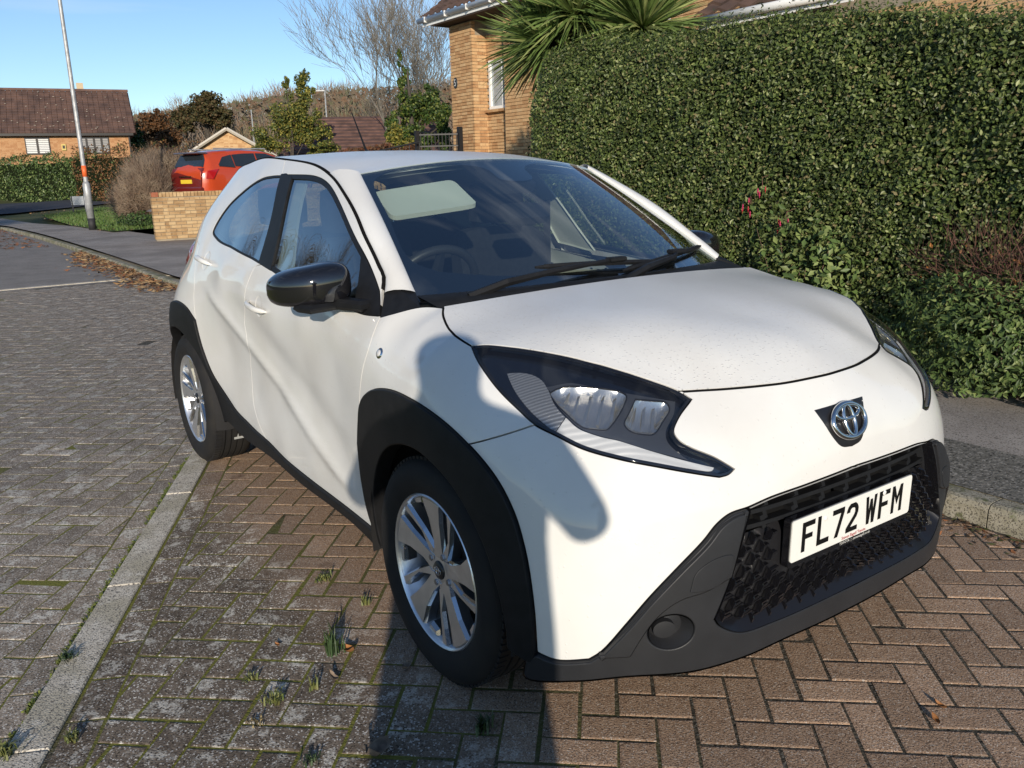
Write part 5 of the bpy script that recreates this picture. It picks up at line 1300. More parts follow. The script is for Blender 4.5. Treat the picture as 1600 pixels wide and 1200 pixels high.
def leaves(name, P, N, size, mats, parent=None, aspect=.5, fold=.25, jit=.7, weights=None, droop=0.):
    "folded leaf blades at P, facing N with jitter"
    n = len(P); s = size*rng.uniform(.6, 1.35, n)[:, None]
    Nn = unit(N+rng.normal(0, jit, (n, 3))); A = rng.normal(0, 1, (n, 3)); A[:, 2] -= droop; A = unit(A-Nn*(A*Nn).sum(1)[:, None]); B = np.cross(Nn, A)
    base = P-A*s*.5; tip = P+A*s*.5; l = P+B*s*aspect*.5+Nn*s*fold*.5; r = P-B*s*aspect*.5+Nn*s*fold*.5
    V = np.stack([base, r, tip, l], 1).reshape(-1, 3); k = np.arange(n)*4
    F = np.concatenate([np.stack([k, k+1, k+2], 1), np.stack([k, k+2, k+3], 1)])
    mi = rng.choice(len(mats), n, p=weights); return np_mesh(name, V, F, mats, parent, np.concatenate([mi, mi]))
def leafmat(name, c, rough=.4, trans=.25, var=.35):
    if name in MATS: return MATS[name]
    m, n, b = nodes_of(name); b.inputs['Roughness'].default_value = rough; b.inputs['Specular IOR Level'].default_value = .35
    g = n.nodes.new('ShaderNodeNewGeometry'); t = n.nodes.new('ShaderNodeTexNoise'); t.inputs['Scale'].default_value = 6; t.inputs['Detail'].default_value = 4; n.links.new(g.outputs['Position'], t.inputs['Vector'])
    r = n.nodes.new('ShaderNodeValToRGB'); r.color_ramp.elements[0].position = .3; r.color_ramp.elements[1].position = .7
    r.color_ramp.elements[0].color = (*[q*(1-var) for q in c], 1); r.color_ramp.elements[1].color = (*[min(1, q*(1+var)) for q in c], 1)
    n.links.new(t.outputs['Fac'], r.inputs[0]); n.links.new(r.outputs[0], b.inputs['Base Color'])
    tr = n.nodes.new('ShaderNodeBsdfTranslucent'); n.links.new(r.outputs[0], tr.inputs[0]); mx = n.nodes.new('ShaderNodeMixShader'); mx.inputs[0].default_value = trans
    n.links.new(b.outputs[0], mx.inputs[1]); n.links.new(tr.outputs[0], mx.inputs[2]); n.links.new(mx.outputs[0], n.nodes['Material Output'].inputs[0])
    MATS[name] = m; return m
PRIV = [leafmat('privet_mid', (.098, .135, .036), .42), leafmat('privet_dark', (.048, .072, .02), .45), leafmat('privet_light', (.22, .25, .09), .42), leafmat('privet_dry', (.20, .17, .08), .7)]
SHRB = [leafmat('shrub_mid', (.10, .155, .045), .45), leafmat('shrub_light', (.20, .25, .085), .48), leafmat('shrub_dark', (.055, .09, .03), .45)]
TWIG = mat('twig_brown', (.12, .075, .05), .85, var=.4, vscale=20); TWIGR = mat('twig_red', (.15, .07, .05), .85, var=.4, vscale=20)
BARK = mat('bark_grey', (.16, .145, .12), .9, var=.4, vscale=6, bump=.6, bscale=30); BARKD = mat('bark_dark', (.07, .058, .045), .9, var=.4, vscale=6)
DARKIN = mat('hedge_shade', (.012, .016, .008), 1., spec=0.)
# ---- clipped hedge
def hedge_top(x):
    return np.interp(x, [-4.3, -4.05, -3.75, -3.14, -2.51, -1.96, -1.55, -.9, -.58, 0, .69, 3.], [1.8, 2.22, 2.42, 2.52, 2.45, 2.40, 2.43, 2.40, 2.38, 2.29, 2.16, 2.1])
HX0, HX1, HY0, HY1 = -4.2, 2.4, 3.2, 4.3
def hedge_front(x, z): return HY0+.04*np.sin(x*2.1+z)*.5+.018*np.sin(x*5.3+z*4.1)+.12*np.clip((z-1.9)/.5, 0, 1)**2+.9*np.clip((HX0+.55-x)/.55, 0, 1)**2
HEDGE = empty('clipped_hedge', (-.8, 3.7, .1), 0, 'tall clipped evergreen hedge along the footway behind the white car', 'hedge')
n = 115000; x = rng.uniform(HX0, HX1, n); zt = hedge_top(x); z = rng.uniform(.05, 1, n)**.92*(zt-.1)+.1
y = hedge_front(x, z)+np.abs(rng.normal(0, .045, n))-.03*rng.random(n)
bump_ = .022*np.sin(x*9+z*7)+.022*np.sin(x*17-z*13); y += bump_*.6
P1 = np.stack([x, y, z], 1); N1 = np.tile([.25, -1., .35], (n, 1))
n2 = 16000; x2 = rng.uniform(HX0, HX1, n2); zt2 = hedge_top(x2); y2 = rng.uniform(HY0, HY1, n2); y2 = np.maximum(y2, hedge_front(x2, zt2)); P2 = np.stack([x2, y2, zt2+rng.normal(0, .04, n2)+.10*np.clip((rng.random(n2)-.93)/.07, 0, 1)], 1)
n3 = 5000; z3 = rng.uniform(.1, 2.2, n3); y3 = rng.uniform(HY0+.3, HY1, n3); P3 = np.stack([HX0+.05*rng.normal(0, 1, n3)+.1*np.sin(z3*4), y3, z3], 1)
k = P1[:, 2] < hedge_top(P1[:, 0])+.03
Pm = np.vstack([P1[k], P2, P3]) - np.array([-.8, 3.7, .1]); Nm = np.vstack([N1[k], np.tile([0, -.3, 1.], (n2, 1)), np.tile([-1., -.2, .2], (n3, 1))])
o = leaves('foliage', Pm, Nm, .030, PRIV, HEDGE, .55, .2, .6, [.47, .33, .15, .05]); tag(o, kind='stuff')
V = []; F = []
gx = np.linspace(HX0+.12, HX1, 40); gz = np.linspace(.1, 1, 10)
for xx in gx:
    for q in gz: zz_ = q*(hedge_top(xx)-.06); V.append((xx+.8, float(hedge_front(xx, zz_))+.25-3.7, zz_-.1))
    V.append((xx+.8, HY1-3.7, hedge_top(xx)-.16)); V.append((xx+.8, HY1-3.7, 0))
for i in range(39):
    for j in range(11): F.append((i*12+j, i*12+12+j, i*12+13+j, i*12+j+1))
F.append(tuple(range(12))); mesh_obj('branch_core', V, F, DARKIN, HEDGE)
# ---- lower shrub with long leaves and bare stems in front of the hedge's end
def shrub(name, label, c, r, n, size, mats, w=None, aspect=.35, up=.6, cat='shrub', droop=0., core=True, stems=0, twm=None, group=None):
    S = empty(name, c, 0, label, cat, group)
    d = unit(rng.normal(0, 1, (n, 3))); rad = (1-rng.random(n)**2*.45)[:, None]*(1+.16*np.sin(d[:, :1]*7+d[:, 1:2]*5)+.12*np.sin(d[:, 2:3]*9+d[:, :1]*4))
    P = d*rad*np.array(r)+[0, 0, r[2]*.9]; P = P[P[:, 2] > .02]; N = unit(P-[0, 0, r[2]*.5])+[.3, -.6, up]
    o = leaves('foliage', P, N, size, mats, S, aspect, .2, .6, w, droop); tag(o, kind='stuff')
    mb = MB()
    for _ in range(max(6, stems)):
        a = rnd.uniform(0, 6.283); q = rnd.uniform(.2, .95); h = r[2]*rnd.uniform(1.1, 1.95)
        mb.tube([(math.cos(a)*.06*r[0], math.sin(a)*.06*r[1], 0), (math.cos(a)*.5*q*r[0], math.sin(a)*.5*q*r[1], h*.5), (math.cos(a)*q*r[0], math.sin(a)*q*r[1], h)], [.012*r[2]+.002, .006*r[2]+.0012, .0015], 4, cap=False)
    mb.build('stem', twm or TWIG, S)
    return S
shrub('leafy_shrub', 'low dark green leafy shrub in front of the hedge, spilling onto the footway', (.95, 3.05, .1), (.80, .42, .36), 11000, .042, SHRB, [.5, .25, .25], .36, .4)
shrub('leafy_shrub', 'pale leafy stems growing into the hedge under the pink fuchsia flowers', (-.55, 3.12, .1), (.42, .22, .52), 1500, .055, SHRB, [.35, .5, .15], .5, .3)
# fuchsia sprays hanging out of the hedge
FU = [mat('fuchsia_pink', (.45, .03, .10), .5), mat('fuchsia_red', (.35, .02, .03), .5)]
for px, nfl, lb in (((1172, 325), 5, 'spray of hanging pink fuchsia flowers, lower on the hedge face'), ((1190, 300), 3, 'short spray of pink fuchsia flowers at the top of the leafy stems'), ((1228, 354), 4, 'cluster of red fuchsia buds on the hedge to the right of the pink sprays')):
    if 'right' in lb: lb = 'cluster of red fuchsia buds on the hedge away from the pink sprays'
    p = on_y(px, 3.10); S = empty('fuchsia_spray', p, 0, lb, 'flowers', 'fuchsia flowers on the hedge')
    mb = MB(); mb.tube([(0, .1, .12), (.0, .0, .10), (.03, -.03, .03)], .003, 4); mb.build('stem', TWIGR, S)
    for i in range(nfl):
        x_, z_ = rnd.uniform(-.06, .06), rnd.uniform(-.08, .06); mb = MB(); mb.lathe([(.001, .02), (.004, .012), (.005, .005), (.003, 0), (.008, -.008), (.0025, -.014), (.001, -.028)], 7, 'z', c=(x_, -.03, z_)); mb.build('flower', FU[i % 2], S)
    tag(leaves('foliage', np.array([[rnd.uniform(-.1, .1), rnd.uniform(-.03, .02), rnd.uniform(-.05, .14)] for _ in range(16)]), np.tile([0, -1., .3], (16, 1)), .055, SHRB[:2], S, .5), kind='stuff')
# ---- generic branching
def branches(base, h, levels, spread=.55, ratio=.68, nb=3, r0=.12, lean=(0, 0), sides=4, seed=1, gnarl=.15, up=.40):
    R_ = random.Random(seed); V = []; F = []; ends = []
    def seg(p, d, L_, r, lv):
        nseg = 3 if lv > 1 else 2; q = Vector(p); dd = Vector(d); rr_ = r; pts = [q.copy()]; rs = [r]
        for i in range(nseg):
            dd = (dd+Vector((R_.gauss(0, gnarl), R_.gauss(0, gnarl), R_.gauss(0, gnarl*.5)+up*.12))).normalized(); q = q+dd*(L_/nseg); rr_ = r*(1-(i+1)/nseg*.42); pts.append(q.copy()); rs.append(rr_)
        a = dd.orthogonal().normalized(); b = dd.cross(a); k = len(V); sd_ = sides if lv > 1 else 3
        for p_, w in zip(pts, rs):
            for j in range(sd_): t = 2*math.pi*j/sd_; V.append(p_+(a*math.cos(t)+b*math.sin(t))*w)
        for i in range(nseg):
            for j in range(sd_): F.append((k+i*sd_+j, k+i*sd_+(j+1) % sd_, k+(i+1)*sd_+(j+1) % sd_, k+(i+1)*sd_+j))
        if lv == 0: ends.append(tuple(q)); return
        for i in range(nb+(1 if lv > 2 else 0)):
            t = R_.uniform(.35, 1) if i else 1.; m_ = pts[min(nseg, int(t*nseg))]
            az = R_.uniform(0, 6.283); sp_ = spread*R_.uniform(.6, 1.3)*(.5 if i == 0 else 1)
            o_ = dd.orthogonal().normalized(); o_.rotate(Matrix.Rotation(az, 3, dd)); nd = (dd*math.cos(sp_)+o_*math.sin(sp_)+Vector((0, 0, up*.3))).normalized()
            seg(m_, nd, L_*ratio*R_.uniform(.75, 1.15), max(.0065*h/6, rr_*(.78 if i == 0 else .58)), lv-1)
    seg(base, Vector((lean[0], lean[1], 1)).normalized(), h*.36, r0, levels); return V, F, ends
def bare_tree(name, label, px, depth, h, levels, seed, m=BARK, r0=None, zb=None, group='bare trees behind the houses', **kw):
    p = at_depth(px, depth); zb = float(terr(p[0], p[1])) if zb is None else zb; S = empty(name, (p[0], p[1], zb), 0, label, 'tree', group)
    V, F, e = branches((0, 0, 0), h, levels, r0=r0 or h*.016, seed=seed, **kw); nt_ = 12
    mesh_obj('trunk', V[:nt_+4], [f for f in F if max(f) < nt_+4], m, S); f2 = [f for f in F if max(f) >= nt_+4]
    mesh_obj('crown', V, f2, m, S); return S, e
bare_tree('bare_tree', 'pale bare tree with a wide fan of twigs, leaning over the brown garage roof', (614, 236), 38, 4.3, 7, 11, spread=.46, lean=(-.06, -.14), nb=2, ratio=.80, zb=1.4, r0=.085)
bare_tree('bare_tree', 'tall bare tree rising out of the ivy-clad trunk', (634, 236), 33, 6.6, 7, 5, spread=.42, nb=2, ratio=.80, zb=1.2, r0=.11, lean=(0, -.05))
bare_tree('bare_tree', 'tall twiggy bare tree close against the eaves of the brick house', (692, 236), 36, 7.2, 7, 23, spread=.44, nb=2, ratio=.80, zb=1.4, r0=.10)
bare_tree('bare_tree', 'slender bare tree between the ivy-clad trunk and the brick house', (664, 236), 40, 7.8, 7, 37, spread=.42, nb=2, ratio=.80, zb=1.6, r0=.11)
# bare trees across the road, mirrored in the side windows of the white car
for (x_, y_, h_, s_), lb in zip([(-17., -7.9, 8., 41), (-22.5, -10.5, 9.5, 42), (-27., -13.5, 9., 43)], ('bare tree across the road nearest the white car, mirrored in its door glass', 'tallest bare tree across the road, mirrored in the car windows', 'bare tree across the road, farthest of three mirrored in the car windows')):
    S = empty('bare_tree', (x_, y_, 0), 0, lb, 'tree', 'bare trees across the road'); V, F, e = branches((0, 0, 0), h_, 6, spread=.55, r0=.2, seed=s_, nb=3, ratio=.74)
    mesh_obj('trunk', V[:16], [f for f in F if max(f) < 16], BARKD, S); mesh_obj('crown', V, [f for f in F if max(f) >= 16], BARKD, S)
# ---- ivy-clad trunk and bushes
def clump(name, label, parts, mats, w, size, n, cat='tree', trunk=None, group=None, base=None, aspect=.6):
    "parts: list of (x,y,z,rx,ry,rz) world ellipsoids; leaves in uneven sub-clumps"
    P = []; N = []
    tot = sum(p[3]*p[5] for p in parts)
    for (x_, y_, z_, a, b, c_) in parts:
        m_ = max(6, int(40*(a*c_)/tot*3)); k = int(n*a*c_/tot)
        d = unit(rng.normal(0, 1, (m_, 3))); cc = d*rng.uniform(.25, .95, (m_, 1))*[a, b, c_]
        i = rng.integers(0, m_, k); q = unit(rng.normal(0, 1, (k, 3))); rr_ = rng.uniform(.18, .42, (m_, 1))[i]*rng.random((k, 1))**.45
        P.append(cc[i]+q*rr_*[a, b, c_]+[x_, y_, z_]); N.append(q+[0, 0, .4])
    P = np.vstack(P); N = np.vstack(N); b0 = np.array(base if base is not None else (parts[0][0], parts[0][1], float(terr(parts[0][0], parts[0][1]))))
    S = empty(name, tuple(b0), 0, label, cat, group); o = leaves('crown', P-b0, N, size, mats, S, aspect, .2, .8, w); tag(o, kind='stuff')
    mb = MB(); top = max(p[2] for p in parts)-b0[2]
    r_ = trunk or .12
    mb.tube([(0, 0, -.1), (.03*top, .02*top, top*.45), (0, .02*top, top*.9)], [r_, r_*.75, r_*.25], 7)
    for p in parts: mb.tube([(0, 0, top*.25), tuple((np.array(p[:3])-b0)*[.55, .55, .8]), tuple(np.array(p[:3])-b0)], [r_*.5, r_*.35, r_*.12], 5)
    mb.build('trunk', BARKD, S); return S
def E3(px, d, rx, rz): p = at_depth(px, d); k = d/FPX; return (p[0], p[1], p[2], rx*k, rx*k*.9, rz*k)
IVY = [leafmat('ivy_mid', (.06, .105, .025), .45), leafmat('ivy_dark', (.03, .055, .015), .45), leafmat('ivy_lime', (.16, .19, .04), .5)]
YEL = [leafmat('bush_olive', (.11, .13, .03), .55), leafmat('bush_yellow', (.27, .24, .05), .6), leafmat('bush_green', (.06, .09, .022), .5)]
clump('ivy_tree', 'ivy-covered tree trunk with a dark green crown behind the iron gate', [E3((645, 175), 31, 34, 36), E3((672, 165), 31, 28, 30), E3((632, 125), 31, 13, 26), E3((626, 96), 31, 6, 16), E3((612, 205), 30, 22, 28), E3((690, 195), 30, 22, 40), E3((650, 222), 30, 40, 24)], IVY, [.5, .25, .25], .11, 16000, base=(*at_depth((640, 236), 31)[:2], 1.2))
clump('yellow_bush', 'loose yellow-green bush standing behind the red car', [E3((455, 190), 29, 42, 46), E3((420, 215), 29, 34, 28), E3((490, 205), 29, 32, 36), E3((470, 140), 29, 22, 34), E3((448, 128), 29, 9, 16), E3((405, 228), 29, 26, 14), E3((500, 236), 29, 36, 16)], YEL, [.45, .3, .25], .085, 17000, 'bush', .03, base=(*at_depth((455, 250), 29)[:2], .9))
clump('yellow_bush', 'small yellow-leaved bush at the foot of the ivy-clad tree', [E3((618, 214), 27, 18, 20), E3((640, 228), 27, 16, 14)], YEL, [.3, .55, .15], .11, 1500, 'bush', .05, base=(*at_depth((622, 250), 27)[:2], .8))
clump('red_shrub', 'low reddish-brown shrub below the iron handrail', [E3((600, 233), 24, 40, 10), E3((560, 236), 24, 30, 8), E3((640, 232), 24, 20, 9)], [leafmat('red_leaf', (.15, .06, .03), .7), leafmat('brown_leaf', (.13, .08, .045), .7)], None, .09, 1800, 'shrub', .03, base=(*at_depth((600, 250), 24)[:2], .8))
OAK = [leafmat('oak_olive', (.085, .075, .028), .7), leafmat('oak_brown', (.11, .07, .03), .7), leafmat('oak_dark', (.04, .042, .018), .7)]
RUST = [leafmat('beech_rust', (.17, .078, .03), .7), leafmat('beech_brown', (.12, .065, .03), .7), leafmat('beech_dull', (.085, .06, .035), .8)]
clump('oak_tree', 'round dark olive oak on the skyline beyond the hedges', [E3((318, 172), 78, 40, 26), E3((290, 188), 78, 26, 18), E3((345, 186), 78, 28, 20), E3((325, 156), 78, 22, 12)], OAK, [.45, .3, .25], .28, 11000, group=None, trunk=.3)
clump('beech_tree', 'rust-brown beech between the tiled bungalow and the dark oak', [E3((240, 196), 70, 30, 24), E3((262, 214), 70, 26, 26), E3((232, 228), 70, 24, 20)], RUST, [.45, .35, .2], .25, 8000, trunk=.25)
clump('evergreen_tree', 'dark green tree at the gable end of the bungalow', [E3((212, 216), 66, 14, 20), E3((216, 232), 66, 16, 14)], [IVY[1], SHRB[2], IVY[0]], [.5, .35, .15], .3, 1500, trunk=.2)
# ---- wooded hillside (reads as one mass): bare crowns on the slope
WD = [mat('wood_grey', (.29, .24, .19), .95), mat('wood_brown', (.25, .185, .13), .95), mat('wood_olive', (.20, .185, .11), .95), mat('wood_rust', (.27, .17, .10), .95)]  # wood tones lightened so the colour carries the distance haze
VV = []; FF = []; MI = []; kk = 0
for i in range(230):
    d = rnd.uniform(74, 150); px = rnd.uniform(130, 800); ridge = np.interp(px, [130, 200, 330, 420, 520, 700, 800], [176, 168, 152, 138, 128, 116, 112])
    q = (d-74)/76; ytop = ridge+(1-q)*55+rnd.uniform(-7, 10); c_ = at_depth((px, ytop), d); z0 = float(terr(c_[0], c_[1])); rx_ = rnd.uniform(2.0, 3.6); rz_ = rnd.uniform(2.4, 4.2); cc = np.array([c_[0], c_[1], c_[2]-rz_])
    n = 420; dd = unit(rng.normal(0, 1, (n, 3))); P = cc+dd*(rng.random((n, 1))**.4)*[rx_, rx_, rz_]; P[:, 2] = np.where(rng.random(n) < .25, P[:, 2]-rng.uniform(1, 4, n), P[:, 2])
    D = unit(dd*.8+rng.normal(0, .45, (n, 3))+[0, 0, .8]); Q = P+D*rng.uniform(.7, 1.9, (n, 1)); r = .032*d/100; a_ = unit(np.cross(D, rng.normal(0, 1, (n, 3)))); b_ = np.cross(D, a_)
    VV.append(np.concatenate([P+a_*r, P-a_*r*.5+b_*r, P-a_*r*.5-b_*r, Q], 0)); k = np.arange(n)+kk; FF.append(np.concatenate([np.stack([k, k+n, k+3*n], 1), np.stack([k+n, k+2*n, k+3*n], 1), np.stack([k+2*n, k, k+3*n], 1)])); MI += [rnd.choice((0, 0, 1, 1, 2, 3))]*(3*n); kk += 4*n
tag(np_mesh('woodland', np.vstack(VV), np.vstack(FF), WD, None, np.array(MI)), 'bare brown winter woodland covering the distant hillside', 'woodland', kind='stuff')
P = []
for i in range(15000):
    px = rnd.uniform(130, 800); d = rnd.uniform(80, 150); ridge = np.interp(px, [130, 200, 330, 420, 520, 700, 800], [176, 168, 152, 138, 128, 116, 112]); p = at_depth((px, rnd.uniform(ridge+14, 245)), d)
    if p[2] > float(terr(p[0], p[1])): P.append(p)
P = np.array(P); tag(leaves('undergrowth', P, np.tile([.8, -.4, .4], (len(P), 1)), .7, [mat('brush_brown', (.12, .09, .06), .95), mat('brush_rust', (.14, .085, .05), .95), mat('brush_olive', (.095, .09, .05), .95)], None, .45, .2, 1.), 'brown undergrowth and clinging leaves in the hillside wood', 'undergrowth', kind='stuff')
# ---- far green hedge by the crossing road, and the brown beech hedge by the lawn
def strip_hedge(name, label, pa, pb, z0, h, depth, n, size, mats, w, core=DARKIN, aspect=.6, cat='hedge', ragged=.06, tw=0):
    a, b = np.array(pa[:2]), np.array(pb[:2]); e = (b-a); L_ = np.linalg.norm(e); e /= L_; nn = np.array([e[1], -e[0]]); nn = nn if nn@(CAMP[:2]-a) > 0 else -nn
    S = empty(name, (a[0], a[1], z0), 0, label, cat); t = rng.uniform(0, L_, n); u = rng.uniform(0, 1, n); hh = h*(1+ragged*np.sin(t*2.3)+ragged*np.sin(t*5.1+1)); top = rng.random(n) < .22
    z = np.where(top, hh+rng.normal(0, ragged*h*.4, n), u*hh); q = np.where(top, rng.uniform(-depth, 0, n), -np.abs(rng.normal(0, .10, n))+.06*np.sin(t*3+z*4))
    P = np.stack([e[0]*t+nn[0]*q, e[1]*t+nn[1]*q, z], 1); N = np.where(top[:, None], [0, 0, 1.], [nn[0], nn[1], .3])
    o = leaves('foliage', P, N, size, mats, S, aspect, .2, .7, w); tag(o, kind='stuff')
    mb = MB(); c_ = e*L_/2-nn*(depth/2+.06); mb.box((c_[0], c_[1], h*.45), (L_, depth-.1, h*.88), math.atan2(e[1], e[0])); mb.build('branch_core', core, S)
    if tw:
        mb = MB()
        for _ in range(tw):
            t_ = rnd.uniform(0, L_); q_ = rnd.uniform(-depth*.6, .12); p0 = e*t_+nn*q_; hh_ = h*rnd.uniform(.55, 1.15); x1 = p0+e*rnd.gauss(0, .25)+nn*rnd.uniform(-.1, .22)
            mb.tube([(p0[0], p0[1], 0), tuple((*(p0*.5+x1*.5), hh_*.5)), (x1[0], x1[1], hh_)], [.014, .010, .004], 3, cap=False)
        mb.build('stem', TWIG, S)
    return S
pa, pb = at_depth((-40, 312), 52), at_depth((176, 310), 48.5)
strip_hedge('far_hedge', 'dark green hedge across the road in front of the tiled bungalow', pa, pb, .3, 2.5, 1.2, 9000, .13, [SHRB[2], SHRB[0], SHRB[1]], [.5, .35, .15])
pa, pb = at_depth((118, 300), 47.5), at_depth((300, 300), 44)
strip_hedge('beech_hedge', 'tall rusty beech hedge beyond the lawn with brown leaves', pa, pb, .2, 2.75, 1., 6000, .12, [RUST[0], leafmat('beech_tan', (.23, .13, .055), .7), RUST[2], SHRB[0]], [.4, .3, .2, .1], ragged=.09)
def twig_mass(name, label, parts, zb, n, mats, twm, L_=.5, lf=3000, size=.05, r=.005, core=True):
    b0 = np.array([parts[0][0], parts[0][1], zb]); S = empty(name, tuple(b0), 0, label, 'hedge'); w = np.array([p[3]*p[5] for p in parts]); w = w/w.sum()
    i = rng.choice(len(parts), n, p=w); E_ = np.array(parts); d = unit(rng.normal(0, 1, (n, 3))); rad = rng.random((n, 1))**.45
    P = E_[i, :3]+d*rad*E_[i, 3:]; D = unit(d*.7+rng.normal(0, .55, (n, 3))+[0, 0, .75]); Ln = L_*rng.uniform(.5, 1.3, (n, 1)); Q = P+D*Ln; a_ = unit(np.cross(D, rng.normal(0, 1, (n, 3)))); b_ = np.cross(D, a_)
    V = np.concatenate([P+a_*r, P-a_*r*.5+b_*r*.87, P-a_*r*.5-b_*r*.87, Q], 0)-b0; k = np.arange(n); F = np.concatenate([np.stack([k, k+n, k+3*n], 1), np.stack([k+n, k+2*n, k+3*n], 1), np.stack([k+2*n, k, k+3*n], 1)])
    tag(np_mesh('twig', V, F, [twm], S), kind='stuff')
    i = rng.choice(len(parts), lf, p=w); d = unit(rng.normal(0, 1, (lf, 3))); P = E_[i, :3]+d*(rng.random((lf, 1))**.3)*E_[i, 3:]*1.04-b0; P = P[P[:, 2] > 0]
    tag(leaves('foliage', P, np.tile([.6, -.6, .5], (len(P), 1)), size, mats, S, .55, .2, .9), kind='stuff')
    if not core: return S
    mb = MB()
    for p in parts:
        c_ = np.array(p[:3])-b0; mb.lathe([(.01, -p[5]*.78), (p[3]*.55, -p[5]*.5), (p[3]*.62, 0), (p[3]*.45, p[5]*.45), (.01, p[5]*.62)], 10, 'z', c=tuple(c_))
    mb.build('branch_core', mat('twig_core', (.07, .048, .034), 1., spec=0), S); return S
TW1 = [leafmat('twig_leaf', (.20, .125, .075), .8), leafmat('twig_leaf_dull', (.15, .11, .075), .8), RUST[2]]; STM = mat('dry_stem', (.27, .21, .15), .9, var=.4, vscale=3, col2=(.15, .10, .07))
o = twig_mass('twiggy_shrub', 'bare brown and red twigs between the hedge and the low shrub', [(.75, 3.14, .80, .5, .14, .22), (1.25, 3.02, .74, .5, .2, .24), (1.7, 2.9, .66, .4, .2, .24)], .1, 1500, [PRIV[3], SHRB[1], LEAFD], TWIGR, .20, 260, .03, .0022, False); o['category'] = 'shrub'
twig_mass('twiggy_hedge', 'brown twiggy hedge with bare stems beside the end of the low brick wall', [E3((215, 308), 25, 30, 38), E3((195, 318), 25.5, 20, 28), E3((240, 300), 25, 24, 44), E3((222, 275), 25.6, 26, 26)], .1, 9000, TW1, STM, .45, 5000, .05)
twig_mass('twiggy_hedge', 'dark brown twiggy hedge rising behind the tail of the red car', [E3((265, 272), 30, 24, 34), E3((245, 262), 30, 24, 26), E3((285, 268), 30, 18, 26)], .2, 4500, [RUST[2], TW1[1]], STM, .45, 3500, .06)
V = []; p = at_depth((215, 352), 24.6)
shrub('ivy_ground_cover', 'green ivy spreading at the foot of the twiggy hedge by the wall', (p[0], p[1], .1), (1.1, .5, .22), 1800, .06, [IVY[0], IVY[1]], None, .7, .8)
# ---- cordyline palm behind the hedge
SW = [leafmat('sword_green', (.12, .18, .05), .42, .2), leafmat('sword_light', (.26, .30, .11), .45, .2), leafmat('sword_tan', (.26, .20, .09), .6, .2)]
PALM = empty('cordyline_palm', (-6.9, 6.0, .8), 0, 'spiky cordyline palm with four heads of sword leaves above the hedge', 'palm')
mb = MB()
heads = [((862, 72), 11.6, 1.05, 900), ((900, 26), 11.2, 1.1, 700), ((955, 40), 11.4, .9, 500), ((1004, 46), 10.8, .95, 700)]
for px, d, L_, n in heads:
    h0 = Vector(at_depth(px, d))-Vector((-6.9, 6., .8)); mb.tube([(0, 0, -.2), (h0.x*.3, h0.y*.3, h0.z*.5), tuple(h0)], [.11, .09, .07], 8)
    V = []; F = []; mi = []
    for i in range(n):
        az = rnd.uniform(0, 6.283); el = rnd.uniform(-.6, 1.5); L2 = L_*rnd.uniform(.75, 1.1); w = .018
        dv = Vector((math.cos(az)*math.cos(el), math.sin(az)*math.cos(el), math.sin(el))); sd_ = dv.cross(Vector((0, 0, 1))).normalized(); sd_.rotate(Matrix.Rotation(rnd.uniform(-1.3, 1.3), 3, dv)); k = len(V); p_ = h0.copy(); dd = dv.copy()
        for j, ww in enumerate((.5, 1, .95, .7, .05)):
            V += [tuple(p_+sd_*w*ww), tuple(p_-sd_*w*ww)]; p_ = p_+dd*(L2/4); dd = (dd+Vector((0, 0, -.04-.09*(el < .1)))).normalized()
        F += [(k+2*j, k+2*j+1, k+2*j+3, k+2*j+2) for j in range(4)]; q = 2 if el < -.55 and rnd.random() < .5 else rnd.choice((0, 0, 1)); mi += [q]*4
    o = mesh_obj('leaf_head', V, F, None, PALM, mats=SW, fmat=mi); tag(o, kind='stuff')
mb.build('trunk', BARKD, PALM)
# ================================================================== BUILDINGS, WALL, GATE, LAMP POST, RED CAR, PHOTOGRAPHER
def brickmat(name, cols, mortar=(.30, .25, .18)):
    m, n, b = nodes_of(name); b.inputs['Roughness'].default_value = .85; b.inputs['Specular IOR Level'].default_value = .2
    oi = n.nodes.new('ShaderNodeObjectInfo'); g = n.nodes.new('ShaderNodeNewGeometry'); t = n.nodes.new('ShaderNodeTexNoise'); t.inputs['Scale'].default_value = 9; t.inputs['Detail'].default_value = 6; n.links.new(g.outputs['Position'], t.inputs['Vector'])
    w = n.nodes.new('ShaderNodeTexWhiteNoise'); sn = n.nodes.new('ShaderNodeVectorMath'); sn.operation = 'SNAP'; sn.inputs[1].default_value = (.23, .23, .075); n.links.new(g.outputs['Position'], sn.inputs[0]); n.links.new(sn.outputs[0], w.inputs[0])
    ad = n.nodes.new('ShaderNodeMath'); ad.operation = 'ADD'; n.links.new(w.outputs[0], ad.inputs[0]); n.links.new(t.outputs['Fac'], ad.inputs[1]); dv = n.nodes.new('ShaderNodeMath'); dv.operation = 'MULTIPLY'; dv.inputs[1].default_value = .5; n.links.new(ad.outputs[0], dv.inputs[0])
    r = n.nodes.new('ShaderNodeValToRGB'); e = r.color_ramp.elements; e[0].position = .25; e[1].position = .8; e[0].color = (*cols[0], 1); e[1].color = (*cols[2], 1); q = e.new(.5); q.color = (*cols[1], 1); n.links.new(dv.outputs[0], r.inputs[0]); n.links.new(r.outputs[0], b.inputs['Base Color'])
    t2 = n.nodes.new('ShaderNodeTexNoise'); t2.inputs['Scale'].default_value = 60; n.links.new(g.outputs['Position'], t2.inputs['Vector']); bp = n.nodes.new('ShaderNodeBump'); bp.inputs['Strength'].default_value = .4; bp.inputs['Distance'].default_value = .006; n.links.new(t2.outputs[0], bp.inputs['Height']); n.links.new(bp.outputs[0], b.inputs['Normal'])
    return m
BRK = brickmat('buff_brick', [(.30, .185, .09), (.42, .28, .145), (.50, .36, .20)])
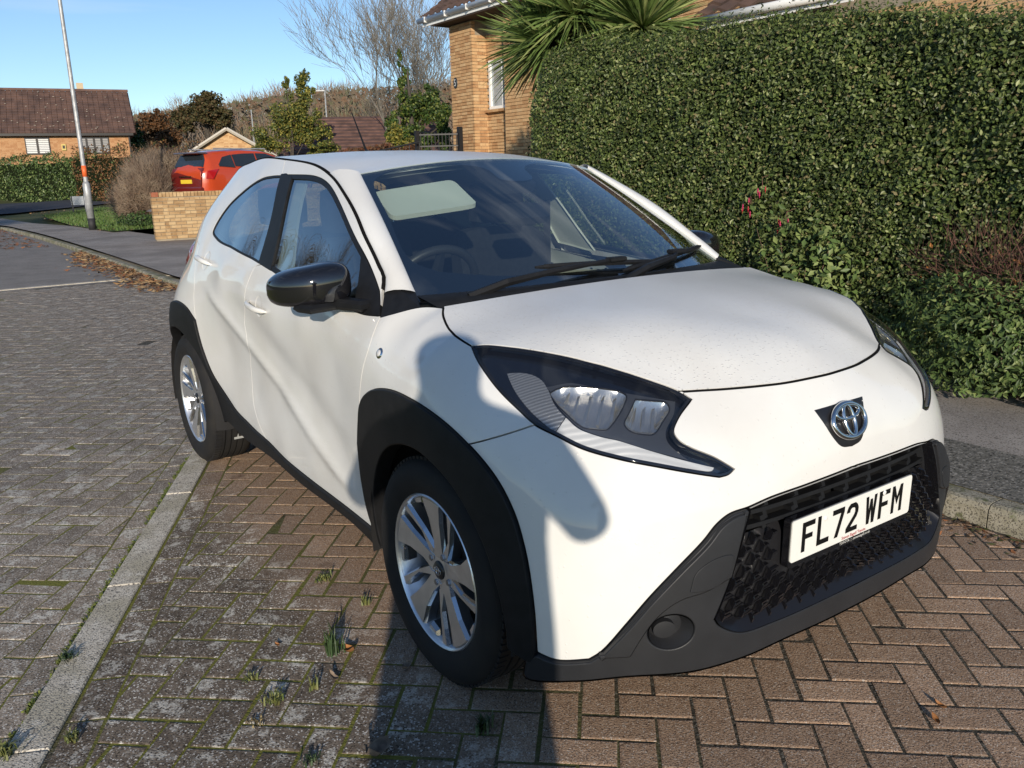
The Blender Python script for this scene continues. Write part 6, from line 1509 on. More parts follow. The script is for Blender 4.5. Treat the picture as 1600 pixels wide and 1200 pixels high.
BRKO = brickmat('orange_brick', [(.38, .21, .10), (.50, .31, .155), (.56, .38, .205)])
MORT = mat('mortar', (.30, .255, .19), .95, var=.2, vscale=5)
WPVC = mat('white_pvc', (.78, .78, .76), .35); BRICKRED = mat('red_capping', (.30, .10, .05), .85, var=.3, vscale=20)
bmesh_cache = {}
def brick_obj(parent, L_, H_, m):
    key = (round(L_, 3), round(H_, 3), m.name)
    if key not in bmesh_cache:
        mb = MB(); mb.box((0, 0, 0), (L_, .10, H_), bev=.004); o = mb.build('brick', m, parent); bmesh_cache[key] = o.data
    else: o = link(bpy.data.objects.new('brick', bmesh_cache[key]), parent)
    return o
def brick_face(parent, o0, e, width, z0, z1, m, skip=None, singles=0, name='brickwork', nrm=None, off=0.):
    "bricks laid in stretcher bond on a wall face: origin o0, direction e (unit, 2D), outward normal nrm"
    e = np.array(e, float); nrm = np.array(nrm if nrm is not None else (e[1], -e[0])); mb = MB(); cnt = 0; row = 0; z = z0; ang = math.atan2(e[1], e[0])
    while z+.06 <= z1+.001:
        t = -.1125 if row % 2 else 0.
        while t < width-.02:
            a, b = max(0, t), min(width, t+.215)
            if b-a > .03 and not (skip and skip((a+b)/2, z+.03)):
                c = o0+e*((a+b)/2)+nrm*(.002-.048+rnd.uniform(0, .003)+off)
                if cnt < singles:
                    o = brick_obj(parent, b-a, .065, m); o.location = (c[0]-parent.location.x, c[1]-parent.location.y, z+.0325-parent.location.z); o.rotation_euler = (0, 0, ang); cnt += 1
                else: mb.box((c[0]-parent.location.x, c[1]-parent.location.y, z+.0325-parent.location.z), (b-a, .10, .065), ang)
            t += .225
        z += .075; row += 1
    if mb.V: tag(mb.build(name, m, parent), kind='stuff')
# ---- low brick wall with a tile-on-edge coping
wa = np.array(on_z((245, 377), .1)[:2]); d2 = None
zt_w = at_depth((241, 301), float((wa-CAMP[:2])@AD[:2]+(1.2-CZ)*AD[2]))[2]
wb = on_z((345, 299.5), zt_w)[:2]; e = (wb-wa)/np.linalg.norm(wb-wa); e = np.array([.10, 1.]); e /= np.linalg.norm(e); wl = 5.2
nW = np.array([e[1], -e[0]]); nW = nW if nW@(CAMP[:2]-wa) > 0 else -nW
WALL = empty('brick_wall', (wa[0], wa[1], .05), 0, 'low buff brick wall with soldier coping in front of the red car', 'wall')
hw = zt_w-.1
mb = MB(); c = e*wl/2-nW*.11; mb.box((c[0], c[1], (zt_w-.154)/2), (wl-.02, .196, zt_w-.154), math.atan2(e[1], e[0])); mb.build('mortar_core', MORT, WALL)
zb_w = zt_w-.1115-.075*int((zt_w-.2)/.075)+.0
brick_face(WALL, wa, e, wl, zb_w, zt_w-.105, BRK, singles=280, nrm=nW)
brick_face(WALL, wa-nW*.21, -nW*-1 if False else nW, .21, zb_w, zt_w-.105, BRK, singles=20, nrm=-e)
t = 0.
cap = None
while t < wl:
    if cap is None:
        mb = MB(); mb.box((0, 0, 0), (.065, .225, .103), bev=.004); o = mb.build('coping_brick', BRK, WALL); cap = o.data
    else: o = link(bpy.data.objects.new('coping_brick', cap), WALL)
    c = e*(t+.0375)-nW*.108; o.location = (c[0], c[1], zt_w-.052-.05+rnd.uniform(-.003, .003)); o.rotation_euler = (0, 0, math.atan2(e[1], e[0])+rnd.gauss(0, .01)); t += .075
mb = MB(); c = e*.075-nW*.108; mb.box((c[0], c[1], zt_w-.048-.05), (.14, .228, .106), math.atan2(e[1], e[0]), bev=.006); mb.build('coping_end', BRICKRED, WALL)
# ---- house 5: brick front with recessed window bay
HY = 9.75; zE = 4.93; zG = .75
def hx(px, y=HY): return on_y((px, 150), y)[0]
xA, xB, xC, xD = hx(706), hx(740), hx(789), hx(835)
HOUSE = empty('brick_house', (xA, HY, zG), 0, 'two-storey buff brick house with white gutters behind the palm, numbered 5', 'house')
mb = MB()
def hb(x0, x1, y0, y1, z0, z1): mb.box(((x0+x1)/2-xA, (y0+y1)/2-HY, (z0+z1)/2-zG), (x1-x0, y1-y0, z1-z0))
xR = -4.6
hb(xA, xB-.01, HY+.05, HY+6, zG-.5, zE); hb(xB-.02, xC+.02, HY+.45, HY+6, zG-.5, zE); hb(xC+.01, xR, HY+.05, HY+6, zG-.5, zE)
mb.build('wall', MORT, HOUSE)
eX = np.array([1., 0]); wz0, wz1 = on_y((778, 170), HY+.4)[2], on_y((778, 92), HY+.4)[2]; wx0, wx1 = hx(765, HY+.4), hx(800, HY+.4)
brick_face(HOUSE, np.array([xA, HY]), eX, xB-xA, zG+.6, zE, BRKO, singles=120, nrm=(0, -1))
brick_face(HOUSE, np.array([xB, HY+.40]), eX, xC-xB, zG+.6, zE-.3, BRKO, skip=lambda t, z: wx0 < xB+t < wx1+.2 and wz0 < z < wz1, singles=90, nrm=(0, -1))
brick_face(HOUSE, np.array([xC, HY]), eX, xR-xC, zG+.6, zE, BRKO, singles=90, nrm=(0, -1))
brick_face(HOUSE, np.array([xB, HY+.4]), np.array([0, -1.]), .40, zG+.6, zE-.3, BRKO, nrm=(1, 0)); brick_face(HOUSE, np.array([xC, HY]), np.array([0, 1.]), .40, zG+.6, zE-.3, BRKO, nrm=(-1, 0)); brick_face(HOUSE, np.array([xA, HY+6]), np.array([0, -1.]), 6., zG+.6, zE, BRKO, nrm=(-1, 0))
mb = MB(); zc = (wz0+wz1)/2; ww = wx1+.25-wx0
for dx, w_, h_ in ((0, ww, .07), (0, ww, .07)): pass
for (cx_, cz_, w_, h_) in ((0, (wz1-wz0)/2-.035, ww, .07), (0, -(wz1-wz0)/2+.035, ww, .07), (-ww/2+.035, 0, .07, wz1-wz0-.14), (ww/2-.035, 0, .07, wz1-wz0-.14), (-ww*.02, 0, .06, wz1-wz0-.14)): mb.box((cx_, 0, cz_), (w_, .07, h_), bev=.008)
W1 = mb.build('window', WPVC, HOUSE); W1.location = ((wx0+wx1+.25)/2-xA, .42, zc-zG)
mb = MB(); mb.box((0, .02, 0), (ww-.12, .008, wz1-wz0-.12)); mb.build('pane', mat('window_pane', (.30, .36, .40), .08, coat=1., var=.3, vscale=3), W1)
mb = MB(); mb.box((0, .05, 0), (ww-.14, .01, wz1-wz0-.14)); mb.build('curtain', mat('net_curtain', (.7, .7, .66), .9, var=.2, vscale=12), W1)
mb = MB(); mb.box((0, -.06, -(wz1-wz0)/2-.04), (ww+.1, .14, .06)); mb.build('sill', BRKO, W1)
# eaves: fascia, gutter, brackets, soffit, tiled roof
mb = MB(); mb.box(((xR+xA)/2-xA-.2, -.36, zE-zG+.10), (xR-xA+.9, .025, .20)); mb.build('fascia', WPVC, HOUSE)
mb = MB(); gp = [(-.44, .20), (-.43, .12), (-.40, .09), (-.385, .20)]
mb.tube([(-.75, -.43, zE-zG+.14), (xR-xA+.3, -.43, zE-zG+.14)], .062, 10); mb.build('gutter', WPVC, HOUSE, True)
for i in range(12):
    mb = MB(); mb.box((-.35+i*.95, -.43, zE-zG+.13), (.025, .135, .135), bev=.01); mb.build('gutter_bracket', WPVC, HOUSE)
mb = MB(); mb.box(((xR-xA)/2, .14, zE-zG-.01), (xR-xA+.5, .98, .04)); mb.build('soffit', mat('soffit_brown', (.06, .04, .03), .8), HOUSE)
TILE = mat('roof_tile_brown', (.10, .058, .042), .85, var=.5, vscale=2.5, col2=(.06, .038, .03), bump=.5, bscale=25)
def tiled_roof(parent, x0, x1, y0, z0, slope, n, name='roof', m=TILE, inv=False, course=.30, hip=0.):
    mb = MB(); cs, sn = math.cos(slope), math.sin(slope); nx = max(4, int((x1-x0)/.30))
    for i in range(n):
        a = i*course; ya, za = y0+a*cs, z0+a*sn; yb, zb_ = y0+(a+course*1.08)*cs, z0+(a+course*1.08)*sn; up_ = np.array([0, -sn, cs])*.035; xa, xb = x0+hip*a, x1-hip*a
        V = []; F = []
        for j in range(nx*4+1):
            xx = xa+(xb-xa)*j/(nx*4); wv = .028*math.sin(2*math.pi*j/4.); V += [(xx, ya+up_[1]*1, za+up_[2]+wv), (xx, yb, zb_+wv), (xx, ya+up_[1], za+up_[2]+wv-.035)]
        for j in range(nx*4): k = j*3; F += [(k, k+3, k+4, k+1), (k+2, k+5, k+3, k)]
        mb.add(V, F)
    o = mb.build(name, m, parent); tag(o, kind='stuff'); return o
tiled_roof(HOUSE, -.55, xR-xA+.4, -.44, zE-zG+.20, .62, 12)
mb = MB(); mb.tube([(0, 0, 0), (0, 0, 3.0)], .035, 8); o = mb.build('downpipe', WPVC, HOUSE, True); pdp = on_y((1044, 25), HY-.1); o.location = (pdp[0]-xA, -.08, zE-zG-3.0)
# number plaque with a white 5
mb = MB(); mb.lathe([(0, -.012), (.09, -.012), (.10, 0)], 24, 'y'); NP = mb.build('number_plaque', mat('plaque_black', (.02, .02, .02), .4), HOUSE); fix_normals(NP); pn = on_y((712, 130), HY); NP.location = (pn[0]-xA, -.005, pn[2]-zG); NP.scale = (.95, 1, 1.35)
o = text('house_number', '5', .17, (0, -.016, 0), WPVC, NP, (math.pi/2, 0, 0))
# lower wing of the house nearer the hedge
x2a, x2b, y2w = -5.05, 1.5, 7.25
WING = empty('house_wing', (x2a, y2w, zG), 0, 'single-storey brick wing with white fascia and brown pantiles above the hedge', 'building')
mb = MB(); mb.box(((x2b-x2a)/2+.3, 1.5, 1.15), (x2b-x2a-.1, 2.9, 2.3+.6)); mb.build('wall', MORT, WING)
brick_face(WING, np.array([x2a+.35, y2w+.05]), eX, x2b-x2a-.35, 1.7, 3.05, BRKO, singles=60, nrm=(0, -1)); brick_face(WING, np.array([x2a+.35, y2w+2.95]), np.array([0, -1.]), 2.9, 1.7, 3.05, BRKO, nrm=(-1, 0))
mb = MB(); mb.box(((-3.0-x2a)/2, -.22, 3.22-zG), (-3.0-x2a+.2, .03, .17)); mb.build('fascia', WPVC, WING); mb = MB(); mb.tube([(-.1, -.28, 3.24-zG), (-3.0-x2a+.1, -.28, 3.24-zG)], .055, 8); mb.build('gutter', WPVC, WING, True)
tiled_roof(WING, -.15, -2.9-x2a, -.26, 3.30-zG, .55, 8, hip=.0)
# ---- iron gate and handrail
IRON = mat('black_iron', (.012, .012, .013), .5)
gp0, gp1 = at_depth((652, 222), 19.6), at_depth((719, 222), 19.6); gz = 1.0
GATE = empty('iron_gate', (gp0[0], gp0[1], gz), 0, 'black wrought-iron gate with scrollwork at the corner of the brick house', 'gate')
ge_ = (gp1-gp0)[:2]; gl = np.linalg.norm(ge_); ge_ /= gl; zt_g = at_depth((685, 206), 19.6)[2]-gz
for t_, w_, h_ in ((0, .09, zt_g+.04), (gl, .10, zt_g+.10)):
    mb = MB(); mb.box((ge_[0]*t_, ge_[1]*t_, h_/2), (w_, w_, h_), bev=.01); mb.build('post', IRON, GATE)
for z_ in (.15, zt_g-.32, zt_g-.06):
    mb = MB(); mb.box((ge_[0]*gl/2, ge_[1]*gl/2, z_), (gl-.1, .03, .03), math.atan2(ge_[1], ge_[0])); mb.build('rail', IRON, GATE)
for i in range(11):
    t_ = gl*(i+1)/12; mb = MB(); mb.tube([(ge_[0]*t_, ge_[1]*t_, .1), (ge_[0]*t_, ge_[1]*t_, zt_g-.02+.0*math.sin(i))], .011, 5); mb.build('bar', IRON, GATE)
mb = MB()
for s_ in (-1, 1):
    pts = [(ge_[0]*(gl/2+s_*(.10+.09*math.cos(q))), ge_[1]*(gl/2+s_*(.10+.09*math.cos(q))), zt_g*.55+.14*math.sin(q)) for q in np.linspace(0, 5.2, 16)]; mb.tube(pts, .012, 5)
mb.build('scroll', IRON, GATE)
r0, r1 = at_depth((560, 243), 19.0), at_depth((655, 222), 19.4); mb = MB(); mb.tube([tuple(r0), tuple(r1)], .022, 6)
HR = mb.build('handrail', IRON); mb = MB()
for i in range(7): q = r0*(1-i/6.)+r1*(i/6.); mb.tube([(q[0], q[1], q[2]-.9), tuple(q)], .012, 5)
mb.build('baluster', IRON, HR); tag(HR, 'sloping black iron handrail leading up to the gate', 'handrail')
# ---- bungalow across the crossing road
bc_, be = np.array([-61.4, 11.5]), np.array([-.16, -.987]); zf, ze = 1.75, 4.42; BL = 15.
BUNG = empty('bungalow', (bc_[0], bc_[1], zf), math.atan2(be[1], be[0]), 'brick bungalow with a long brown tiled roof beyond the green hedge', 'house')   # local x runs along the front, camera side is local +y or -y
sgn = 1 if np.array([-be[1], be[0]])@(CAMP[:2]-bc_) > 0 else -1
def bx(mb, x0, x1, y0, y1, z0, z1): mb.box(((x0+x1)/2, sgn*(y0+y1)/2, (z0+z1)/2), (x1-x0, abs(y1-y0), z1-z0))
mb = MB(); bx(mb, 0, BL, -8, 0, -1.2, ze-zf); mb.build('wall', brickmat('bungalow_brick', [(.36, .18, .085), (.43, .24, .12), (.46, .27, .14)]), BUNG)
def bpx(px): # local x of a pixel column on the front plane
    d = raydir((px, 225)); A_ = np.array([[be[0], -d[0]], [be[1], -d[1]]]); t = np.linalg.solve(A_, CAMP[:2]-bc_); return t[0]
DKF = mat('dark_window_frame', (.02, .016, .014), .4); BLIND = mat('white_blind', (.72, .72, .70), .7); BLINDG = mat('grey_blind', (.32, .31, .30), .7)
for p0, p1, y0_, y1_, mm, nb in ((39, 78, 214, 239, BLIND, 2), (124, 171, 215, 240, BLINDG, 4)):
    xa, xb = sorted((bpx(p0), bpx(p1))); wz1_ = ze-zf-.06; wz0_ = wz1_-1.12; mb = MB(); bx(mb, xa, xb, .0, .05, wz0_, wz1_); W_ = mb.build('window', DKF, BUNG); n = nb
    for i in range(n):
        a, b = xa+(xb-xa)*(i/n)+.07, xa+(xb-xa)*((i+1)/n)-.07; mb = MB()
        k = 8
        for q in range(k): bx(mb, a, b, .055, .065, wz0_+.1+(wz1_-wz0_-.2)*q/k, wz0_+.1+(wz1_-wz0_-.2)*(q+.68)/k)
        mb.build('blind', mm, W_)
        mb = MB(); bx(mb, a, b, .051, .054, wz0_+.09, wz1_-.09); mb.build('pane', mat('dark_pane', (.10, .10, .11), .1), W_)  # pane is plain dark grey
mb = MB(); bx(mb, -.3, BL+.3, .0, .42, ze-zf, ze-zf+.16); mb.build('fascia', DKF, BUNG)
mb = MB(); bx(mb, -.06, .03, .02, .12, -.5, ze-zf); mb.build('downpipe', DKF, BUNG)
rise, run = 3.05, 4.2; sl = math.atan2(rise, run); SLn = math.hypot(rise, run); ncr = 17; mb = MB()
for i in range(ncr):
    a0, a1 = i*SLn/ncr, (i+1.06)*SLn/ncr; nx = 48
    for j in range(nx):
        x0_, x1_ = -.45+(BL+.9)*j/nx+.012, -.45+(BL+.9)*(j+1)/nx-.004; dz = rnd.uniform(0, .018)
        P_ = [(x0_, a0, .06+dz), (x1_, a0, .06+dz), (x1_, a1, .01+dz), (x0_, a1, .01+dz), (x0_, a0, 0), (x1_, a0, 0)]
        V = [(x, sgn*(.42-a*math.cos(sl)-h*math.sin(sl)*-1), ze-zf+.16+a*math.sin(sl)+h*math.cos(sl)) for x, a, h in P_]; mb.add(V, [(0, 1, 2, 3), (4, 5, 1, 0)])
BT = mat('bungalow_tile', (.125, .072, .055), .9, var=.5, vscale=1.6, col2=(.075, .045, .038)); o = mb.build('roof', BT, BUNG); tag(o, kind='stuff')
mb = MB()
for i in range(110):
    x_ = rnd.uniform(0, BL); a = rnd.uniform(.2, SLn); mb.box((x_, sgn*(.42-a*math.cos(sl)+.05), ze-zf+.25+a*math.sin(sl)), (rnd.uniform(.04, .12), .04, .03))
o = mb.build('roof_lichen', mat('lichen_pale', (.34, .30, .25), .9), BUNG); tag(o, kind='stuff')
mb = MB(); bx(mb, -.5, BL+.5, .42-run-.18, .42-run+.18, ze-zf+.16+rise-.02, ze-zf+.16+rise+.13); mb.build('ridge', BT, BUNG)
mb = MB(); V = [(-.5, sgn*.42, ze-zf+.1), (-.5, sgn*(.42-run), ze-zf+.1+rise), (-.5, sgn*(.42-2*run), ze-zf+.1)]; V += [(x+.02, y, z) for x, y, z in V]; mb.add(V, [(0, 1, 2), (5, 4, 3), (0, 1, 4, 3), (1, 2, 5, 4)]); mb.add([(BL+.5, sgn*(.42-run), ze-zf+.1+rise), (-.5, sgn*(.42-run), ze-zf+.1+rise), (-.5, sgn*(.42-2*run), ze-zf+.1), (BL+.5, sgn*(.42-2*run), ze-zf+.1)], [(0, 1, 2, 3)]); mb.build('gable', BT, BUNG)
mb = MB(); cxp = bpx(138); bx(mb, cxp-.22, cxp+.22, .42-run-.9, .42-run-.4, ze-zf+rise-.6, ze-zf+rise+.75); mb.build('chimney', mat('chimney_cream', (.5, .40, .26), .8), BUNG)
mb = MB(); xa_ = bpx(99); bx(mb, xa_-.13, xa_+.13, .0, .10, 1.75, 2.15); mb.build('alarm_box', mat('alarm_yellow', (.55, .42, .12), .5), BUNG); mb = MB(); bx(mb, xa_-.07, xa_+.07, .10, .11, 1.86, 2.06); mb.build('alarm_panel', DKF, BUNG)
mb = MB(); xd = bpx(8); mb.lathe([(0, .10), (.2, .06), (.34, 0), (.36, .0)], 20, 'y'); o = mb.build('satellite_dish', mat('dish_grey', (.45, .45, .45), .6), BUNG, True); o.location = (xd, sgn*.35, .62); o.rotation_euler = (.3, 0, .3); o.scale = (1, sgn, 1)
# ---- other roofs seen between the trees
def small_house(name, label, px, d, w, dep, zw, rise_, rz, wallm, roofm):
    p = at_depth(px, d); z0 = float(terr(p[0], p[1])); S = empty(name, (p[0], p[1], z0), rz, label, 'house'); mb = MB(); mb.box((0, 0, (zw-z0)/2), (w, dep, zw-z0)); mb.build('wall', wallm, S); zz = zw-z0
    mb = MB(); mb.add([(-w/2, -dep/2, zz), (w/2, -dep/2, zz), (w/2, dep/2, zz), (-w/2, dep/2, zz), (0, -dep/2, zz+rise_), (0, dep/2, zz+rise_)], [(0, 1, 4)]); mb.build('gable', wallm, S); mb = MB(); mb.add([(w/2, dep/2, zz), (-w/2, dep/2, zz), (0, dep/2, zz+rise_)], [(0, 1, 2)]); mb.build('gable', wallm, S)
    for s_ in (-1, 1):
        mb = MB(); k = 12
        for i in range(k):
            a, b = i/k, (i+1.05)/k; V = [(s_*(w/2+.25)*(1-a), -dep/2-.3, zz-.1+(rise_+.1)*a+.09), (s_*(w/2+.25)*(1-a), dep/2+.3, zz-.1+(rise_+.1)*a+.09), (s_*(w/2+.25)*(1-min(b, 1)), dep/2+.3, zz-.1+(rise_+.1)*min(b, 1)+.05), (s_*(w/2+.25)*(1-min(b, 1)), -dep/2-.3, zz-.1+(rise_+.1)*min(b, 1)+.05)]; V += [(V[0][0], V[0][1], V[0][2]-.06), (V[1][0], V[1][1], V[1][2]-.06)]; mb.add(V, [(0, 1, 2, 3), (4, 5, 1, 0)])
        mb.build('roof_slope', roofm, S)
    return S
az_g = math.atan2(*(at_depth((355, 225), 50)[:2]-CAMP[:2])[::-1])
S = small_house('far_house', 'small gable end with a pale barge board showing above the red car', (357, 235), 50, 4.4, 7, 2.55, 1.45, az_g+math.pi/2, BRKO, TILE)
mb = MB()
for s_, y_ in ((-1, 3.84), (1, 3.84), (-1, -3.84), (1, -3.84)): mb = MB(); mb.tube([(s_*2.5, y_, 2.55-S.location.z-.02), (0, y_, 2.55+1.5-S.location.z)], .09, 4); mb.build('barge_board', mat('barge_cream', (.55, .50, .42), .7), S)
S2 = small_house('garage', 'brown-tiled garage roof behind the bare leaning tree', (570, 236), 36, 7.5, 6, 2.15, 1.6, math.atan2(*(at_depth((570, 225), 36)[:2]-CAMP[:2])[::-1])+.02, BRKO, mat('garage_tile', (.13, .07, .055), .9, var=.4, vscale=3))
# ---- street lamp, sign, distant poles
GALV = mat('galvanised_steel', (.40, .41, .42), .5, metal=.3, var=.25, vscale=8)
lb_ = on_z((145, 359), .1); top_ = at_depth((101, -40), float((np.array([lb_[0], lb_[1], 5])-CAMP)@AD))
LAMP = empty('street_lamp', (lb_[0], lb_[1], .1), 0, 'tall galvanised street lamp post with an orange band on the grass verge', 'lamp post')
mb = MB(); mb.tube([(0, 0, .0), (0, 0, .32)], .10, 16); mb.build('root_sleeve', mat('bitumen', (.02, .02, .022), .7), LAMP, True)
mb = MB(); mb.tube([(0, 0, .32), (0, 0, 1.25), (0, 0, 1.32)], [.098, .098, .062], 16); mb.box((.0, -.097, .75), (.1, .012, .5), bev=.004); mb.build('base_section', GALV, LAMP, True)
mb = MB(); mb.tube([(0, 0, 1.32), (0, 0, 1.45)], .062, 16); mb.tube([(0, 0, 1.75), (0, 0, 7.9)], [.060, .045], 16); mb.tube([(0, 0, 7.9), (-.2, -.25, 8.1), (-.7, -.9, 8.2)], .03, 8); o = mb.build('shaft', GALV, LAMP); shade_auto(o, 40)
mb = MB(); mb.tube([(0, 0, 1.45), (0, 0, 1.75)], .0645, 16); mb.build('orange_band', mat('orange_tape', (.72, .13, .03), .5), LAMP, True)
mb = MB(); mb.box((-.9, -1.15, 8.2), (.25, .6, .12), rz=.66, bev=.04); mb.build('lantern', mat('lantern_grey', (.3, .3, .3), .5), LAMP)
sp_ = at_depth((124, 325), 36); SIGN = empty('street_name_sign', (sp_[0], sp_[1], .1), 0, 'low grey street name plate on two posts seen edge-on behind the lamp post', 'sign')
ax_ = np.array([AR[0], AR[1]]); ax_ /= np.linalg.norm(ax_)
mb = MB(); mb.box((0, 0, .55), (.62, .03, .36), math.atan2(ax_[1], ax_[0])); mb.build('plate', mat('sign_back', (.33, .35, .37), .6), SIGN)
for s_ in (-.27, .27):
    mb = MB(); mb.box((ax_[0]*s_, ax_[1]*s_, .3), (.06, .06, .85)); mb.build('post', mat('sign_post', (.05, .05, .05), .7), SIGN)
for (a, b, d, lb, arm) in (((512, 205), (512, 143), 60, 'distant slim lamp column with a short arm above the garage roof', 1), ((395, 200), (394, 172), 70, 'distant pale pole in front of the hillside wood', 0)):
    p0, p1 = at_depth(a, d), at_depth(b, d); S = empty('distant_lamp', (p0[0], p0[1], p0[2]-2), 0, lb, 'lamp post'); h = p1[2]-p0[2]+2; mb = MB(); mb.tube([(0, 0, 0), (0, 0, h)], .05, 6); mb.build('shaft', GALV, S)
    if arm: mb = MB(); mb.box((-.5*ax_[0], -.5*ax_[1], h), (1.0, .12, .07), math.atan2(ax_[1], ax_[0])); mb.build('arm', GALV, S)
# ---- orange-red crossover on the drive behind the wall
RED = mat('orange_red_paint', (.47, .055, .014), .28, coat=1.); REDD = mat('dark_red_paint', (.13, .012, .010), .3, coat=1.)
cx_, ry0, rz0 = -23.75, 4.85, .62
RC = empty('red_car', (cx_-.45, ry0+2.25, rz0), math.radians(20), 'orange-red crossover parked behind the low brick wall', 'car')
# local: y forward (towards house), origin at mid length; sections give half width at heights
def rsec(y, zs, ws): return [(y, z, w) for z, w in zip(zs, ws)]
Ys = [-2.14, -2.10, -1.95, -1.6, -1.1, -.5, .3, .9, 1.3, 1.9, 2.1]
prof = []      # per station: list of (half width, z) from sill to roof centre
def station(y):
    t = (y+2.14)/4.24
    roof = np.interp(y, [-2.14, -2.10, -1.95, -1.85, -1.5, -.6, .2, .75, 1.25, 1.6, 2.1], [1.05, 1.10, 1.30, 1.52, 1.60, 1.66, 1.63, 1.50, 1.10, 1.02, .75])
    belt = np.interp(y, [-2.14, -1.9, -1.2, 0, .9, 1.3, 2.1], [.98, 1.08, 1.08, 1.02, .97, .95, .70]); belt = min(belt, roof-.01)
    hw = np.interp(y, [-2.14, -2.08, -1.9, -1.4, 0, 1.4, 1.9, 2.1], [.70, .80, .87, .89, .89, .88, .80, .62]); rw = np.interp(y, [-2.14, -1.9, -1.2, 0, .9, 1.3, 2.1], [.58, .56, .60, .62, .60, .66, .5])
    return [(hw*.95, .25), (hw, .45), (hw*1.0, .75), (hw*.985, belt-.06), (hw*.95, belt), (hw*.95*.55+rw*.45, belt*.55+roof*.45 if roof-belt > .2 else belt+.003), (rw, roof-.06), (rw*.82, roof-.015), (rw*.4, roof), (0, roof+.005)]
st_ = [station(y) for y in np.linspace(-2.14, 2.1, 44)]; yy_ = np.linspace(-2.14, 2.1, 44); m_ = 10; V = []; F = []
for y, s_ in zip(yy_, st_):
    V += [(w, y, z) for w, z in s_]+[(-w, y, z) for w, z in s_[:-1][::-1]]
k = 19
for i in range(43):
    for j in range(k-1): F.append((i*k+j, i*k+j+1, (i+1)*k+j+1, (i+1)*k+j))
F += [tuple(range(k)), tuple(range(43*k, 44*k))]
o = mesh_obj('body', V, F, RED, RC); fix_normals(o); shade_auto(o, 38)
CG = mat('car_glass_dark', (.02, .025, .03), .05, coat=1.)
def rc_patch(name, pts, m, off=.012, parent=None):
    off += .016
    V = [Vector(p) for p in pts]; n = len(V); c = (V[1]-V[0]).cross(V[2]-V[0]).normalized(); ctr = sum(V, Vector())/n
    if c.dot(ctr-Vector((0, 0, .8))) < 0: c = -c
    P_ = [v+c*off for v in V]+[v-c*.05 for v in V]; o = mesh_obj(name, P_, [tuple(range(n))]+[(i, (i+1) % n, n+(i+1) % n, n+i) for i in range(n)], m, parent or RC); fix_normals(o); return o
def rs(y, z): # half width on the body at (y,z)
    s_ = station(y); zs = [q[1] for q in s_]; ws = [q[0] for q in s_]; return float(np.interp(z, zs, ws))
for sg in (1, -1):
    for ys_, nm in (((-1.55, -1.35, -1.02), 'quarter_window'), ((-.98, -.6, -.16), 'rear_side_window'), ((-.10, .3, .78), 'front_side_window')):
        top = {'quarter_window': (1.20, 1.40, 1.47), 'rear_side_window': (1.47, 1.50, 1.51), 'front_side_window': (1.51, 1.50, 1.36)}[nm]
        lo = [(ys_[0], 1.13), (ys_[2], 1.09)]; hi = [(ys_[2], top[2]), (ys_[1], top[1]), (ys_[0], top[0])]
        rc_patch(nm, [(sg*rs(y, z), y, z) for y, z in lo+hi], CG, .012)
    tl = [(-2.05, .80), (-1.98, 1.02), (-1.62, 1.07), (-1.72, .98), (-1.86, .78)]
    rc_patch('tail_lamp', [(sg*(rs(y, z)+.004), y, z) for y, z in tl], mat('tail_red', (.35, .008, .012), .15, coat=1.), .02)
    mb = MB(); mb.box((sg*.60, -.6, 1.655), (.05, 1.9, .04), bev=.015); mb.build('roof_rail', GALV, RC)
    mb = MB(); mb.lathe([(.15, -.02), (.20, -.03), (.30, -.02), (.335, .02), (.335, .18)], 28, 'x'); o = mb.build('wheel', RUBBER, RC, True); o.location = (sg*.86, -1.32, .335); o.rotation_euler = (0, 0, 0 if sg < 0 else math.pi)
    mb = MB(); mb.lathe([(.15, -.02), (.20, -.03), (.30, -.02), (.335, .02), (.335, .18)], 28, 'x'); o = mb.build('wheel', RUBBER, RC, True); o.location = (sg*.84, 1.25, .335); o.rotation_euler = (0, 0, 0 if sg < 0 else math.pi)
    mb = MB(); mb.box((sg*.91, -.75, 1.0), (.02, .16, .03), bev=.008); mb.build('handle', RED, RC)
TG = rc_patch('tailgate', [(-.70, -2.150, .55), (.70, -2.150, .55), (.74, -2.13, .95), (.70, -2.05, 1.10), (-.70, -2.05, 1.10), (-.74, -2.13, .95)], REDD, .012)
rc_patch('rear_window', [(-.66, -2.03, 1.13), (.66, -2.03, 1.13), (.62, -1.90, 1.34), (.54, -1.85, 1.47), (-.54, -1.85, 1.47), (-.62, -1.90, 1.34)], CG, .02, TG)
mb = MB(); mb.box((0, -1.93, 1.535), (1.16, .34, .045), bev=.02); mb.build('spoiler', mat('spoiler_grey', (.10, .10, .13), .3, coat=1.), RC)
mb = MB(); mb.box((0, -2.175, .86), (.60, .02, .035)); mb.build('trim_bar', CHROME, TG)
mb = MB(); mb.box((.02, -2.178, .72), (.53, .012, .115), bev=.004); PY = mb.build('number_plate', mat('plate_yellow', (.70, .50, .04), .4), TG)
mb = MB(); mb.box((0, -2.17, .42), (1.5, .10, .30), bev=.04); mb.build('rear_bumper', REDD, RC)
mb = MB(); mb.tube([(-.1, -1.72, 1.6), (-.1, -1.95, 1.75)], .008, 5); mb.build('aerial', IRON, RC)
sheet('drive', [(-19.6, 3.4), (-19.4, 13), (-28, 13), (-28, 5), (-24, 4.2), (-21, 3.3)], PATHM, .62, 1., False); mb = MB(); mb.box((-23.7, 8.4, .2), (8.4, 8.2, .8)); tag(mb.build('drive_bank', SOIL), kind='structure')
# ---- photographer, out of frame, whose shadow falls on the wing and paving
PH = empty('person', (3.56, -2.20, 0), math.radians(146), 'person in long dark coat holding up a phone, whose shadow falls on the white car', 'person')
me = bpy.data.meshes.new('body')
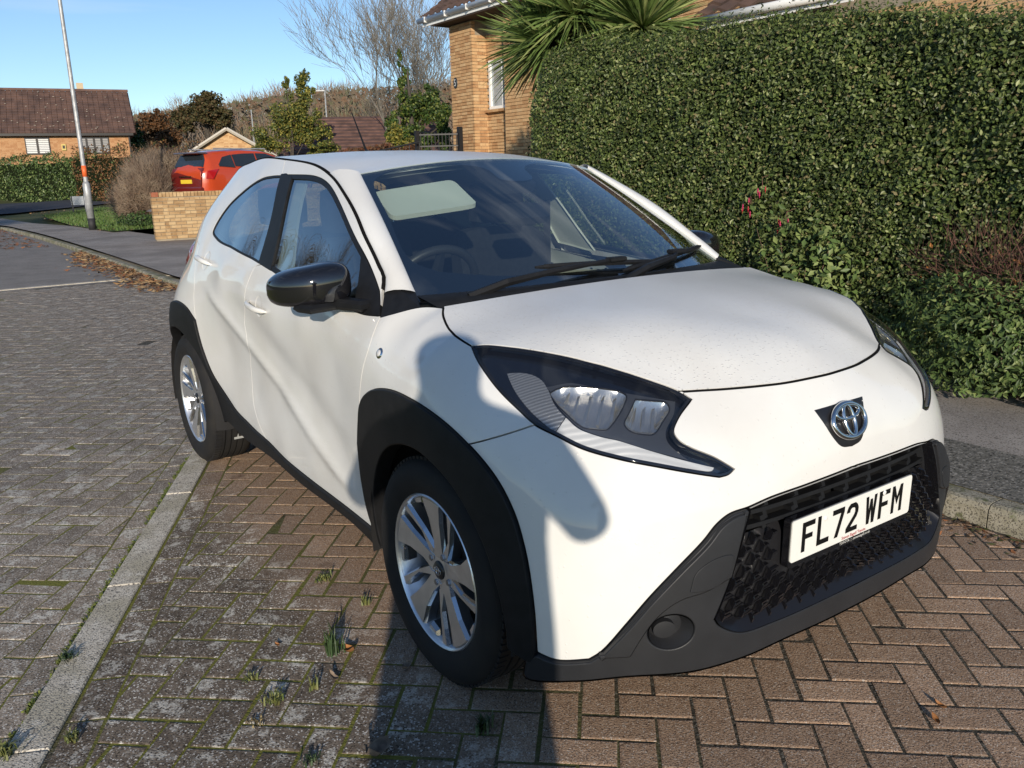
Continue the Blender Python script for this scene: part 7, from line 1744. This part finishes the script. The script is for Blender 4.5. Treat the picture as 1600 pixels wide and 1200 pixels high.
# local x points at the car
J = [(0, 0, .95, .16, .21), (0, 0, 1.20, .15, .21), (.02, 0, 1.43, .13, .21), (.03, 0, 1.56, .065, .065), (.05, 0, 1.66, .105, .10), (.05, 0, 1.75, .09, .085),
     (0, .21, 1.45, .075, .075), (.08, .34, 1.23, .058, .058), (.27, .19, 1.31, .042, .042), (.40, .085, 1.395, .030, .035),
     (0, -.21, 1.45, .075, .075), (.08, -.32, 1.23, .058, .058), (.27, -.19, 1.31, .042, .042), (.40, -.085, 1.395, .030, .035),
     (0, .11, .84, .14, .15), (.02, .11, .50, .12, .13), (0, .15, .08, .05, .05), (.15, .17, .04, .045, .04),
     (0, -.11, .84, .14, .15), (.02, -.11, .50, .12, .13), (0, -.15, .08, .05, .05), (.15, -.17, .04, .045, .04)]
Eg = [(0, 1), (1, 2), (2, 3), (3, 4), (4, 5), (2, 6), (6, 7), (7, 8), (8, 9), (2, 10), (10, 11), (11, 12), (12, 13), (0, 14), (14, 15), (15, 16), (16, 17), (0, 18), (18, 19), (19, 20), (20, 21)]
for s_ in (9, 13):      # fingers curling round the phone edge
    b = J[s_]; sg = 1 if b[1] > 0 else -1
    for q in range(4): n0 = len(J); J += [(b[0]+.025, b[1]+sg*.012, b[2]-.03+q*.02, .010, .010), (b[0]+.055, b[1]-sg*.008, b[2]-.03+q*.02, .009, .009), (b[0]+.052, b[1]-sg*.030, b[2]-.03+q*.02, .008, .008)]; Eg += [(s_, n0), (n0, n0+1), (n0+1, n0+2)]
    n0 = len(J); J += [(b[0]-.01, b[1]-sg*.015, b[2]+.02, .011, .011), (b[0]+.01, b[1]-sg*.040, b[2]+.035, .009, .009)]; Eg += [(s_, n0), (n0, n0+1)]
me.from_pydata([j[:3] for j in J], Eg, []); me.update(); ob = link(bpy.data.objects.new('body', me), PH)
md = ob.modifiers.new('skin', 'SKIN'); sk = me.skin_vertices[0].data
for i, j in enumerate(J): sk[i].radius = (j[3], j[4])
sk[0].use_root = True; md2 = ob.modifiers.new('sub', 'SUBSURF'); md2.levels = md2.render_levels = 2; me.materials.append(mat('dark_jacket', (.03, .035, .05), .9))
mb = MB(); mb.box((.445, 0, 1.41), (.009, .15, .075), bev=.003); o = mb.build('phone', GLOSS); o.matrix_world = Matrix.Translation((3.56, -2.20, 0)) @ Matrix.Rotation(math.radians(146), 4, 'Z'); tag(o, 'black phone held up by the person taking the picture', 'phone')
